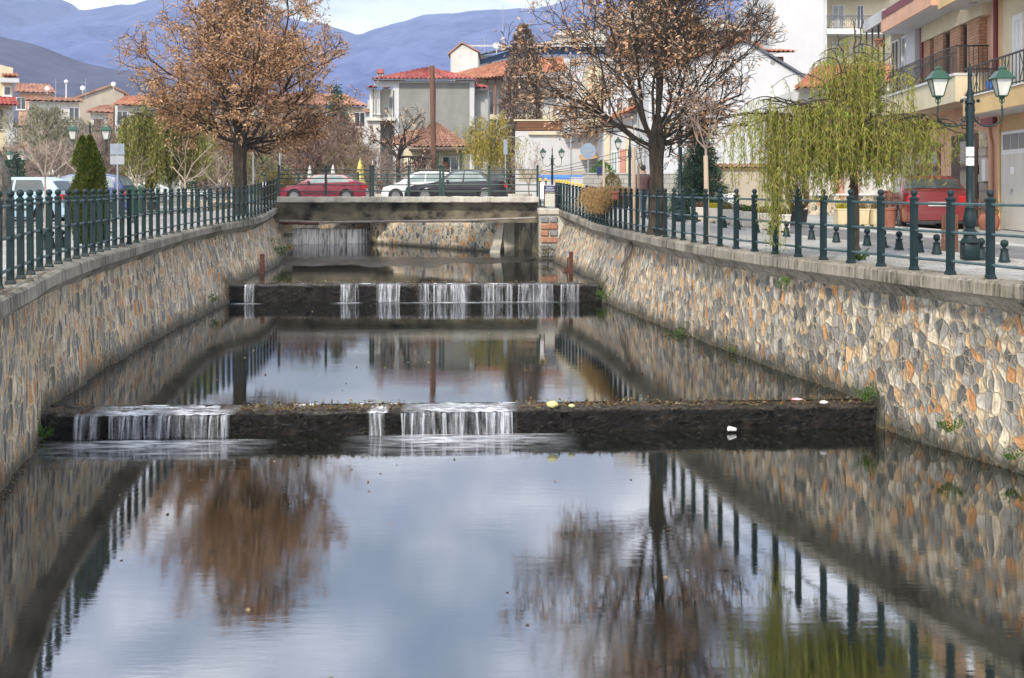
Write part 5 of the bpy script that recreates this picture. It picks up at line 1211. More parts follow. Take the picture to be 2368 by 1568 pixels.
# wires
def wire(label, pts, r=.012):
    P3 = [P(*p) for p in pts]; out = []
    for a, b in zip(P3[:-1], P3[1:]):
        L = math.dist(a, b)
        for k in range(10): u = k/10; out.append((a[0]+(b[0]-a[0])*u, a[1]+(b[1]-a[1])*u, a[2]+(b[2]-a[2])*u-.04*L*u*(1-u)))
    out.append(P3[-1]); tag(MB().tube(out, r, 4).build('cable', 'iron_black', None), label, 'cable')
wire('black cable running down the wooden utility pole', [(1003, 168, 62.8), (1007, 210, 62.8), (1006, 330, 62.8)], .02); wire('black cable from the utility pole to the orange roofed house', [(1003, 165, 62.8), (1120, 200, 88)], .02)
for i, (a, b) in enumerate((((1254, 395), (1480, 338)), ((1262, 398), (1500, 349)), ((1270, 400), (1500, 360)))): wire(['upper', 'middle', 'lower'][i]+' cable of three crossing in front of the white wall', [(*a, 56), (*b, 55)], .012)
# ---- road signs
def sign(label, px, ybase, Y, ztop, build, r=.03):
    z0 = PZ(ybase, Y); t = thing('road_sign', label, 'road sign', (PX(px, Y), Y, z0)); MB().tube([(0,0,0),(0,0,ztop-z0)], r, 8).build('post', 'metal', t, True); build(t, ztop-z0); return t
def b1(t, h):
    MB().box(-.22,.22,-.035,-.02,h-.36,h-.02,.01).build('upper_plate', 'signback', t); MB().box(-.22,.22,-.035,-.02,h-.66,h-.385,.01).build('lower_plate', 'metal', t)
sign('grey post with two rectangular sign backs beside the left willow', 272, 508, 35, PZ(331, 35), b1)
def b2(t, h):
    q = MB().tube([(0,-.05,h-.3),(0,-.03,h-.3)], .36, 28).build('disc', mat('round_sign_back', (.24,.3,.38), (.2,.26,.34), 3, .5), t); MB().box(-.25,.25,-.06,-.055,h-.36,h-.28,.0).build('bracket', 'signback', q)
sign('round grey blue sign disc on a post in front of the white wall', 1360, 425, 52, PZ(334, 52), b2)
def b3(t, h): MB().box(-.1,.1,-.03,-.02,h-.75,h,.01).build('plate', 'signback', t)
sign('narrow tall sign seen edge-on in front of the yellow willow', 1169, 430, 57, PZ(385, 57)+1.35, b3)
def b4(t, h): MB().add([(-.35,-.03,h-.6),(.35,-.03,h-.6),(0,-.03,h)], [(0,1,2)]).add([(-.35,-.02,h-.6),(.35,-.02,h-.6),(0,-.02,h)], [(2,1,0)]).build('plate', 'taillight', t)
sign('red triangular sign behind the light blue car', 91, 425, 55, PZ(405, 55), b4)
o = MB().box(-.05,.05,-.05,.05,0,1.5,.01).ball((0,0,1.6),.075,12).build('barrier_post', 'iron_dark', None, True); o.location = P(612, 440, 46); o.location.z = .0; tag(o, 'taller green ball-topped post at the left end of the bridge', 'post')
o = MB().box(-.07,.07,-.062,-.055,1.1,1.3).build('notice', 'paintwhite'); o.location = (PX(612, 46), 46, 0); tag(o, 'white paper notice on the taller post left of the bridge', 'notice')
o = MB().box(-.09,.09,-.02,.02,0,.62,.01).build('notice', 'paintwhite'); o.location = P(1255, 461, 41.05); tag(o, 'white strip notice hanging on the two-post railing', 'notice')
# blue litter bins, awnings and parasols
o = MB().add([(-1.5,0,0),(1.3,0,0),(1.3,1.0,.16),(-1.5,1.0,.16),(-1.5,0,-.08),(1.3,0,-.08)], [(0,1,2,3),(4,5,1,0)]).build('awning', 'bluecloth'); o.location = P(1306, 411, 60); sol = o.modifiers.new('t', 'SOLIDIFY'); sol.thickness = .02; tag(o, 'bright blue awning over the market stall at the foot of the white wall', 'awning')
def parasol(label, px, Y, ytop, ybot, w, m):
    z1 = PZ(ytop, Y); z0 = PZ(ybot, Y); t = thing('folded_parasol', label, 'parasol', (PX(px, Y), Y, min(z0, .3))); h = z1-min(z0, .3); g = random.Random(px)
    mb = MB(); n = 16; prof = [(w*.85, .35), (w*.95, .5), (w*.7, h*.42), (w*.42, h*.6), (w*.5, h*.72), (w*.3, h*.86), (w*.2, h*.95), (w*.05, h)]
    mb.lathe(prof, n); mb.v = [(x*(1+.22*math.cos(4*math.atan2(y, x)+i*.2)), y*(1+.22*math.cos(4*math.atan2(y, x))), z) for i, (x, y, z) in enumerate(mb.v)]
    mb.build('canopy', m, t, True); MB().tube([(0,0,0),(0,0,h+.03)], .025, 8).box(-.25,.25,-.25,.25,-.0,.07).build('pole', 'metal', t)
parasol('tall folded yellow parasol behind the bridge railing', 834, 59.5, 364, 425, .36, 'yellowcloth'); parasol('folded white parasol behind the maroon car roof', 770, 62, 380, 420, .25, 'whitecloth')
parasol('folded cream parasol left of the maroon car', 716, 64, 382, 420, .25, 'whitecloth'); parasol('folded white parasol right of the yellow one', 862, 60, 371, 425, .2, 'whitecloth')
# ------------------------------------------------------------------ cars
def car(name, label, loc, rz, L, H, W, top, belt, m, glass, wheels, hatch=True, rimm='rim', win=None, ws=None, rw=None, wr=.3, cat='car', group=None):
    """x: 0 at nose .. L at tail; nose points to local -x. top: roof outline knots; belt: belt line knots"""
    t = thing(name, label, cat, loc, rz, group); n = 64
    tx = [p[0] for p in top]; tz = [p[1] for p in top]; bxx = [p[0] for p in belt]; bz = [p[1] for p in belt]
    ztop = lambda x: float(np.interp(x, tx, tz)); zb = lambda x: min(float(np.interp(x, bxx, bz)), ztop(x)-.004)
    def zlow(x):
        z = .2
        for wx in wheels:
            d = abs(x-wx)
            if d < wr+.06: z = max(z, math.sqrt((wr+.06)**2-d*d)+wr*.95)
        return min(z, zb(x)-.03)
    def plan(x):  # rounding of nose and tail seen from above
        e = min(x, L-x)/.55; return W/2*(1-.16*(1-min(1, e))**2)
    def wid(x, z):
        b = zb(x); w = plan(x)
        if z <= b: u = (z-.2)/max(.05, b-.2); return w*(.955+.045*math.sin(min(1, max(0, u))*2.6))
        u = (z-b)/max(.02, H-b); return w*(.985-.185*min(1, u)**1.1)
    xs = sorted(set([0, L]+[L*i/n for i in range(n+1)]+[w+s*(wr+.06)*k for w in wheels for s in (-1, 1) for k in (1, .97, .85)]))
    G = []
    for x in xs:
        lo, b, tp = zlow(x), zb(x), ztop(x); zs = [lo, lo+(b-lo)*.33, lo+(b-lo)*.7, b, b+(tp-b)*.35, b+(tp-b)*.7, b+(tp-b)*.93, tp]
        ring = []
        for z in zs[:-1]: ring.append((x, -wid(x, z), z))
        we = wid(x, zs[-1])
        for f in (-.9, -.6, -.2, .2, .6, .9): ring.append((x, we*f, tp+.018*(1-f*f)))
        for z in zs[:-1][::-1]: ring.append((x, wid(x, z), z))
        G.append(ring)
    mb = MB().grid(G); mb.add(G[0], [tuple(range(len(G[0])))]); mb.add(G[-1], [tuple(range(len(G[0])-1, -1, -1))]); mb.v = [(x-L/2, y, z) for x, y, z in mb.v]
    body = mb.build('body', m, t, True, angle=38)
    MB().box(-L/2+.25, L/2-.25, -W/2+.12, W/2-.12, .16, .55).build('underbody', 'plastic', t)
    def patch(nm, f, nu, nv, mt, par=t):
        G = [[f(i/nu, j/nv) for j in range(nv+1)] for i in range(nu+1)]; return MB().grid([[(x-L/2, y, z) for x, y, z in r] for r in G]).build(nm, mt, par, True)
    for (x0, x1, x0t, x1t) in win:
        for s in (-1, 1):
            def f(u, v):
                zt_ = lambda x: ztop(x)-.075; 
                xb = x0+(x1-x0)*u; xt = x0t+(x1t-x0t)*u; x = xb+(xt-xb)*v; z = zb(xb)+.03+(zt_(xt)-zb(xb)-.03)*v
                z = min(z, ztop(x)-.03); return (x, s*(wid(x, z)+.006), z)
            patch('side_window', f, 8, 4, glass)
    for nm, (xa, xb) in (('windscreen', ws), ('rear_window', rw)):
        def f(u, v):
            x = xa+(xb-xa)*u; z = ztop(x); w = wid(x, z)*(.93); y = w*(2*v-1); q = 1-(2*v-1)**2
            sl = (ztop(x+.02)-ztop(x-.02))/.04; k = .012/math.hypot(1, sl); return (x-sl*k, y, z+.018*min(1, q*1.4)+k)
        patch(nm, f, 6, 10, glass)
    for wx in wheels:
        for s in (-1, 1):
            y0 = s*(W/2-.02); y1 = s*(W/2-.2)
            wh = MB().lathe([(.02,-.09),(wr-.02,-.09),(wr,-.07),(wr,.07),(wr-.02,.09),(.02,.09)], 28).build('wheel', 'tyre', t, True)
            wh.rotation_euler = (R(90), 0, 0); wh.location = (wx-L/2, s*(W/2-.1), wr)
            mbr = MB(); zz = -.095*s
            mbr.lathe([(wr*.66, zz*.92), (wr*.64, zz*1.02), (.02, zz*1.04)] if s > 0 else [(.02, zz*1.04), (wr*.64, zz*1.02), (wr*.66, zz*.92)], 28)
            mbr.build('rim', rimm, wh, True); sp = MB()
            for k in range(9): a = 2*math.pi*k/9; sp.tube([(wr*.5*math.cos(a), wr*.5*math.sin(a), zz*1.06), (wr*.4*math.cos(a), wr*.4*math.sin(a), zz*1.06)], .018, 6)
            sp.build('rim_hole', 'plastic', wh)
    zc = .2
    def blk(nm, x0, x1, y0, y1, z0, z1, mt): return MB().box(x0-L/2, x1-L/2, y0, y1, z0, z1, .015).build(nm, mt, t, True)
    bl = zb(.12); br = zb(L-.1)
    for s in (-1, 1):
        ww = plan(.1)
        patch('headlight', lambda u, v: (.03+.2*u*1.0, s*(ww*(1.0-.36*(1-u)) if True else 0)+(0 if True else 0), bl-.19+.13*v), 3, 2, 'headlight') if False else blk('headlight', .0, .14, s*ww*.55, s*ww*.93, bl-.2, bl-.07, 'headlight')
        blk('tail_light', L-.13, L+.012, s*plan(L-.1)*.66, s*(plan(L-.1)*1.0), br-.2, br-.04, 'taillight')
        blk('door_handle', L*.52, L*.52+.14, s*(W/2-.02), s*(W/2+.018), zb(L*.5)-.13, zb(L*.5)-.1, 'plastic'); blk('door_handle', L*.745, L*.745+.14, s*(W/2-.03), s*(W/2+.012), zb(L*.7)-.12, zb(L*.7)-.09, 'plastic')
        blk('wing_mirror', ws[0]+.32, ws[0]+.42, s*(W/2-.06), s*(W/2+.13), zb(ws[0]+.4)+.0, zb(ws[0]+.4)+.13, m if m != 'car_maroon' else 'plastic')
        blk('side_moulding', wheels[0]+wr+.12, wheels[1]-wr-.12, s*(W/2-.03), s*(W/2+.008), .42, .47, 'plastic')
    blk('front_bumper', -.03, .1, -W*.42, W*.42, .2, .46, m); blk('rear_bumper', L-.1, L+.05, -W*.43, W*.43, .24, .47, m)
    blk('bumper_skirt', L-.09, L+.035, -W*.4, W*.4, .16, .235, 'plastic')
    blk('number_plate', L+.013, L+.022, -.26, .26, br-.3, br-.19, 'plate'); blk('number_plate', -.04, -.031, -.26, .26, .28, .39, 'plate')
    # door shut lines: thin dark grooves proud of the side
    for x in (win[0][0]+.05, win[0][1]+.03, min(win[1][1], wheels[1]-.05)):
        for s in (-1, 1):
            MB().tube([(x-L/2, s*(wid(x, z)+.001), z) for z in np.linspace(.3, zb(x), 7)], .005, 4).build('door_seam', 'plastic', body)
    return t
sal_top = [(0,.5),(.05,.66),(.5,.76),(1.25,.87),(1.45,.93),(2.05,1.36),(2.35,1.42),(2.9,1.43),(3.3,1.36),(3.72,1.05),(3.85,.99),(4.3,.95),(4.4,.85),(4.45,.5)]
sal_belt = [(0,.6),(1.3,.84),(3.8,.93),(4.45,.86)]
Yb = 49.6
car('parked_car', 'black four-door saloon on the bridge behind the railing', (PX(1054, Yb), Yb+.85, .42), 0, 4.45, 1.44, 1.72, sal_top, sal_belt, 'car_black', 'glass_car', (.88, 3.5), win=[(1.62,2.5,2.12,2.56),(2.58,3.6,2.62,3.2)], ws=(1.5,2.02), rw=(3.34,3.7))
hat_top = [(0,.45),(.06,.62),(.6,.8),(1.05,.9),(1.7,1.3),(2.0,1.36),(2.6,1.37),(3.1,1.3),(3.75,.98),(3.95,.92),(4.05,.8),(4.1,.5)]
hat_belt = [(0,.58),(1.1,.86),(3.7,.95),(4.1,.84)]
Yr = 53.5
car('parked_car', 'maroon hatchback at the left side of the bridge', (PX(742, Yr), Yr+.85, .36), 0, 4.1, 1.38, 1.66, hat_top, hat_belt, 'car_maroon', 'glass_car', (.78, 3.25), win=[(1.35,2.3,1.78,2.32),(2.38,3.4,2.38,3.0)], ws=(1.1,1.64), rw=(3.14,3.7))
sm_top = [(0,.45),(.05,.68),(.5,.82),(.85,.95),(1.5,1.38),(1.8,1.45),(2.8,1.45),(3.35,1.38),(3.6,1.0),(3.68,.8),(3.7,.5)]
sm_belt = [(0,.6),(.9,.9),(3.5,.98),(3.7,.9)]
Yw = 55
car('parked_car', 'small white hatchback half hidden behind the black saloon', (PX(974, Yw), Yw+.2, .38), 0, 3.7, 1.45, 1.6, sm_top, sm_belt, 'car_white', 'glass_car', (.68, 3.05), win=[(1.15,2.05,1.6,2.08),(2.12,3.1,2.14,3.0)], ws=(.92,1.46), rw=(3.38,3.57))
# red saloon on the right, tail towards us
a_top = [(0,.5),(.05,.68),(.6,.79),(1.3,.88),(1.5,.95),(2.15,1.36),(2.5,1.41),(3.0,1.41),(3.35,1.34),(3.9,1.03),(4.0,1.0),(4.4,.98),(4.45,.88),(4.48,.5)]
hd = R(9); rl = (11.1, 29.6)
ang = math.atan2(math.cos(hd), math.sin(hd)); Lr = 4.48
rz = ang+math.pi
car('parked_car', 'red saloon seen from behind, parked on the right behind the willow', (rl[0]+math.sin(hd)*Lr/2, rl[1]+math.cos(hd)*Lr/2, -.02), rz, Lr, 1.38, 1.7, a_top, [(0,.6),(1.3,.86),(4,.97),(4.48,.9)], 'car_red', 'glass_dark', (.85, 3.46), win=[(1.7,2.55,2.2,2.6),(2.62,3.7,2.66,3.25)], ws=(1.56,2.1), rw=(3.4,3.86))
# left cars
Yl = 36.0
car('parked_car', 'light blue small hatchback behind the left railing', (PX(152, Yl)-1.78, Yl+.8, -.05), R(-4), 3.5, 1.44, 1.58, [(0,.5),(.05,.7),(.45,.85),(.75,.98),(1.35,1.4),(1.7,1.45),(2.7,1.45),(3.1,1.36),(3.42,1.0),(3.48,.8),(3.5,.5)], [(0,.6),(.8,.9),(3.3,1.0),(3.5,.9)], 'car_sky', 'glass_dark', (.62, 2.9), win=[(1.0,1.85,1.45,1.88),(1.93,2.95,1.95,2.8)], ws=(.78,1.32), rw=(3.14,3.4), wr=.28)
Ym = 46.0
car('parked_car', 'dark blue people carrier behind the pointed cypress', (PX(290, Ym)-2.1, Ym+.8, 0), 0, 4.2, 1.62, 1.72, [(0,.6),(.05,.78),(.5,.95),(.9,1.08),(1.6,1.52),(2.0,1.62),(3.3,1.6),(3.85,1.5),(4.1,1.1),(4.18,.85),(4.2,.5)], [(0,.7),(1,1.0),(3.9,1.05),(4.2,.95)], 'car_navy', 'glass_car', (.75, 3.4), win=[(1.25,2.15,1.75,2.2),(2.25,3.75,2.3,3.6)], ws=(.95,1.55), rw=(3.88,4.08))
car('parked_car', 'blue hatchback seen from behind beyond the right railing', (PX(1546, 58)+.1, 60, 0), R(84)+math.pi, 3.9, 1.42, 1.66, [(0,.5),(.05,.7),(.5,.82),(.9,.95),(1.55,1.36),(1.9,1.42),(2.9,1.42),(3.3,1.36),(3.75,.98),(3.85,.9),(3.9,.5)], [(0,.6),(.9,.9),(3.7,.98),(3.9,.9)], 'car_blue', 'glass_car', (.72, 3.1), win=[(1.2,2.1,1.65,2.12),(2.18,3.2,2.2,3.0)], ws=(.98,1.5), rw=(3.34,3.72))
for i, (px, Y, lb, mm) in enumerate(((520, 72, 'silver car far behind the olive willow', 'car_silver'), (1385, 58, 'white car roof behind the flower box', 'car_white'), (330, 80, 'white van-like car beyond the left square', 'car_white'))):
    car('parked_car', lb, (PX(px, Y), Y, 0), R(10*i), 4.0, 1.4, 1.66, hat_top[:-2]+[(3.98,.8),(4.0,.5)], hat_belt[:-1]+[(4.0,.84)], mm, 'glass_car', (.78, 3.2), win=[(1.35,2.3,1.78,2.32),(2.38,3.4,2.38,3.0)], ws=(1.1,1.64), rw=(3.14,3.7))
# green wheelie bin
t = thing('wheeled_bin', 'green wheeled bin beyond the pointed cypress', 'bin', (PX(315, 43), 43, 0)); MB().prism([(-.24,.1),(.24,.1),(.3,1.0),(-.3,1.0)], -.3, .3).build('body', 'lamp_green', t); MB().prism([(-.32,1.001),(.32,1.001),(.3,1.06),(.0,1.12),(-.3,1.06)], -.33, .33).build('lid', 'lamp_green', t)
# green hydrant
t = thing('hydrant', 'green hydrant post beyond the right railing', 'hydrant', (PX(1562, 38), 38, 0)); MB().lathe([(.13,0),(.13,.04),(.09,.06),(.09,.5),(.11,.52),(.11,.56),(.06,.6),(.03,.66)], 14).build('barrel', 'lamp_green', t, True); MB().tube([(-.14,0,.42),(.14,0,.42)], .04, 8).build('outlet', 'lamp_green', t, True)
# ------------------------------------------------------------------ person
def skin_mesh(name, verts, edges, radii, m, parent, sub=2, root=0):
    me = bpy.data.meshes.new(name); me.from_pydata(verts, edges, []); o = bpy.data.objects.new(name, me); C.objects.link(o)
    md = o.modifiers.new('skin', 'SKIN'); md.use_smooth_shade = True; sl = me.skin_vertices[0].data
    for i, r in enumerate(radii): sl[i].radius = r if hasattr(r, '__len__') else (r, r)
    sl[root].use_root = True; s2 = o.modifiers.new('sub', 'SUBSURF'); s2.levels = sub; s2.render_levels = sub
    bpy.context.view_layer.update(); me2 = bpy.data.meshes.new_from_object(o.evaluated_get(bpy.context.evaluated_depsgraph_get())); bpy.data.objects.remove(o)
    me2.materials.clear(); me2.materials.append(M[m]); me2.polygons.foreach_set('use_smooth', [True]*len(me2.polygons)); q = bpy.data.objects.new(name, me2); C.objects.link(q); q.parent = parent; return q
M['skin'] = mat('skin', (.42,.26,.19), (.36,.21,.15), 5, .6); M['jacket'] = mat('brown_jacket', (.07,.035,.035), (.1,.05,.045), 8, .75, .01, 14); M['trousers'] = mat('dark_trousers', (.03,.05,.09), (.05,.07,.11), 8, .8, .01, 12); M['hair'] = mat('dark_hair', (.02,.015,.012), (.04,.03,.025), 20, .8); M['shoe'] = mat('dark_shoes', (.02,.018,.016), (.03,.028,.026), 8, .6)
t = thing('person', 'man in a brown jacket and dark trousers walking away behind the right railing', 'person', (PX(1487, 37), 37, gz(PX(1487, 37), 37)), R(12))
V = [(0,0,.88),(0,0,1.05),(0,-.01,1.22),(0,0,1.36),(0,0,1.43),(0,.01,1.5),(0,.01,1.6),
     (.19,0,1.33),(.25,.03,1.08),(.24,.1,.86),(.235,.13,.8), (-.19,0,1.33),(-.25,-.03,1.08),(-.24,.0,.86),(-.235,.02,.8),
     (.09,0,.82),(.1,.12,.47),(.1,.0,.1),(.1,.02,.03),(.1,.16,.03), (-.09,0,.82),(-.1,-.05,.47),(-.1,-.22,.12),(-.1,-.22,.05),(-.1,-.08,.02)]
E = [(0,1),(1,2),(2,3),(3,4),(4,5),(5,6),(3,7),(7,8),(8,9),(9,10),(3,11),(11,12),(12,13),(13,14),(0,15),(15,16),(16,17),(17,18),(18,19),(0,20),(20,21),(21,22),(22,23),(23,24)]
Rr = [(.15,.1),(.15,.1),(.17,.11),(.15,.09),.055,.085,.075,.065,.047,.034,.036,.065,.047,.034,.036,.085,.058,.042,.045,.03,.085,.058,.042,.045,.03]
bd = skin_mesh('body', V, E, Rr, 'trousers', t)
bd.data.materials.append(M['skin']); bd.data.materials.append(M['shoe'])
for p in bd.data.polygons:
    c = p.center
    if c.z > 1.42 or (c.z < .86 and abs(c.x) > .2): p.material_index = 1
    elif c.z < .09: p.material_index = 2
JV = [(0,0,.8),(0,0,1.0),(0,-.01,1.22),(0,0,1.37),(.2,0,1.34),(.265,.03,1.08),(.25,.1,.88),(-.2,0,1.34),(-.265,-.03,1.08),(-.25,.0,.88),(0,0,1.44)]
JE = [(0,1),(1,2),(2,3),(3,4),(4,5),(5,6),(3,7),(7,8),(8,9),(3,10)]
skin_mesh('jacket', JV, JE, [(.19,.13),(.19,.13),(.205,.135),(.18,.11),.085,.066,.054,.085,.066,.054,.07], 'jacket', t)
h = MB().ball((0,-.012,1.62), .1, 16, (.9,1.0,1.05)).build('hair', 'hair', t, True)
for s in (-1, 1): # five fingers on each hand
    hx = s*.235; hy = .14 if s > 0 else .03
    for k, (dx, dy, ln) in enumerate(((0,-.03,.07),(0,-.01,.08),(0,.012,.075),(0,.032,.06),(-s*.03,.03,.05))): MB().tube([(hx+dx,hy+dy,.785),(hx+dx-s*.005,hy+dy+.005,.785-ln*.5),(hx+dx-s*.015,hy+dy+.01,.785-ln)], [.0095,.009,.007], 6).build('finger', 'skin', bd)
# second, mostly hidden person beyond the red car in blue
t = thing('person', 'person in a blue jacket standing behind the red car', 'person', (PX(2122, 36), 36, -.1), R(40))
b2_ = skin_mesh('body', V, E, Rr, 'trousers', t); b2_.data.materials.append(M['skin'])
for p in b2_.data.polygons:
    if p.center.z > 1.42 or (p.center.z < .86 and abs(p.center.x) > .2): p.material_index = 1
skin_mesh('jacket', JV, JE, [(.19,.13),(.19,.13),(.205,.135),(.18,.11),.085,.066,.054,.085,.066,.054,.07], 'bluecloth', t); MB().ball((0,-.012,1.62), .1, 16, (.9,1.0,1.05)).build('hair', 'hair', t, True)
for s in (-1, 1):
    hx = s*.235; hy = .14 if s > 0 else .03
    for k, (dx, dy, ln) in enumerate(((0,-.03,.07),(0,-.01,.08),(0,.012,.075),(0,.032,.06),(-s*.03,.03,.05))): MB().tube([(hx+dx,hy+dy,.785),(hx+dx-s*.015,hy+dy+.01,.785-ln)], [.0095,.007], 6).build('finger', 'skin', b2_)
# ------------------------------------------------------------------ buildings
def tiles(name, quads, m, parent, pw=.26, pl=.36, amp=.045, thick=.05):
    """quads: (A,B,C,D) with A-B the eave and D-C the ridge; barrel tiles as real corrugation"""
    mb = MB()
    for A, B, Cc, D in quads:
        A, B, Cc, D = (np.array(q, float) for q in (A, B, Cc, D)); W_ = max(np.linalg.norm(B-A), np.linalg.norm(Cc-D)); H_ = np.linalg.norm((D+Cc)/2-(A+B)/2)
        nrm_ = np.cross(B-A, (D+Cc)/2-(A+B)/2); nrm_ = nrm_/np.linalg.norm(nrm_); nrm_ = nrm_ if nrm_[2] > 0 else -nrm_
        nu = max(2, int(round(W_/pw))); nv = max(1, int(round(H_/pl))); G = []; U = []
        for j in range(nv*2+1):
            v = min(1, (j//2+(j % 2)*.96)/nv) if j < nv*2 else 1; r = []; u_ = []
            for i in range(nu*4+1):
                u = i/(nu*4); p = (A*(1-u)+B*u)*(1-v)+(D*(1-u)+Cc*u)*v
                hgt = amp*math.cos(2*math.pi*u*nu)+(.07 if j % 2 == 0 else 0)+.012*math.sin(u*31+v*17)
                r.append(tuple(p+nrm_*(hgt+thick))); u_.append((u*nu+.5, v*nv+(.02 if j % 2 == 0 else -.02)))
            G.append(r); U.append(u_)
        mb.grid(G, U); mb.add([tuple(A), tuple(B), tuple(Cc), tuple(D)], [(0,1,2,3)])
    return mb.build(name, m, parent, False, True)
def window(parent, x0, x1, z0, z1, y, m='glass', fr='frame_white', mull=1, sill=True, shutter=False, T=None, bars=0, rec=.0, fw=.06):
    """window in a wall facing the camera (plane y) or in building coordinates T"""
    mb = MB(T); d = .05; f = fw
    mb.box(x0, x0+f, y-d, y+.02, z0, z1).box(x1-f, x1, y-d, y+.02, z0, z1).box(x0+f+.0005, x1-f-.0005, y-d, y+.02, z1-f, z1).box(x0+f+.0005, x1-f-.0005, y-d, y+.02, z0, z0+f)
    for k in range(mull): c = x0+(x1-x0)*(k+1)/(mull+1); mb.box(c-.025, c+.025, y-d+.004, y+.01, z0+f+.001, z1-f-.001)
    for k in range(bars): c = z0+(z1-z0)*(k+1)/(bars+1); mb.box(x0+f+.002, x1-f-.002, y-d+.008, y+.01, c-.02, c+.02)
    w = mb.build('window', fr, parent, False, True)
    MB(T).box(x0+f*.5, x1-f*.5, y-.016, y+.016, z0+f*.5, z1-f*.5).build('pane', 'shutter' if shutter else m, w, False, True)
    if sill: MB(T).box(x0-.08, x1+.08, y-.12, y+.02, z0-.07, z0-.001).build('sill', 'frame_white', w, False, True)
    return w
def bthing(name, label, x, Y, z=0): return thing(name, label, 'building' if name != 'house' else 'house', (x, Y, z))
def antenna(x, Y, z, h, label):
    o = MB().tube([(0,0,0),(0,0,h)], .03, 6).tube([(-.5,0,h*.82),(.4,0,h*.86)], .015, 4); 
    for k in range(5): o.tube([(-.4+.18*k,-.25,h*.83+.01*k),(-.4+.18*k,.25,h*.83+.01*k)], .01, 4)
    o = o.build('antenna', 'metal', None); o.location = (x, Y, z); tag(o, label, 'antenna')
# --- grey house with pink-red hipped roof
Y = 84.0; X = lambda p: PX(p, Y); Z = lambda y: PZ(y, Y)
t = bthing('house', 'two-storey grey house with bright pink-red tiled roof and white corner loggia', X(1000), Y)
MB().box(X(917), X(1093), Y, Y+8, 0, Z(191)).build('grey_wall', 'grey', t, False, True)
MB().box(X(910), X(923), Y-.06, Y+.4, 0, Z(188)).box(X(1086), X(1097), Y-.06, Y+.2, 0, Z(190)).box(X(866), X(1097), Y-.1, Y+.3, Z(192), Z(187)).box(X(866), X(911), Y-.05, Y+.2, Z(201), Z(192.1)).build('white_band', 'white', t, False, True)
MB().box(X(1097), X(1128), Y+1, Y+8, 0, Z(207)).build('side_wing', 'palegrey', t, False, True)
MB().box(X(853), X(877), Y+.5, Y+7, 0, Z(206)).box(X(877), X(911), Y+1.6, Y+7, 0, Z(201)).build('white_wall', 'offwhite', t, False, True)
MB().box(X(849), X(917), Y-.6, Y+1.5, Z(280), Z(273)).box(X(850), X(880), Y-.3, Y+.8, 0, Z(280.1)).build('loggia_slab', 'offwhite', t, False, True)
MB().box(X(862), X(864), Y+.0, Y+.1, 0, Z(206)).box(X(909), X(911.5), Y-.12, Y-.02, Z(360), Z(209)).box(X(862), X(1098), Y-.65, Y-.45, Z(187), Z(184)).box(X(848), X(870), Y-.3, Y-.1, Z(207), Z(203.5)).box(X(1094), X(1131), Y+.3, Y+.5, Z(207), Z(204)).build('gutter', 'gutter', t, False, True)
for a, b in ((860, 866), (872, 877)): window(t, X(a), X(b), Z(262), Z(222), Y+.44, mull=0, shutter=True, fw=.04)
window(t, X(893), X(904), Z(270), Z(218), Y+1.55, mull=0, shutter=True, sill=False)
ez = Z(186); 
tiles('roof', [((X(864), Y-.6, ez), (X(1097), Y-.6, ez), (X(985), Y+3.5, Z(148)), (X(978), Y+3.5, Z(148))), ((X(1097), Y-.6, ez), (X(1097), Y+8, ez), (X(985), Y+4.5, Z(148)), (X(985), Y+3.5, Z(148))),
               ((X(864), Y+8, ez), (X(864), Y-.6, ez), (X(940), Y+3.5, Z(166)), (X(940), Y+4.5, Z(166)))], 'tile_pink', t, .33, .42, .06)
tiles('roof', [((X(847), Y-.2, Z(204)), (X(870), Y-.2, Z(204)), (X(870), Y+3, Z(192)), (X(862), Y+3, Z(192))), ((X(1096), Y+.3, Z(204)), (X(1131), Y+.3, Z(204)), (X(1112), Y+3, Z(190)), (X(1096), Y+3, Z(190)))], 'tile_pink', t, .33, .42, .06)
ch = MB().box(X(869), X(883), Y+.8, Y+1.3, Z(190), Z(174)).box(X(869), X(871), Y+.8, Y+1.3, Z(173.9), Z(167)).box(X(875), X(877), Y+.8, Y+1.3, Z(173.9), Z(167)).box(X(881), X(883), Y+.8, Y+1.3, Z(173.9), Z(167)).build('chimney', 'beige', t, False, True)
MB().prism([(X(868), Z(166.9)), (X(884), Z(166.9)), (X(882), Z(157)), (X(870), Z(157))], Y+.7, Y+1.4).build('chimney_cap', 'tile_pink', ch, False, True)
MB().box(X(840), X(852), Y+2, Y+3.5, Z(248), Z(243)).box(X(842), X(852), Y+2, Y+3.4, Z(242.9), Z(226)).build('balcony', 'palegrey', t, False, True)
# --- pavilion with old red tiles
Y = 68.0
t = bthing('cafe_hut', 'low cafe hut with faded red tiled hipped roof in front of the grey house', X(990), Y, .2)
MB().box(X(930), X(1065), Y+1, Y+6, .2, Z(342)).build('wall', 'cream', t, False, True)
tiles('roof', [((X(950), Y-.2, Z(342)), (X(1092), Y-.2, Z(342)), (X(1006), Y+3, Z(281)), (X(990), Y+3, Z(279))), ((X(870), Y+1.8, Z(330)), (X(952), Y+1.0, Z(338)), (X(975), Y+3, Z(290)), (X(940), Y+3, Z(300)))], 'tile_old', t, .26, .38, .045)
MB().box(X(946), X(1094), Y-.15, Y+5.8, Z(349), Z(344)).build('eaves', 'wood_dark', t, False, True)
for p in (1012, 1066): MB().tube([(X(p), Y, .2), (X(p), Y, Z(348))], .06, 8).build('post', 'lamp_green', t, False, True)
window(t, X(938), X(950), Z(405), Z(362), Y+.97); window(t, X(958), X(985), Z(405), Z(362), Y+.97); window(t, X(1020), X(1060), Z(402), Z(360), Y+.97)
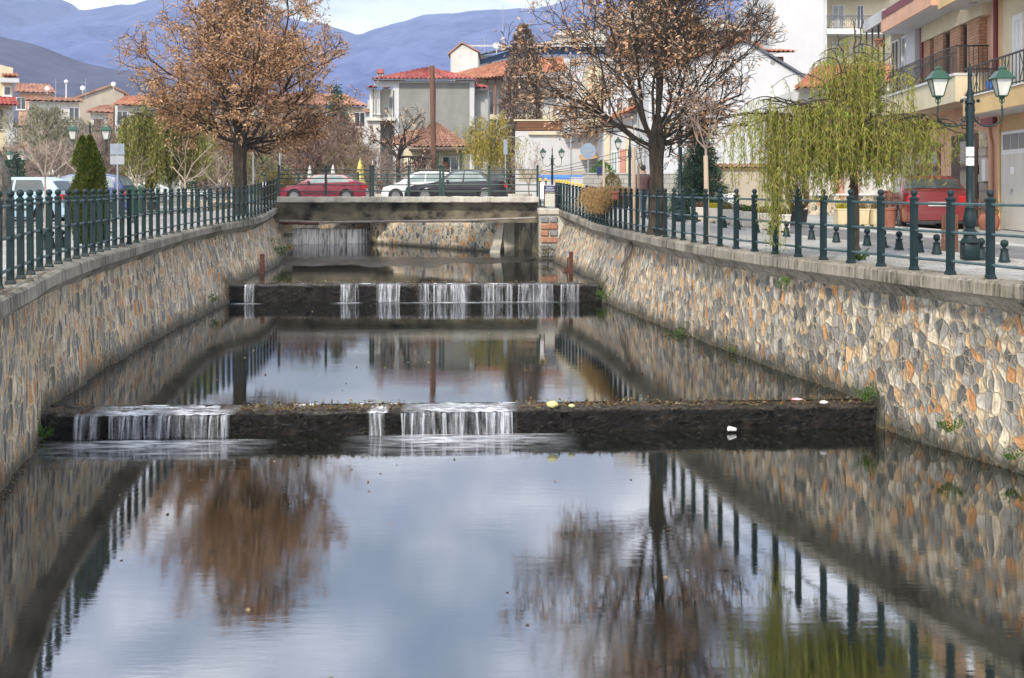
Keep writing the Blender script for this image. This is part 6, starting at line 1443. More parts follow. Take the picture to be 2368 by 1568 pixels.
# --- orange roofed house with wooden balcony
Y = 96.0
t = bthing('house', 'large house with bright orange tiled roof and open wooden balcony', X(1150), Y)
MB().box(X(1095), X(1290), Y+2.2, Y+10, 0, Z(178)).build('wall', 'palegrey', t, False, True)
MB().box(X(1095), X(1290), Y+.2, Y+2.2, Z(275), Z(266)).build('balcony_floor', 'cream', t, False, True)
for p in (1126, 1145, 1162, 1180): MB().box(X(p)-.09, X(p)+.09, Y+.3, Y+.5, Z(265.9), Z(176)).build('post', 'wood', t, False, True)
mb = MB(); 
for k in range(30): mb.box(X(1126)+k*.13, X(1126)+k*.13+.02, Y+.35, Y+.38, Z(265), Z(243))
mb.box(X(1126), X(1230), Y+.33, Y+.4, Z(243), Z(241)); mb.build('railing', 'iron_black', t, False, True)
tiles('roof', [((X(1090), Y-.3, Z(186)), (X(1310), Y-.3, Z(166)), (X(1310), Y+7, Z(112)), (X(1165), Y+7, Z(122))), ((X(1020), Y+6, Z(162)), (X(1092), Y-.3, Z(186)), (X(1166), Y+7, Z(122)), (X(1150), Y+7.6, Z(124)))], 'tile_orange', t, .3, .42, .05)
MB().box(X(1090), X(1305), Y-.1, Y+.0, Z(184), Z(179)).build('eaves', 'wood_dark', t, False, True)
for a, b in ((1128, 1142), (1150, 1160), (1184, 1200)): window(t, X(a), X(b), Z(262), Z(205), Y+2.17, fr='frame_white', mull=0, sill=False)
window(t, X(1130), X(1150), Z(330), Z(290), Y+2.17)
# --- white gable house and long pale roofed block behind
Y = 118.0
t = bthing('house', 'small white gabled house top behind the orange roof', X(1070), Y)
MB().prism([(X(1042), 0), (X(1105), 0), (X(1105), Z(122)), (X(1078), Z(106)), (X(1068), Z(103)), (X(1042), Z(124))], Y, Y+8).build('wall', 'offwhite', t, False, True)
MB().prism([(X(1036), Z(127)), (X(1068), Z(100)), (X(1110), Z(122)), (X(1110), Z(119)), (X(1068), Z(96)), (X(1036), Z(123))], Y-.2, Y+8.2).build('roof', 'tile_salmon', t, False, True)
Y = 125.0
t = bthing('apartment_block', 'long white block with dark blue band under a pale low-pitched roof', X(1300), Y)
MB().box(X(1106), X(1560), Y, Y+14, 0, Z(128)).build('wall', 'white', t, False, True)
MB().prism([(X(1106), Z(150)), (X(1208), Z(126)), (X(1560), Z(126)), (X(1560), Z(108)), (X(1208), Z(108)), (X(1106), Z(140))], Y-.1, Y-.04).build('blue_band', 'navy', t, False, True)
tiles('roof', [((X(1085), Y-1.2, Z(136)), (X(1222), Y-1.2, Z(106)), (X(1370), Y+9, Z(60)), (X(1330), Y+9, Z(68))), ((X(1222), Y-1.2, Z(108)), (X(1590), Y-1.2, Z(108)), (X(1480), Y+9, Z(60)), (X(1370), Y+9, Z(60)))], 'roof_sheet', t, .9, 2, .03)
MB().box(X(1085), X(1590), Y-1.25, Y-1.15, Z(111), Z(107)).build('fascia', 'palegrey', t, False, True)
for k in range(7): window(t, X(1125+k*32), X(1140+k*32), Z(155), Z(138), Y-.02, mull=0, sill=False)
MB().box(X(1300), X(1420), Y+10, Y+14, Z(70), Z(42)).box(X(1290), X(1360), Y+9.5, Y+14.5, Z(53), Z(49)).build('attic', 'offwhite', t, False, True)
for p, zt, h, lb in ((1120, 135, 2.3, 'left small roof antenna on the long white block'), (1163, 100, 4.2, 'roof antenna behind the creeper tree'), (1216, 95, 5.5, 'tallest thin antenna on the pale roof')): antenna(X(p), Y, Z(zt), h, lb)
# --- white cafe building with wooden slat band
Y = 72.0
t = bthing('white_building', 'low white wall with brown slatted wooden band behind the central lamp', X(1300), Y)
MB().box(X(1192), X(1420), Y, Y+8, 0, Z(303)).build('wall', 'white', t, False, True)
mb = MB()
for k in range(6): mb.box(X(1196), X(1392), Y-.06, Y+.0, Z(282+k*3.4+2.4), Z(282+k*3.4))
mb.build('slat_band', 'wood', t, False, True); MB().box(X(1192), X(1392), Y+.02, Y+7, Z(302.9), Z(280)).build('upper_wall', 'wood_dark', t, False, True)
MB().box(X(1188), X(1394), Y-.12, Y+7.2, Z(280), Z(276.5)).box(X(1222), X(1400), Y-.2, Y-.0, Z(312), Z(306)).build('ledge', 'cream', t, False, True)
MB().box(X(1200), X(1390), Y-.01, Y+.0, Z(420), Z(395)).build('plinth', 'beige', t, False, True)
# tan awning + lower shop
o = MB().add([(X(1338), Y-2, Z(366)), (X(1400), Y-2, Z(359)), (X(1400), Y, Z(353)), (X(1338), Y, Z(358)), (X(1338), Y-2, Z(372)), (X(1400), Y-2, Z(366))], [(0,1,2,3),(4,5,1,0)]).build('awning', 'orangecloth'); tag(o, 'tan awning on the low white wall right of the round sign', 'awning')
# --- cream and white multi-storey house behind the big right tree
Y = 66.0
t = bthing('house', 'tall white and cream house with narrow dark windows behind the big right tree', X(1450), Y)
MB().box(X(1396), X(1500), Y, Y+8, 0, Z(142)).build('wall', 'white', t, False, True)
MB().box(X(1310), X(1396), Y+5, Y+10, Z(300), Z(195)).build('back_wing', 'palegrey', t, False, True)
for a in (1360, 1376): MB().box(X(a), X(a)+.35, Y-.12, Y+5, Z(288), Z(152)).build('column', 'cream', t, False, True)
for a, b, y0, y1 in ((1384, 1392, 282, 180), (1328, 1350, 270, 215)): window(t, X(a)+.0, X(b), Z(y0), Z(y1), Y+4.95, mull=0, sill=False)
for a, b, y0, y1 in ((1404, 1415, 268, 185), (1424, 1440, 205, 160), (1450, 1470, 205, 160), (1424, 1440, 265, 225), (1450, 1470, 265, 225)): window(t, X(a), X(b), Z(y0), Z(y1), Y-.01, mull=0)
dr = window(t, X(1412), X(1428), Z(402), Z(350), Y-.01, m='glass_car', sill=False); MB().box(X(1433), X(1446), Y-.1, Y-.01, Z(402), Z(345)).build('pink_shutter', 'pinkwall', t, False, True)
MB().box(X(1399), X(1410), Y-.15, Y, 0, Z(270)).box(X(1447), X(1457), Y-.15, Y, 0, Z(300)).build('pilaster', 'cream', t, False, True)
tiles('roof', [((X(1392), Y-.8, Z(290)), (X(1500), Y-.8, Z(238)), (X(1500), Y, Z(228)), (X(1392), Y, Z(280)))], 'tile_orange', t, .3, .3, .04)
MB().box(X(1390), X(1520), Y-.3, Y+8.3, Z(142), Z(137)).build('parapet', 'palegrey', t, False, True)
for k in range(14): pass
mb = MB()
for k in range(26): mb.box(X(1345)+k*.09, X(1345)+k*.09+.025, Y+4, Y+4.03, Z(148), Z(128))
mb.box(X(1345), X(1440), Y+3.98, Y+4.05, Z(128), Z(126)); mb.build('roof_railing', 'iron_black', t, False, True)
# --- block wall along the far pavement
def lowwall(name, x0, x1, Y, y0, m, label, cap=None, th=.25):
    t = thing(name, label, 'wall', (PX((x0+x1)/2, Y), Y, 0)); MB().box(PX(x0, Y), PX(x1, Y), Y, Y+th, 0, PZ(y0, Y)).build('wall', m, t, False, True)
    if cap == 'tile': tiles('coping', [((PX(x0, Y), Y-.15, PZ(y0, Y)), (PX(x1, Y), Y-.15, PZ(y0, Y)), (PX(x1, Y), Y+.15, PZ(y0, Y)+.14), (PX(x0, Y), Y+.15, PZ(y0, Y)+.14))], 'tile_salmon', t, .22, .3, .04)
    elif cap: MB().box(PX(x0, Y)-.03, PX(x1, Y)+.03, Y-.04, Y+th+.04, PZ(y0, Y)+.0, PZ(y0, Y)+.07).build('coping', cap, t, False, True)
    return t
m, nt, b = newmat('concrete_blocks'); uvn = N(nt, 'ShaderNodeUVMap').outputs[0]; br = N(nt, 'ShaderNodeTexBrick'); nt.links.new(uvn, br.inputs['Vector'])
for k_, v_ in (('Color1', (.3,.3,.28,1)), ('Color2', (.4,.38,.34,1)), ('Mortar', (.18,.17,.16,1))): br.inputs[k_].default_value = v_
br.inputs['Scale'].default_value = 1; br.inputs['Brick Width'].default_value = .5; br.inputs['Row Height'].default_value = .25; br.inputs['Mortar Size'].default_value = .015
nt.links.new(br.outputs['Color'], b.inputs['Base Color']); b.inputs['Roughness'].default_value = .9; M['blocks'] = m
lowwall('block_wall', 1348, 1590, 56, 403, 'blocks', 'grey concrete block wall behind the walking man', 'palegrey')
lowwall('garden_wall', 1590, 2110, 52, 391, 'beige', 'beige plastered garden wall topped with orange tiles behind the spruce', 'tile')
tg = lowwall('stone_wall', 1870, 2080, 44.5, 452, 'stone_small', 'low pale rubble wall with white coping behind the white planters', 'frame_white', .3)
lowwall('stone_wall', 1560, 1700, 47, 447, 'frame_white', 'low white wall behind the spruce foot', None, .3)
for p0, p1, Yq, y, lb in ((1322, 1346, 54, 412, 'rusty topped white metal cabinet at the foot of the white wall'),): 
    o = MB().box(-.3,.3,-.2,.2,0,PZ(y, Yq),.02); o = o.box(-.32,.32,-.22,.22,PZ(y, Yq)+.001,PZ(y, Yq)+.05).build('metal_cabinet', 'palegrey'); o.location = (PX(1334, Yq), Yq, 0); tag(o, lb, 'cabinet')
o = MB().box(-.09,.09,-.02,.02,0,.22).build('blue_plate', 'signblue'); o = tag(o, 'small dark blue square plate on the white wall above the block wall', 'sign'); o.location = P(1386, 402, 55.9); o.scale = (1.4, 1, 1.6)
# --- large white gable wall building with orange roof and timber attic
Y = 60.0
t = bthing('gable_house', 'big white gable-ended building with orange tiled verge right of the tree', X(1700), Y)
MB().prism([(X(1500), 0), (X(1905), 0), (X(1905), Z(250)), (X(1860), Z(180)), (X(1790), Z(140)), (X(1735), Z(99)), (X(1712), Z(99)), (X(1570), Z(148)), (X(1500), Z(180))], Y, Y+9).build('wall', 'white', t, False, True)
tiles('roof', [((X(1560), Y-.25, Z(151)), (X(1560), Y+9, Z(151)), (X(1722), Y+9, Z(94)), (X(1722), Y-.25, Z(94)))], 'tile_orange', t, .28, .4, .05)
MB().prism([(X(1722), Z(97)), (X(1735), Z(97)), (X(1865), Z(177)), (X(1865), Z(183)), (X(1735), Z(103))], Y-.2, Y+9).build('verge', 'gutter', t, False, True)
mb = MB().tube([(X(1787), Y-.03, Z(144)), (X(1787), Y+.02, Z(144))], .13, 18); mb.build('round_vent', 'midgrey', t, False, True)
window(t, X(1770), X(1800), Z(265), Z(234), Y-.01); MB().box(X(1762), X(1808), Y-.3, Y, Z(233), Z(231)).build('ledge', 'palegrey', t, False, True)
Y = 74.0
t = bthing('timber_attic_house', 'house with dark boarded attic storey, white gable dormer and orange roof behind the big tree', X(1640), Y)
MB().box(X(1400), X(1765), Y, Y+8, 0, Z(140)).build('wall', 'offwhite', t, False, True)
MB().box(X(1420), X(1745), Y+1, Y+7, Z(139.9), Z(66)).build('attic', 'wood_dark', t, False, True)
tiles('roof', [((X(1530), Y-1, Z(152)), (X(1760), Y-1, Z(152)), (X(1740), Y+1, Z(128)), (X(1540), Y+1, Z(128)))], 'tile_orange', t, .3, .4, .05)
MB().prism([(X(1530), Z(70)), (X(1590), Z(14)), (X(1640), Z(70)), (X(1633), Z(70)), (X(1590), Z(24)), (X(1542), Z(70))], Y-.6, Y+6).build('dormer_verge', 'palegrey', t, False, True)
MB().prism([(X(1545), Z(70)), (X(1590), Z(26)), (X(1630), Z(70))], Y-.1, Y+6).build('dormer', 'wood', t, False, True)
MB().prism([(X(1420), Z(66)), (X(1750), Z(66)), (X(1700), Z(40)), (X(1460), Z(5))], Y+1.5, Y+8).build('attic_roof', 'roof_sheet', t, False, True)
window(t, X(1560), X(1585), Z(118), Z(80), Y+.97); window(t, X(1640), X(1665), Z(118), Z(80), Y+.97)
MB().box(X(1435), X(1460), Y+3, Y+4, Z(70), Z(5)).box(X(1432), X(1463), Y+2.9, Y+4.1, Z(5), Z(0)).build('chimney', 'white', t, False, True)
# orange roof strips between it and the white block
Y = 78.0
t = bthing('house', 'orange roofed house wedged left of the tall white block', X(1790), Y)
MB().box(X(1735), X(1812), Y, Y+7, 0, Z(131)).build('wall', 'wood', t, False, True)
tiles('roof', [((X(1728), Y-.8, Z(147)), (X(1788), Y-.8, Z(147)), (X(1788), Y+5, Z(78)), (X(1740), Y+5, Z(80))), ((X(1768), Y-1.6, Z(128)), (X(1830), Y-1.6, Z(128)), (X(1816), Y+1, Z(114)), (X(1772), Y+1, Z(114)))], 'tile_orange', t, .3, .4, .05)
# --- tall white block with balconies
Y = 88.0
t = bthing('apartment_block', 'tall blank white apartment block with balconies on its right side', X(1900), Y)
MB().box(X(1783), X(1910), Y, Y+14, 0, 16.8).build('white_wall', 'white', t, False, True)
MB().box(X(1778), X(1786), Y-.06, Y-.0, 0, 16.9).box(X(1905), X(1912), Y-.06, Y-.0, 0, 16.9).build('corner_strip', 'palegrey', t, False, True)
MB().box(X(1910.1), X(2110), Y+1.6, Y+14, 0, 16.8).build('cream_wall', 'cream', t, False, True)
for i, y in enumerate((-21, 67, 154, 240)):
    z = Z(y); MB().box(X(1910.2), X(2070), Y-.2, Y+1.6, z-.42, z).build('balcony_slab', 'white', t, False, True)
    rl_ = MB()
    for k in range(34): xx = X(1912)+k*.145; rl_.box(xx, xx+.03, Y-.15, Y-.12, z+.1, z+.95)
    rl_.box(X(1911), X(2068), Y-.17, Y-.1, z+.95, z+1.02).box(X(1911), X(2068), Y-.17, Y-.1, z+.08, z+.12)
    for k in range(0, 34, 6):
        xx = X(1912)+k*.145
        for q in range(4): rl_.tube([(xx+.05+q*.1, Y-.135, z+.2), (xx+.25+q*.1, Y-.135, z+.85)], .012, 4).tube([(xx+.25+q*.1, Y-.135, z+.2), (xx+.05+q*.1, Y-.135, z+.85)], .012, 4)
    rl_.build('balcony_railing', 'gutter', t, False, True)
    for a, b, sh in ((1938, 1966, True), (1995, 2012, False)): window(t, X(a), X(b), z+.05, z+2.1, Y+1.57, sill=False, shutter=sh, m='glass')
# --- house with orange roof behind the willow
Y = 50.0
t = bthing('house', 'low house with orange tiled roof and cream wall behind the foreground willow', X(1980), Y)
MB().box(X(1850), X(2120), Y, Y+7, 0, Z(205)).build('wall', 'offwhite', t, False, True)
tiles('roof', [((X(1825), Y-.7, Z(213)), (X(2130), Y-.7, Z(190)), (X(2130), Y+5, Z(122)), (X(1960), Y+5, Z(130)))], 'tile_orange', t, .26, .38, .045)
MB().box(X(1840), X(2128), Y-.6, Y, Z(213), Z(206)).build('eaves', 'palegrey', t, False, True)
for a in (1880, 1930, 1985, 2040): window(t, X(a), X(a+24), Z(330), Z(248), Y-.01, fr='frame_white', shutter=(a % 4 == 0))
MB().box(X(1932), X(1945), Y-.3, Y, 0, Z(208)).box(X(1972), X(1982), Y-.3, Y, 0, Z(208)).build('pillar', 'pinkwall', t, False, True)
# --- right hand row: facade along the street, in its own coordinates (s along, o outward, z up)
u = np.array((.085, 1.0)); u = u/np.linalg.norm(u); n_ = np.array((-u[1], u[0])); O = np.array((12.8, 30.0))
def FT(s, o, z): p = O+u*s+n_*o; return (p[0], p[1], z)
def fbox(mb, s0, s1, o0, o1, z0, z1): return mb.box(s0, s1, o0, o1, z0, z1)
t = bthing('yellow_building', 'warm yellow apartment building with garage door and iron balcony at the right edge', *FT(-4, 0, 0)[:2])
MB(FT).box(-11, 0, -8, 0, 0, 9.5).build('wall', 'orangewall', t, False, True)
MB(FT).box(-11, -.05, -.001, .9, 2.96, 3.42).box(-11, 1.7, -.001, 1.05, 6.05, 6.55).build('balcony_slab', 'yellowwall', t, False, True)
MB(FT).box(-11, -.08, .005, .87, 2.945, 2.96).box(-11, 1.65, .005, 1.0, 6.03, 6.05).build('soffit', 'white', t, False, True)
MB(FT).box(-11.0, -.03, .8, .93, 3.42, 3.45).box(-.06, -.02, .0, .93, 3.421, 3.45).build('slab_edge', 'frame_white', t, False, True)
MB(FT).box(-10, -.5, .003, .02, 3.45, 6.0).build('upper_wall', 'cream', t, False, True)
g_ = MB(FT)
for k in range(46): s = -10.9+k*.235; g_.box(s, s+.018, .84, .858, 3.47, 4.18)
for k in range(8): g_.box(-.08, -.065, .06+k*.1, .075+k*.1, 3.47, 4.18)
g_.box(-11, -.05, .825, .865, 4.18, 4.22).box(-.09, -.05, .02, .865, 4.18, 4.22).box(-11, -.05, .83, .86, 3.5, 3.53)
for k in range(9):
    s = -10+k*1.1; g_.tube([(s, .85, 3.55), (s+.2, .85, 3.85), (s, .85, 4.15)], .01, 5).tube([(s+.4, .85, 3.55), (s+.2, .85, 3.85), (s+.4, .85, 4.15)], .01, 5)
g_.build('balcony_railing', 'iron_black', t, False, True)
dr = MB(FT).box(-3.6, -.45, .0, .05, 0, 2.52).build('garage_frame', 'frame_white', t, False, True)
MB(FT).box(-3.5, -.58, .051, .075, .02, 1.93).build('garage_door', 'garage', dr, False, True)
for a, b in ((-1.1, -.58), (-1.68, -1.15), (-2.3, -1.73), (-3.5, -2.35)): MB(FT).box(a, b, .051, .06, 2.05, 2.44).build('transom_pane', 'midgrey', dr, False, True)
MB(FT).box(-1.35, -1.27, .076, .1, .98, 1.05).tube([(-1.31, .1, 1.0), (-1.31, .11, .9)], .012, 6).build('door_handle', 'metal', dr, False, True)
MB(FT).box(-1.46, -1.2, .076, .079, 1.42, 1.6).build('notice', 'paintwhite', dr, False, True)
MB(FT).tube([(-.32, .06, 0), (-.32, .06, 2.9)], .035, 10).build('gas_pipe', 'yellowwall', t, False, True)
MB(FT).box(-.12, -.09, .0, .02, 1.0, 2.1).build('strip_sign', 'iron_black', t, False, True)
w = window(t, -2.0, -1.3, 3.5, 5.4, 0, T=lambda s, o, z: FT(s, .02-o, z), shutter=False, m='frame_white', bars=0, sill=False, fw=.14)
MB(FT).tube([(-.35, .75, 6.03), (-.35, .75, 6.0)], .1, 12).tube([(.4, .5, 6.03), (.4, .5, 6.0)], .1, 12).build('soffit_lamp', 'metal', t, False, True)
MB(FT).lathe([(.14,0),(.16,.3),(.16,.33)], 12, c=(-1.5,.6,3.43)).build('blue_bucket', 'bluecloth', t, False, True)
t = bthing('brick_bay_building', 'peach building with brick bay windows, dark red downpipes and a long black balcony railing', *FT(5, 0, 0)[:2])
MB(FT).box(.02, 8.2, -8, -.02, 0, 9.5).build('wall', 'peach', t, False, True)
MB(FT).box(.6, 8.1, -.02, .9, 3.4, 4.1).build('balcony_parapet', 'cream', t, False, True); MB(FT).box(.58, 8.13, -.018, .95, 4.1, 4.17).build('parapet_edge', 'white', t, False, True)
MB(FT).box(2.2, 8.15, -.018, 1.1, 6.25, 6.7).build('upper_slab', 'peach', t, False, True); MB(FT).box(2.25, 8.1, .0, 1.05, 6.22, 6.249).build('soffit', 'white', t, False, True)
MB(FT).box(.5, 6.4, -.018, .25, 5.72, 6.21).build('cream_band', 'cream', t, False, True)
for a, b in ((.9, 1.9), (2.5, 3.5), (4.2, 5.2), (5.6, 6.3)): MB(FT).box(a, b, -.018, .2, 4.17, 5.72).build('brick_pier', 'brick', t, False, True)
for a, b in ((1.91, 2.49), (3.51, 4.19), (5.21, 5.59)):
    window(t, a, b, 4.2, 5.7, 0, T=lambda s, o, z: FT(s, .06-o, z), fr='wood_dark', mull=0, sill=False)
MB(FT).tube([(.35, .06, 0), (.35, .06, 2.2), (.55, .06, 2.6), (.55, .06, 3.2)], .06, 10).tube([(.15, .05, 3.4), (.15, .05, 6.2)], .05, 8).build('downpipe', 'peach', t, False, True)
MB(FT).box(6.45, 6.7, -.018, .22, 4.17, 6.6).build('red_gutter', 'darkred', t, False, True); MB(FT).box(.02, 1.0, .0, .12, 2.75, 2.95).build('red_beam', 'darkred', t, False, True); MB(FT).box(4, 8, 1.0, 1.12, 6.7, 6.95).build('red_beam', 'darkred', t, False, True); MB(FT).tube([(-.0, .05, 3.45), (-.0, .05, 6.2)], .06, 8).build('red_downpipe', 'darkred', t, False, True)
g_ = MB(FT)
for k in range(60): s = .62+k*.124; g_.box(s, s+.016, .86, .876, 4.19, 4.88)
g_.box(.6, 8.1, .845, .885, 4.9, 4.93).box(.6, 8.1, .85, .88, 4.72, 4.74)
for k in range(7): g_.box(.61, .625, .05+k*.12, .065+k*.12, 4.19, 4.88)
g_.box(.6, .63, .02, .87, 4.88, 4.92); g_.build('balcony_railing', 'iron_black', t, False, True)
MB(FT).box(7.0, 8.1, -.018, .3, 4.17, 6.3).build('white_pier', 'white', t, False, True)
dr = MB(FT).box(1.5, 3.9, -.018, .05, 0, 2.6).build('shop_door', 'wood_dark', t, False, True); MB(FT).box(1.7, 3.0, .051, .06, .5, 2.4).build('shop_glass', 'glass', dr, False, True)
mb = MB(FT)
for k in range(11):
    z = .05+k*.235; d_ = .05*(k % 2); mb.box(.75-d_, 1.35+d_*.6, -.01, .04+.012*(k % 3), z, z+.22)
mb.build('stone_quoins', 'beige', t, False, True)
MB(FT).box(.62, .9, .0, .12, 1.25, 1.85).build('meter_box', 'frame_white', t, False, True)
dr2 = MB(FT).box(5.2, 8.1, -.018, .04, 0, 2.5).build('shop_front', 'wood', t, False, True); MB(FT).box(5.4, 7, .041, .05, .6, 2.2).box(7.2, 8.0, .041, .05, .6, 2.2).build('shop_glass', 'glass', dr2, False, True)
t = bthing('corner_building', 'beige building with curved iron balcony, flower pots and striped curtain behind the willow', *FT(9.5, 0, 0)[:2])
MB(FT).box(8.25, 11.4, -8, 0, 0, 9.5).build('wall', 'beige', t, False, True)
MB(FT).box(8.4, 11.3, .002, .95, 3.9, 4.2).build('balcony_slab', 'palegrey', t, False, True); MB(FT).box(8.3, 11.35, .002, 1.0, 6.7, 7.1).build('balcony_slab', 'palegrey', t, False, True)
g_ = MB(FT)
for k in range(24): s = 8.45+k*.12; g_.tube([(s, .88, 4.21), (s, 1.04, 4.5), (s, .9, 5.1)], .012, 4)
g_.box(8.4, 11.3, .87, .92, 5.1, 5.15)
for s in (8.6, 9.4, 10.3, 11.2): g_.tube([(s, .9, 4.21), (s, .9, 6.7)], .03, 6)
g_.build('balcony_railing', 'iron_black', t, False, True)
window(t, 8.6, 9.6, 4.25, 6.3, 0, T=lambda s, o, z: FT(s, .03-o, z), m='glass_car', sill=False); window(t, 10.0, 11.0, 4.25, 6.3, 0, T=lambda s, o, z: FT(s, .03-o, z), m='wood_dark', sill=False)
for k, (s, z, lb) in enumerate(((8.9, 5.9, 'terracotta pot hanging from the beige building balcony'), (10.1, 5.1, 'second brown pot hung lower on the same balcony'))):
    p = FT(s, .98, z); q = thing('hanging_pot', lb, 'flower pot', p); MB().lathe([(.11,0),(.15,.2),(.18,.2),(.18,.26),(.15,.26),(.12,.22)], 14).build('pot', 'terracotta', q, True); MB().tube([(0,0,.26),(0,0,.9)], .008, 4).build('cord', 'iron_black', q)
# --- left: yellow house at the edge
Y = 80.0
t = bthing('house', 'yellow house with red tile ledges and a white balustraded balcony at the left edge', X(30), Y); t.rotation_euler.z = R(24)
MB().prism([(X(-160), 0), (X(30), 0), (X(30), Z(157)), (X(0), Z(150)), (X(-40), Z(140)), (X(-160), Z(140))], Y, Y+8).build('wall', 'cream', t, False, True)
MB().box(X(-160), X(24), Y-.5, Y, 0, Z(252)).build('front_wall', 'cream', t, False, True)
MB().box(X(16), X(31), Y-.62, Y-.5, 0, Z(256)).build('corner_strip', 'white', t, False, True)
tiles('roof', [((X(-160), Y-1.6, Z(248)), (X(42), Y-1.6, Z(248)), (X(34), Y, Z(226)), (X(-160), Y, Z(226)))], 'tile_pink', t, .26, .35, .045)
tiles('roof', [((X(6), Y-.7, Z(181)), (X(42), Y-.7, Z(181)), (X(38), Y+.2, Z(171)), (X(8), Y+.2, Z(171)))], 'tile_orange', t, .26, .35, .045)
MB().box(X(4), X(43), Y-.75, Y, Z(193), Z(183)).build('cornice', 'white', t, False, True)
window(t, X(-2), X(8), Z(300), Z(256), Y-.52, fr='wood_dark', mull=0); window(t, X(10), X(26), Z(222), Z(200), Y-.03, mull=0)
bl_ = MB().box(X(28), X(68), Y-1.4, Y+.6, Z(329), Z(324)).box(X(30), X(67), Y-1.35, Y-1.25, Z(299), Z(296))
for k in range(7): xx = X(32)+k*.17; bl_.lathe([(.04, 0), (.06, .2), (.03, .45), (.05, .7)], 8, c=(xx, Y-1.3, Z(324)))
bl_.build('balcony', 'white', t, False, True); MB().tube([(X(30), Y-1.35, Z(293)), (X(48), Y-1.3, Z(295)), (X(66), Y-1.35, Z(292))], .09, 8).build('garland', 'leaf_conifer', t, False, True)
MB().box(X(66), X(68), Y-1.4, Y-1.3, Z(329), Z(285)).build('post', 'iron_black', t, False, True)
# --- far left houses
def gable(label, Y, x0, x1, xr, yr, ye0, ye1, wallm, roofm, side=None, name='house', base=0):
    t = bthing(name, label, PX((x0+x1)/2, Y), Y); t.rotation_euler.z = math.atan2(CX-(x0+x1)/2, F); X = lambda p: PX(p, Y); Z = lambda y: PZ(y, Y)
    MB().prism([(X(x0), base), (X(x1), base), (X(x1), Z(ye1)), (X(xr), Z(yr)), (X(x0), Z(ye0))], Y, Y+9).build('wall', wallm, t, False, True)
    d = .6
    MB().prism([(X(x0)-d, Z(ye0)-d*.3), (X(xr), Z(yr)+.02), (X(x1)+d, Z(ye1)-d*.5), (X(x1)+d, Z(ye1)-d*.5+.25), (X(xr), Z(yr)+.3), (X(x0)-d, Z(ye0)-d*.3+.25)], Y-.3, Y+9.3).build('roof', roofm, t, False, True)
    return t
t = gable('beige gable wall with a long brown mono-pitch roof at left', 140, 160, 283, 255, 199, 238, 214, 'beige', 'tile_old')
MB().box(PX(236, 139.8), PX(258, 139.8), 139.6, 139.95, 0, PZ(242, 139.8)).build('brick_panel', 'tile_old', t, False, True); MB().box(PX(262, 139.8), PX(282, 139.8), 139.6, 139.95, 0, PZ(240, 139.8)).build('white_panel', 'offwhite', t, False, True)
def hipped(label, Y, x0, x1, ye, yr, rx0, rx1, wallm, roofm, name='house', wins=0, base=0, pw=.5):
    t = bthing(name, label, PX((x0+x1)/2, Y), Y); t.rotation_euler.z = math.atan2(CX-(x0+x1)/2, F); X = lambda p: PX(p, Y); Z = lambda y: PZ(y, Y)
    MB().box(X(x0)+.5, X(x1)-.5, Y, Y+9, base, Z(ye)).build('wall', wallm, t, False, True)
    tiles('roof', [((X(x0), Y-.6, Z(ye)), (X(x1), Y-.6, Z(ye)), (X(rx1), Y+5, Z(yr)), (X(rx0), Y+5, Z(yr)))], roofm, t, pw, .6, .06)
    for k in range(wins): a = x0+(x1-x0)*(k+.5)/wins; window(t, X(a)-.5, X(a)+.5, Z(ye)-1.9, Z(ye)-.5, Y-.02)
    return t
hipped('salmon orange roof of a far house left of the lime tree', 130, 36, 128, 216, 187, 40, 112, 'peach', 'tile_salmon', wins=3)
hipped('lower red roof strip behind the left lanterns', 115, 60, 190, 236, 218, 66, 180, 'offwhite', 'tile_old', wins=3)
hipped('orange roof peeping between beige gable and willow', 110, 198, 260, 262, 238, 232, 262, 'offwhite', 'tile_salmon', wins=1)
hipped('roof corner right of the beige gable behind the willow top', 112, 262, 350, 246, 215, 290, 350, 'offwhite', 'tile_orange', wins=2)
hipped('long two-storey cream house with orange roof behind the lime tree', 105, 505, 850, 245, 208, 560, 800, 'cream', 'tile_salmon', wins=9)
hipped('lower red roofed house behind the lime trunk', 90, 560, 760, 288, 268, 590, 740, 'cream', 'tile_old', wins=5)
hipped('small far white building left of the grey house', 150, 818, 872, 262, 246, 824, 868, 'white', 'tile_old', wins=2)
hipped('far white building behind the dark conifer at right', 170, 836, 900, 246, 238, 840, 890, 'offwhite', 'roof_sheet', wins=2)
for px, y, h, lb in ((129, 225, 2.2, 'thin antenna above the salmon roof'), (198, 225, 2.2, 'antenna on the red roof strip'), (342, 214, 3, 'antenna on the orange roof behind the willow'), (268, 150, 2, 'antenna between far roofs')): 
    if px != 268: antenna(PX(px, 118), 118, PZ(y, 118)-.3, h, lb)
def dish(px, y, Y, r, label): o = MB().ball((0,0,0), r, 14, (1,.35,1)).tube([(0,0,-r*.6),(0,.05,-r*2.2)], r*.12, 6).build('satellite_dish', 'plastic_white', None, True); o.location = P(px, y, Y); tag(o, label, 'satellite dish')
dish(109, 205, 112, .25, 'round white satellite dish on the red roof strip'); dish(191, 204, 125, .28, 'white satellite dish above the left roofs'); dish(262, 195, 138, .3, 'white dish on the brown roof of the beige gable'); dish(1148, 106, 116, .35, 'white dish on the white gabled house')
o = MB().ball((0,0,0), .22, 12).tube([(0,0,-4.5),(0,0,0)], .06, 6).build('globe_lamp', 'plastic_white', None, True); o.location = P(153, 189, 118); tag(o, 'white globe on a tall thin mast above the left roofs', 'lamp')
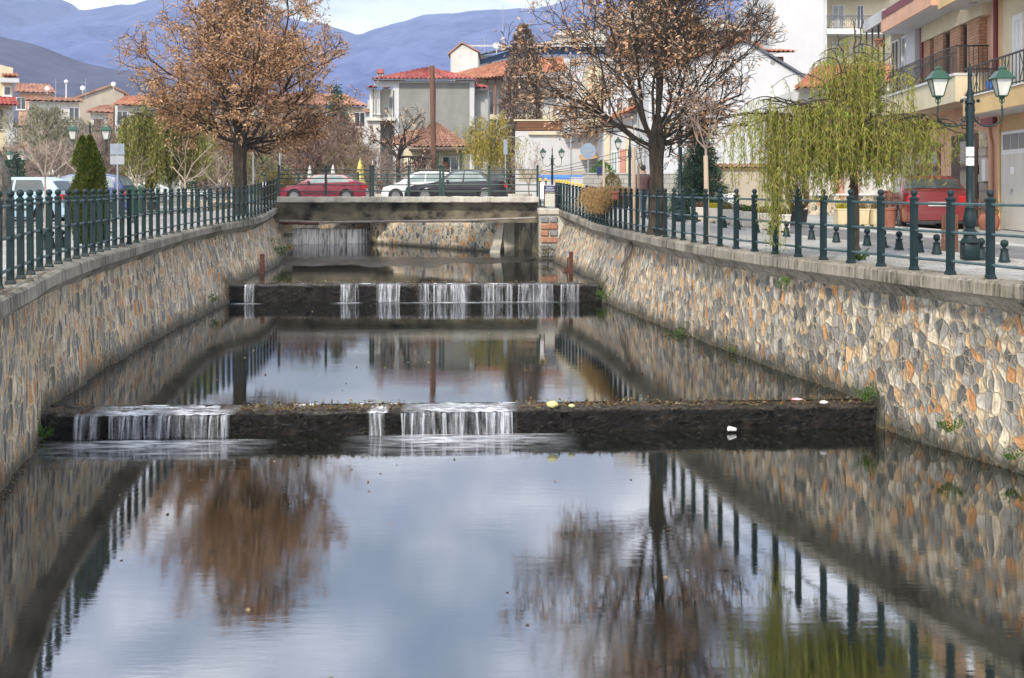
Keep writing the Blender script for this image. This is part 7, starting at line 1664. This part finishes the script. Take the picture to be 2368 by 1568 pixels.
# extra brick row etc. distant town strip hides bare horizon
for i, (px, Y, w_, h_, wm) in enumerate(((330, 150, 14, 6, 'offwhite'), (430, 165, 16, 7, 'cream'), (1260, 130, 10, 8, 'white'))):
    t = bthing('house', ['pale house wall behind the olive willow', 'cream house hidden behind willow and lime tree', 'white house side behind the orange brown foliage'][i], PX(px, Y), Y)
    x = PX(px, Y); MB().box(x-w_/2, x+w_/2, Y, Y+8, 0, h_).build('wall', wm, t, False, True)
    tiles('roof', [((x-w_/2-.5, Y-.6, h_), (x+w_/2+.5, Y-.6, h_), (x+w_/2-2, Y+4, h_+2), (x-w_/2+2, Y+4, h_+2))], 'tile_salmon', t, .5, .6, .06)
    for k in range(4): window(t, x-w_/2+1+k*w_/4.5, x-w_/2+2.2+k*w_/4.5, h_-2.2, h_-.8, Y-.02)
# ------------------------------------------------------------------ mountains
def ridge(name, sil, Yr, Yf, x0, x1, m, label, seed, nx=260, nv=60, rough=1.0):
    g = np.random.default_rng(seed); ph = g.uniform(0, 6.28, 40); sx = [PX(a, Yr) for a, b in sil]; sz = [PZ(b, Yr) for a, b in sil]; G = []
    for j in range(nv+1):
        v = j/nv; r = []
        for i in range(nx+1):
            px = x0+(x1-x0)*i/nx; X_ = PX(px, Yr); zr = float(np.interp(X_, sx, sz)); Yy = Yf+(Yr-Yf)*v
            hgt = zr*(v**1.25)
            nz = 0
            for k in range(7):
                f = .006*1.75**k; nz += abs(math.sin(X_*f+ph[k]+1.4*math.sin(Yy*f*.8+ph[k+8])+.6*k))*(1.0/1.55**k)
            hgt += (nz-1.2)*zr*.11*rough*math.sin(math.pi*min(1, v))**.8
            hgt += rough*zr*.006*math.sin(X_*.09+ph[3])*math.sin(X_*.031+ph[4])
            r.append((X_+(0), Yy, hgt-.5))
        G.append(r)
    G.append([(p[0], Yr+250, p[2]-120) for p in G[-1]])
    o = MB().grid(G).build(name, m, None, True, angle=180); tag(o, kind='structure'); return o
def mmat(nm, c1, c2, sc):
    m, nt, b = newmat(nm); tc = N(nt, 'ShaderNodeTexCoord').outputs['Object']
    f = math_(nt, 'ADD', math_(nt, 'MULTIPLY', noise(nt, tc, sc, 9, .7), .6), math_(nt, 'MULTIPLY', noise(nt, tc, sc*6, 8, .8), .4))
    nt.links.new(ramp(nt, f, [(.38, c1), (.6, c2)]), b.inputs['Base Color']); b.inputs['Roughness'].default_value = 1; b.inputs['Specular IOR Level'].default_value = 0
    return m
M['mtn'] = mmat('hazy_wooded_mountain', (.035,.06,.185), (.12,.155,.33), .009); M['hill'] = mmat('near_hill', (.03,.034,.075), (.1,.1,.15), .014)  # blue of the distant air is mixed into the mountain colour
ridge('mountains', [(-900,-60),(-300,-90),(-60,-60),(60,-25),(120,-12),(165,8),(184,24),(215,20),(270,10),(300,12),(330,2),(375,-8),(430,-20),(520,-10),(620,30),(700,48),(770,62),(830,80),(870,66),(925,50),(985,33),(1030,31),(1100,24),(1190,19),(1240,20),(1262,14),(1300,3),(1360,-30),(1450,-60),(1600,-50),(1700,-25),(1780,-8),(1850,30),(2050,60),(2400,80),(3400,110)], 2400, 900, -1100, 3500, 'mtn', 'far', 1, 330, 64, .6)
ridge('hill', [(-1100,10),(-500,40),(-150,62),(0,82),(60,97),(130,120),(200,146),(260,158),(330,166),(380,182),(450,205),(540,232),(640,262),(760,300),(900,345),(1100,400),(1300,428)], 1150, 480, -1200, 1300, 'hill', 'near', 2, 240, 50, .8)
# pale scar on the far slope
# ------------------------------------------------------------------ haze
hz = MB().box(-2600, 2600, -60, 2900, -6, 640).build('haze', 'foam'); tag(hz, 'thin blue air between the town and the mountains', 'haze', kind='stuff')
hm = bpy.data.materials.new('haze_air'); hm.use_nodes = True; nt = hm.node_tree; nt.nodes.clear(); ou = nt.nodes.new('ShaderNodeOutputMaterial'); pv = nt.nodes.new('ShaderNodeVolumePrincipled')
pv.inputs['Color'].default_value = (.66,.78,1,1); pv.inputs['Density'].default_value = 2.4e-4; pv.inputs['Anisotropy'].default_value = 0
nt.links.new(pv.outputs[0], ou.inputs['Volume']); hz.data.materials.clear(); hz.data.materials.append(hm)
# ------------------------------------------------------------------ sky, sun, camera
sc = bpy.context.scene; w = bpy.data.worlds.new('World'); sc.world = w; w.use_nodes = True; nt = w.node_tree; bg = nt.nodes['Background']
EL, AZ = 40, 203     # sun behind and to the left of the camera
sky = N(nt, 'ShaderNodeTexSky', sky_type='NISHITA'); sky.sun_disc = False; sky.sun_elevation = R(EL); sky.sun_rotation = R(AZ); sky.air_density = 1.3; sky.dust_density = 1.5
tc = N(nt, 'ShaderNodeTexCoord').outputs['Generated']
sx = N(nt, 'ShaderNodeSeparateXYZ'); nt.links.new(tc, sx.inputs[0])
zz = math_(nt, 'MAXIMUM', sx.outputs[2], .0); inv = math_(nt, 'DIVIDE', 1, math_(nt, 'ADD', zz, .22))
cb = N(nt, 'ShaderNodeCombineXYZ'); nt.links.new(math_(nt, 'MULTIPLY', sx.outputs[0], inv), cb.inputs[0]); nt.links.new(math_(nt, 'MULTIPLY', sx.outputs[1], inv), cb.inputs[1])
n1 = noise(nt, mapping(nt, cb.outputs[0], (1, 1, 1), (3.1, 1.7, 0)), 1.5, 7, .55, .3)
cov = ramp(nt, n1, [(.4, (.35,)*3), (.5, (.85,)*3), (.58, (1,)*3)])
n2 = noise(nt, mapping(nt, cb.outputs[0], (1, 1, 1), (7, 2, 0)), 2.3, 6)
ccol = ramp(nt, n2, [(.36, (4.2,5.4,8.2)), (.47, (8.6,9.4,11.2)), (.57, (16.5,16.6,16.8))])
hzf = ramp(nt, zz, [(.0, (1,)*3), (.12, (.75,)*3), (.26, (0,)*3)]); ccol = mixc(nt, hzf, ccol, (10.5,10.9,11.6)); cov = math_(nt, 'MAXIMUM', cov, math_(nt, 'MULTIPLY', hzf, .8))
skyc = mixc(nt, cov, sky.outputs[0], ccol)
nt.links.new(skyc, bg.inputs['Color']); bg.inputs['Strength'].default_value = .098
sd = bpy.data.lights.new('sun', 'SUN'); sd.energy = 2.7; sd.angle = R(5); sd.color = (1, .9, .76); so = bpy.data.objects.new('sun', sd); C.objects.link(so)
v = Vector((math.sin(R(AZ))*math.cos(R(EL)), math.cos(R(AZ))*math.cos(R(EL)), math.sin(R(EL))))
so.rotation_euler = v.to_track_quat('Z', 'Y').to_euler()
cd = bpy.data.cameras.new('camera'); cam = bpy.data.objects.new('camera', cd); C.objects.link(cam); sc.camera = cam
cam.location = (0, 0, EYE); cam.rotation_euler = (R(90), 0, 0); cd.sensor_width = 36; cd.lens = F/2368*36; cd.shift_y = -(784-432)/2368; cd.clip_end = 6000; cd.clip_start = .1
sc.view_settings.view_transform = 'Standard'; sc.view_settings.look = 'None'; sc.view_settings.exposure = .6; sc.view_settings.gamma = 1
sc.render.engine = 'CYCLES'
sc.cycles.volume_bounces = 0; sc.cycles.transparent_max_bounces = 16
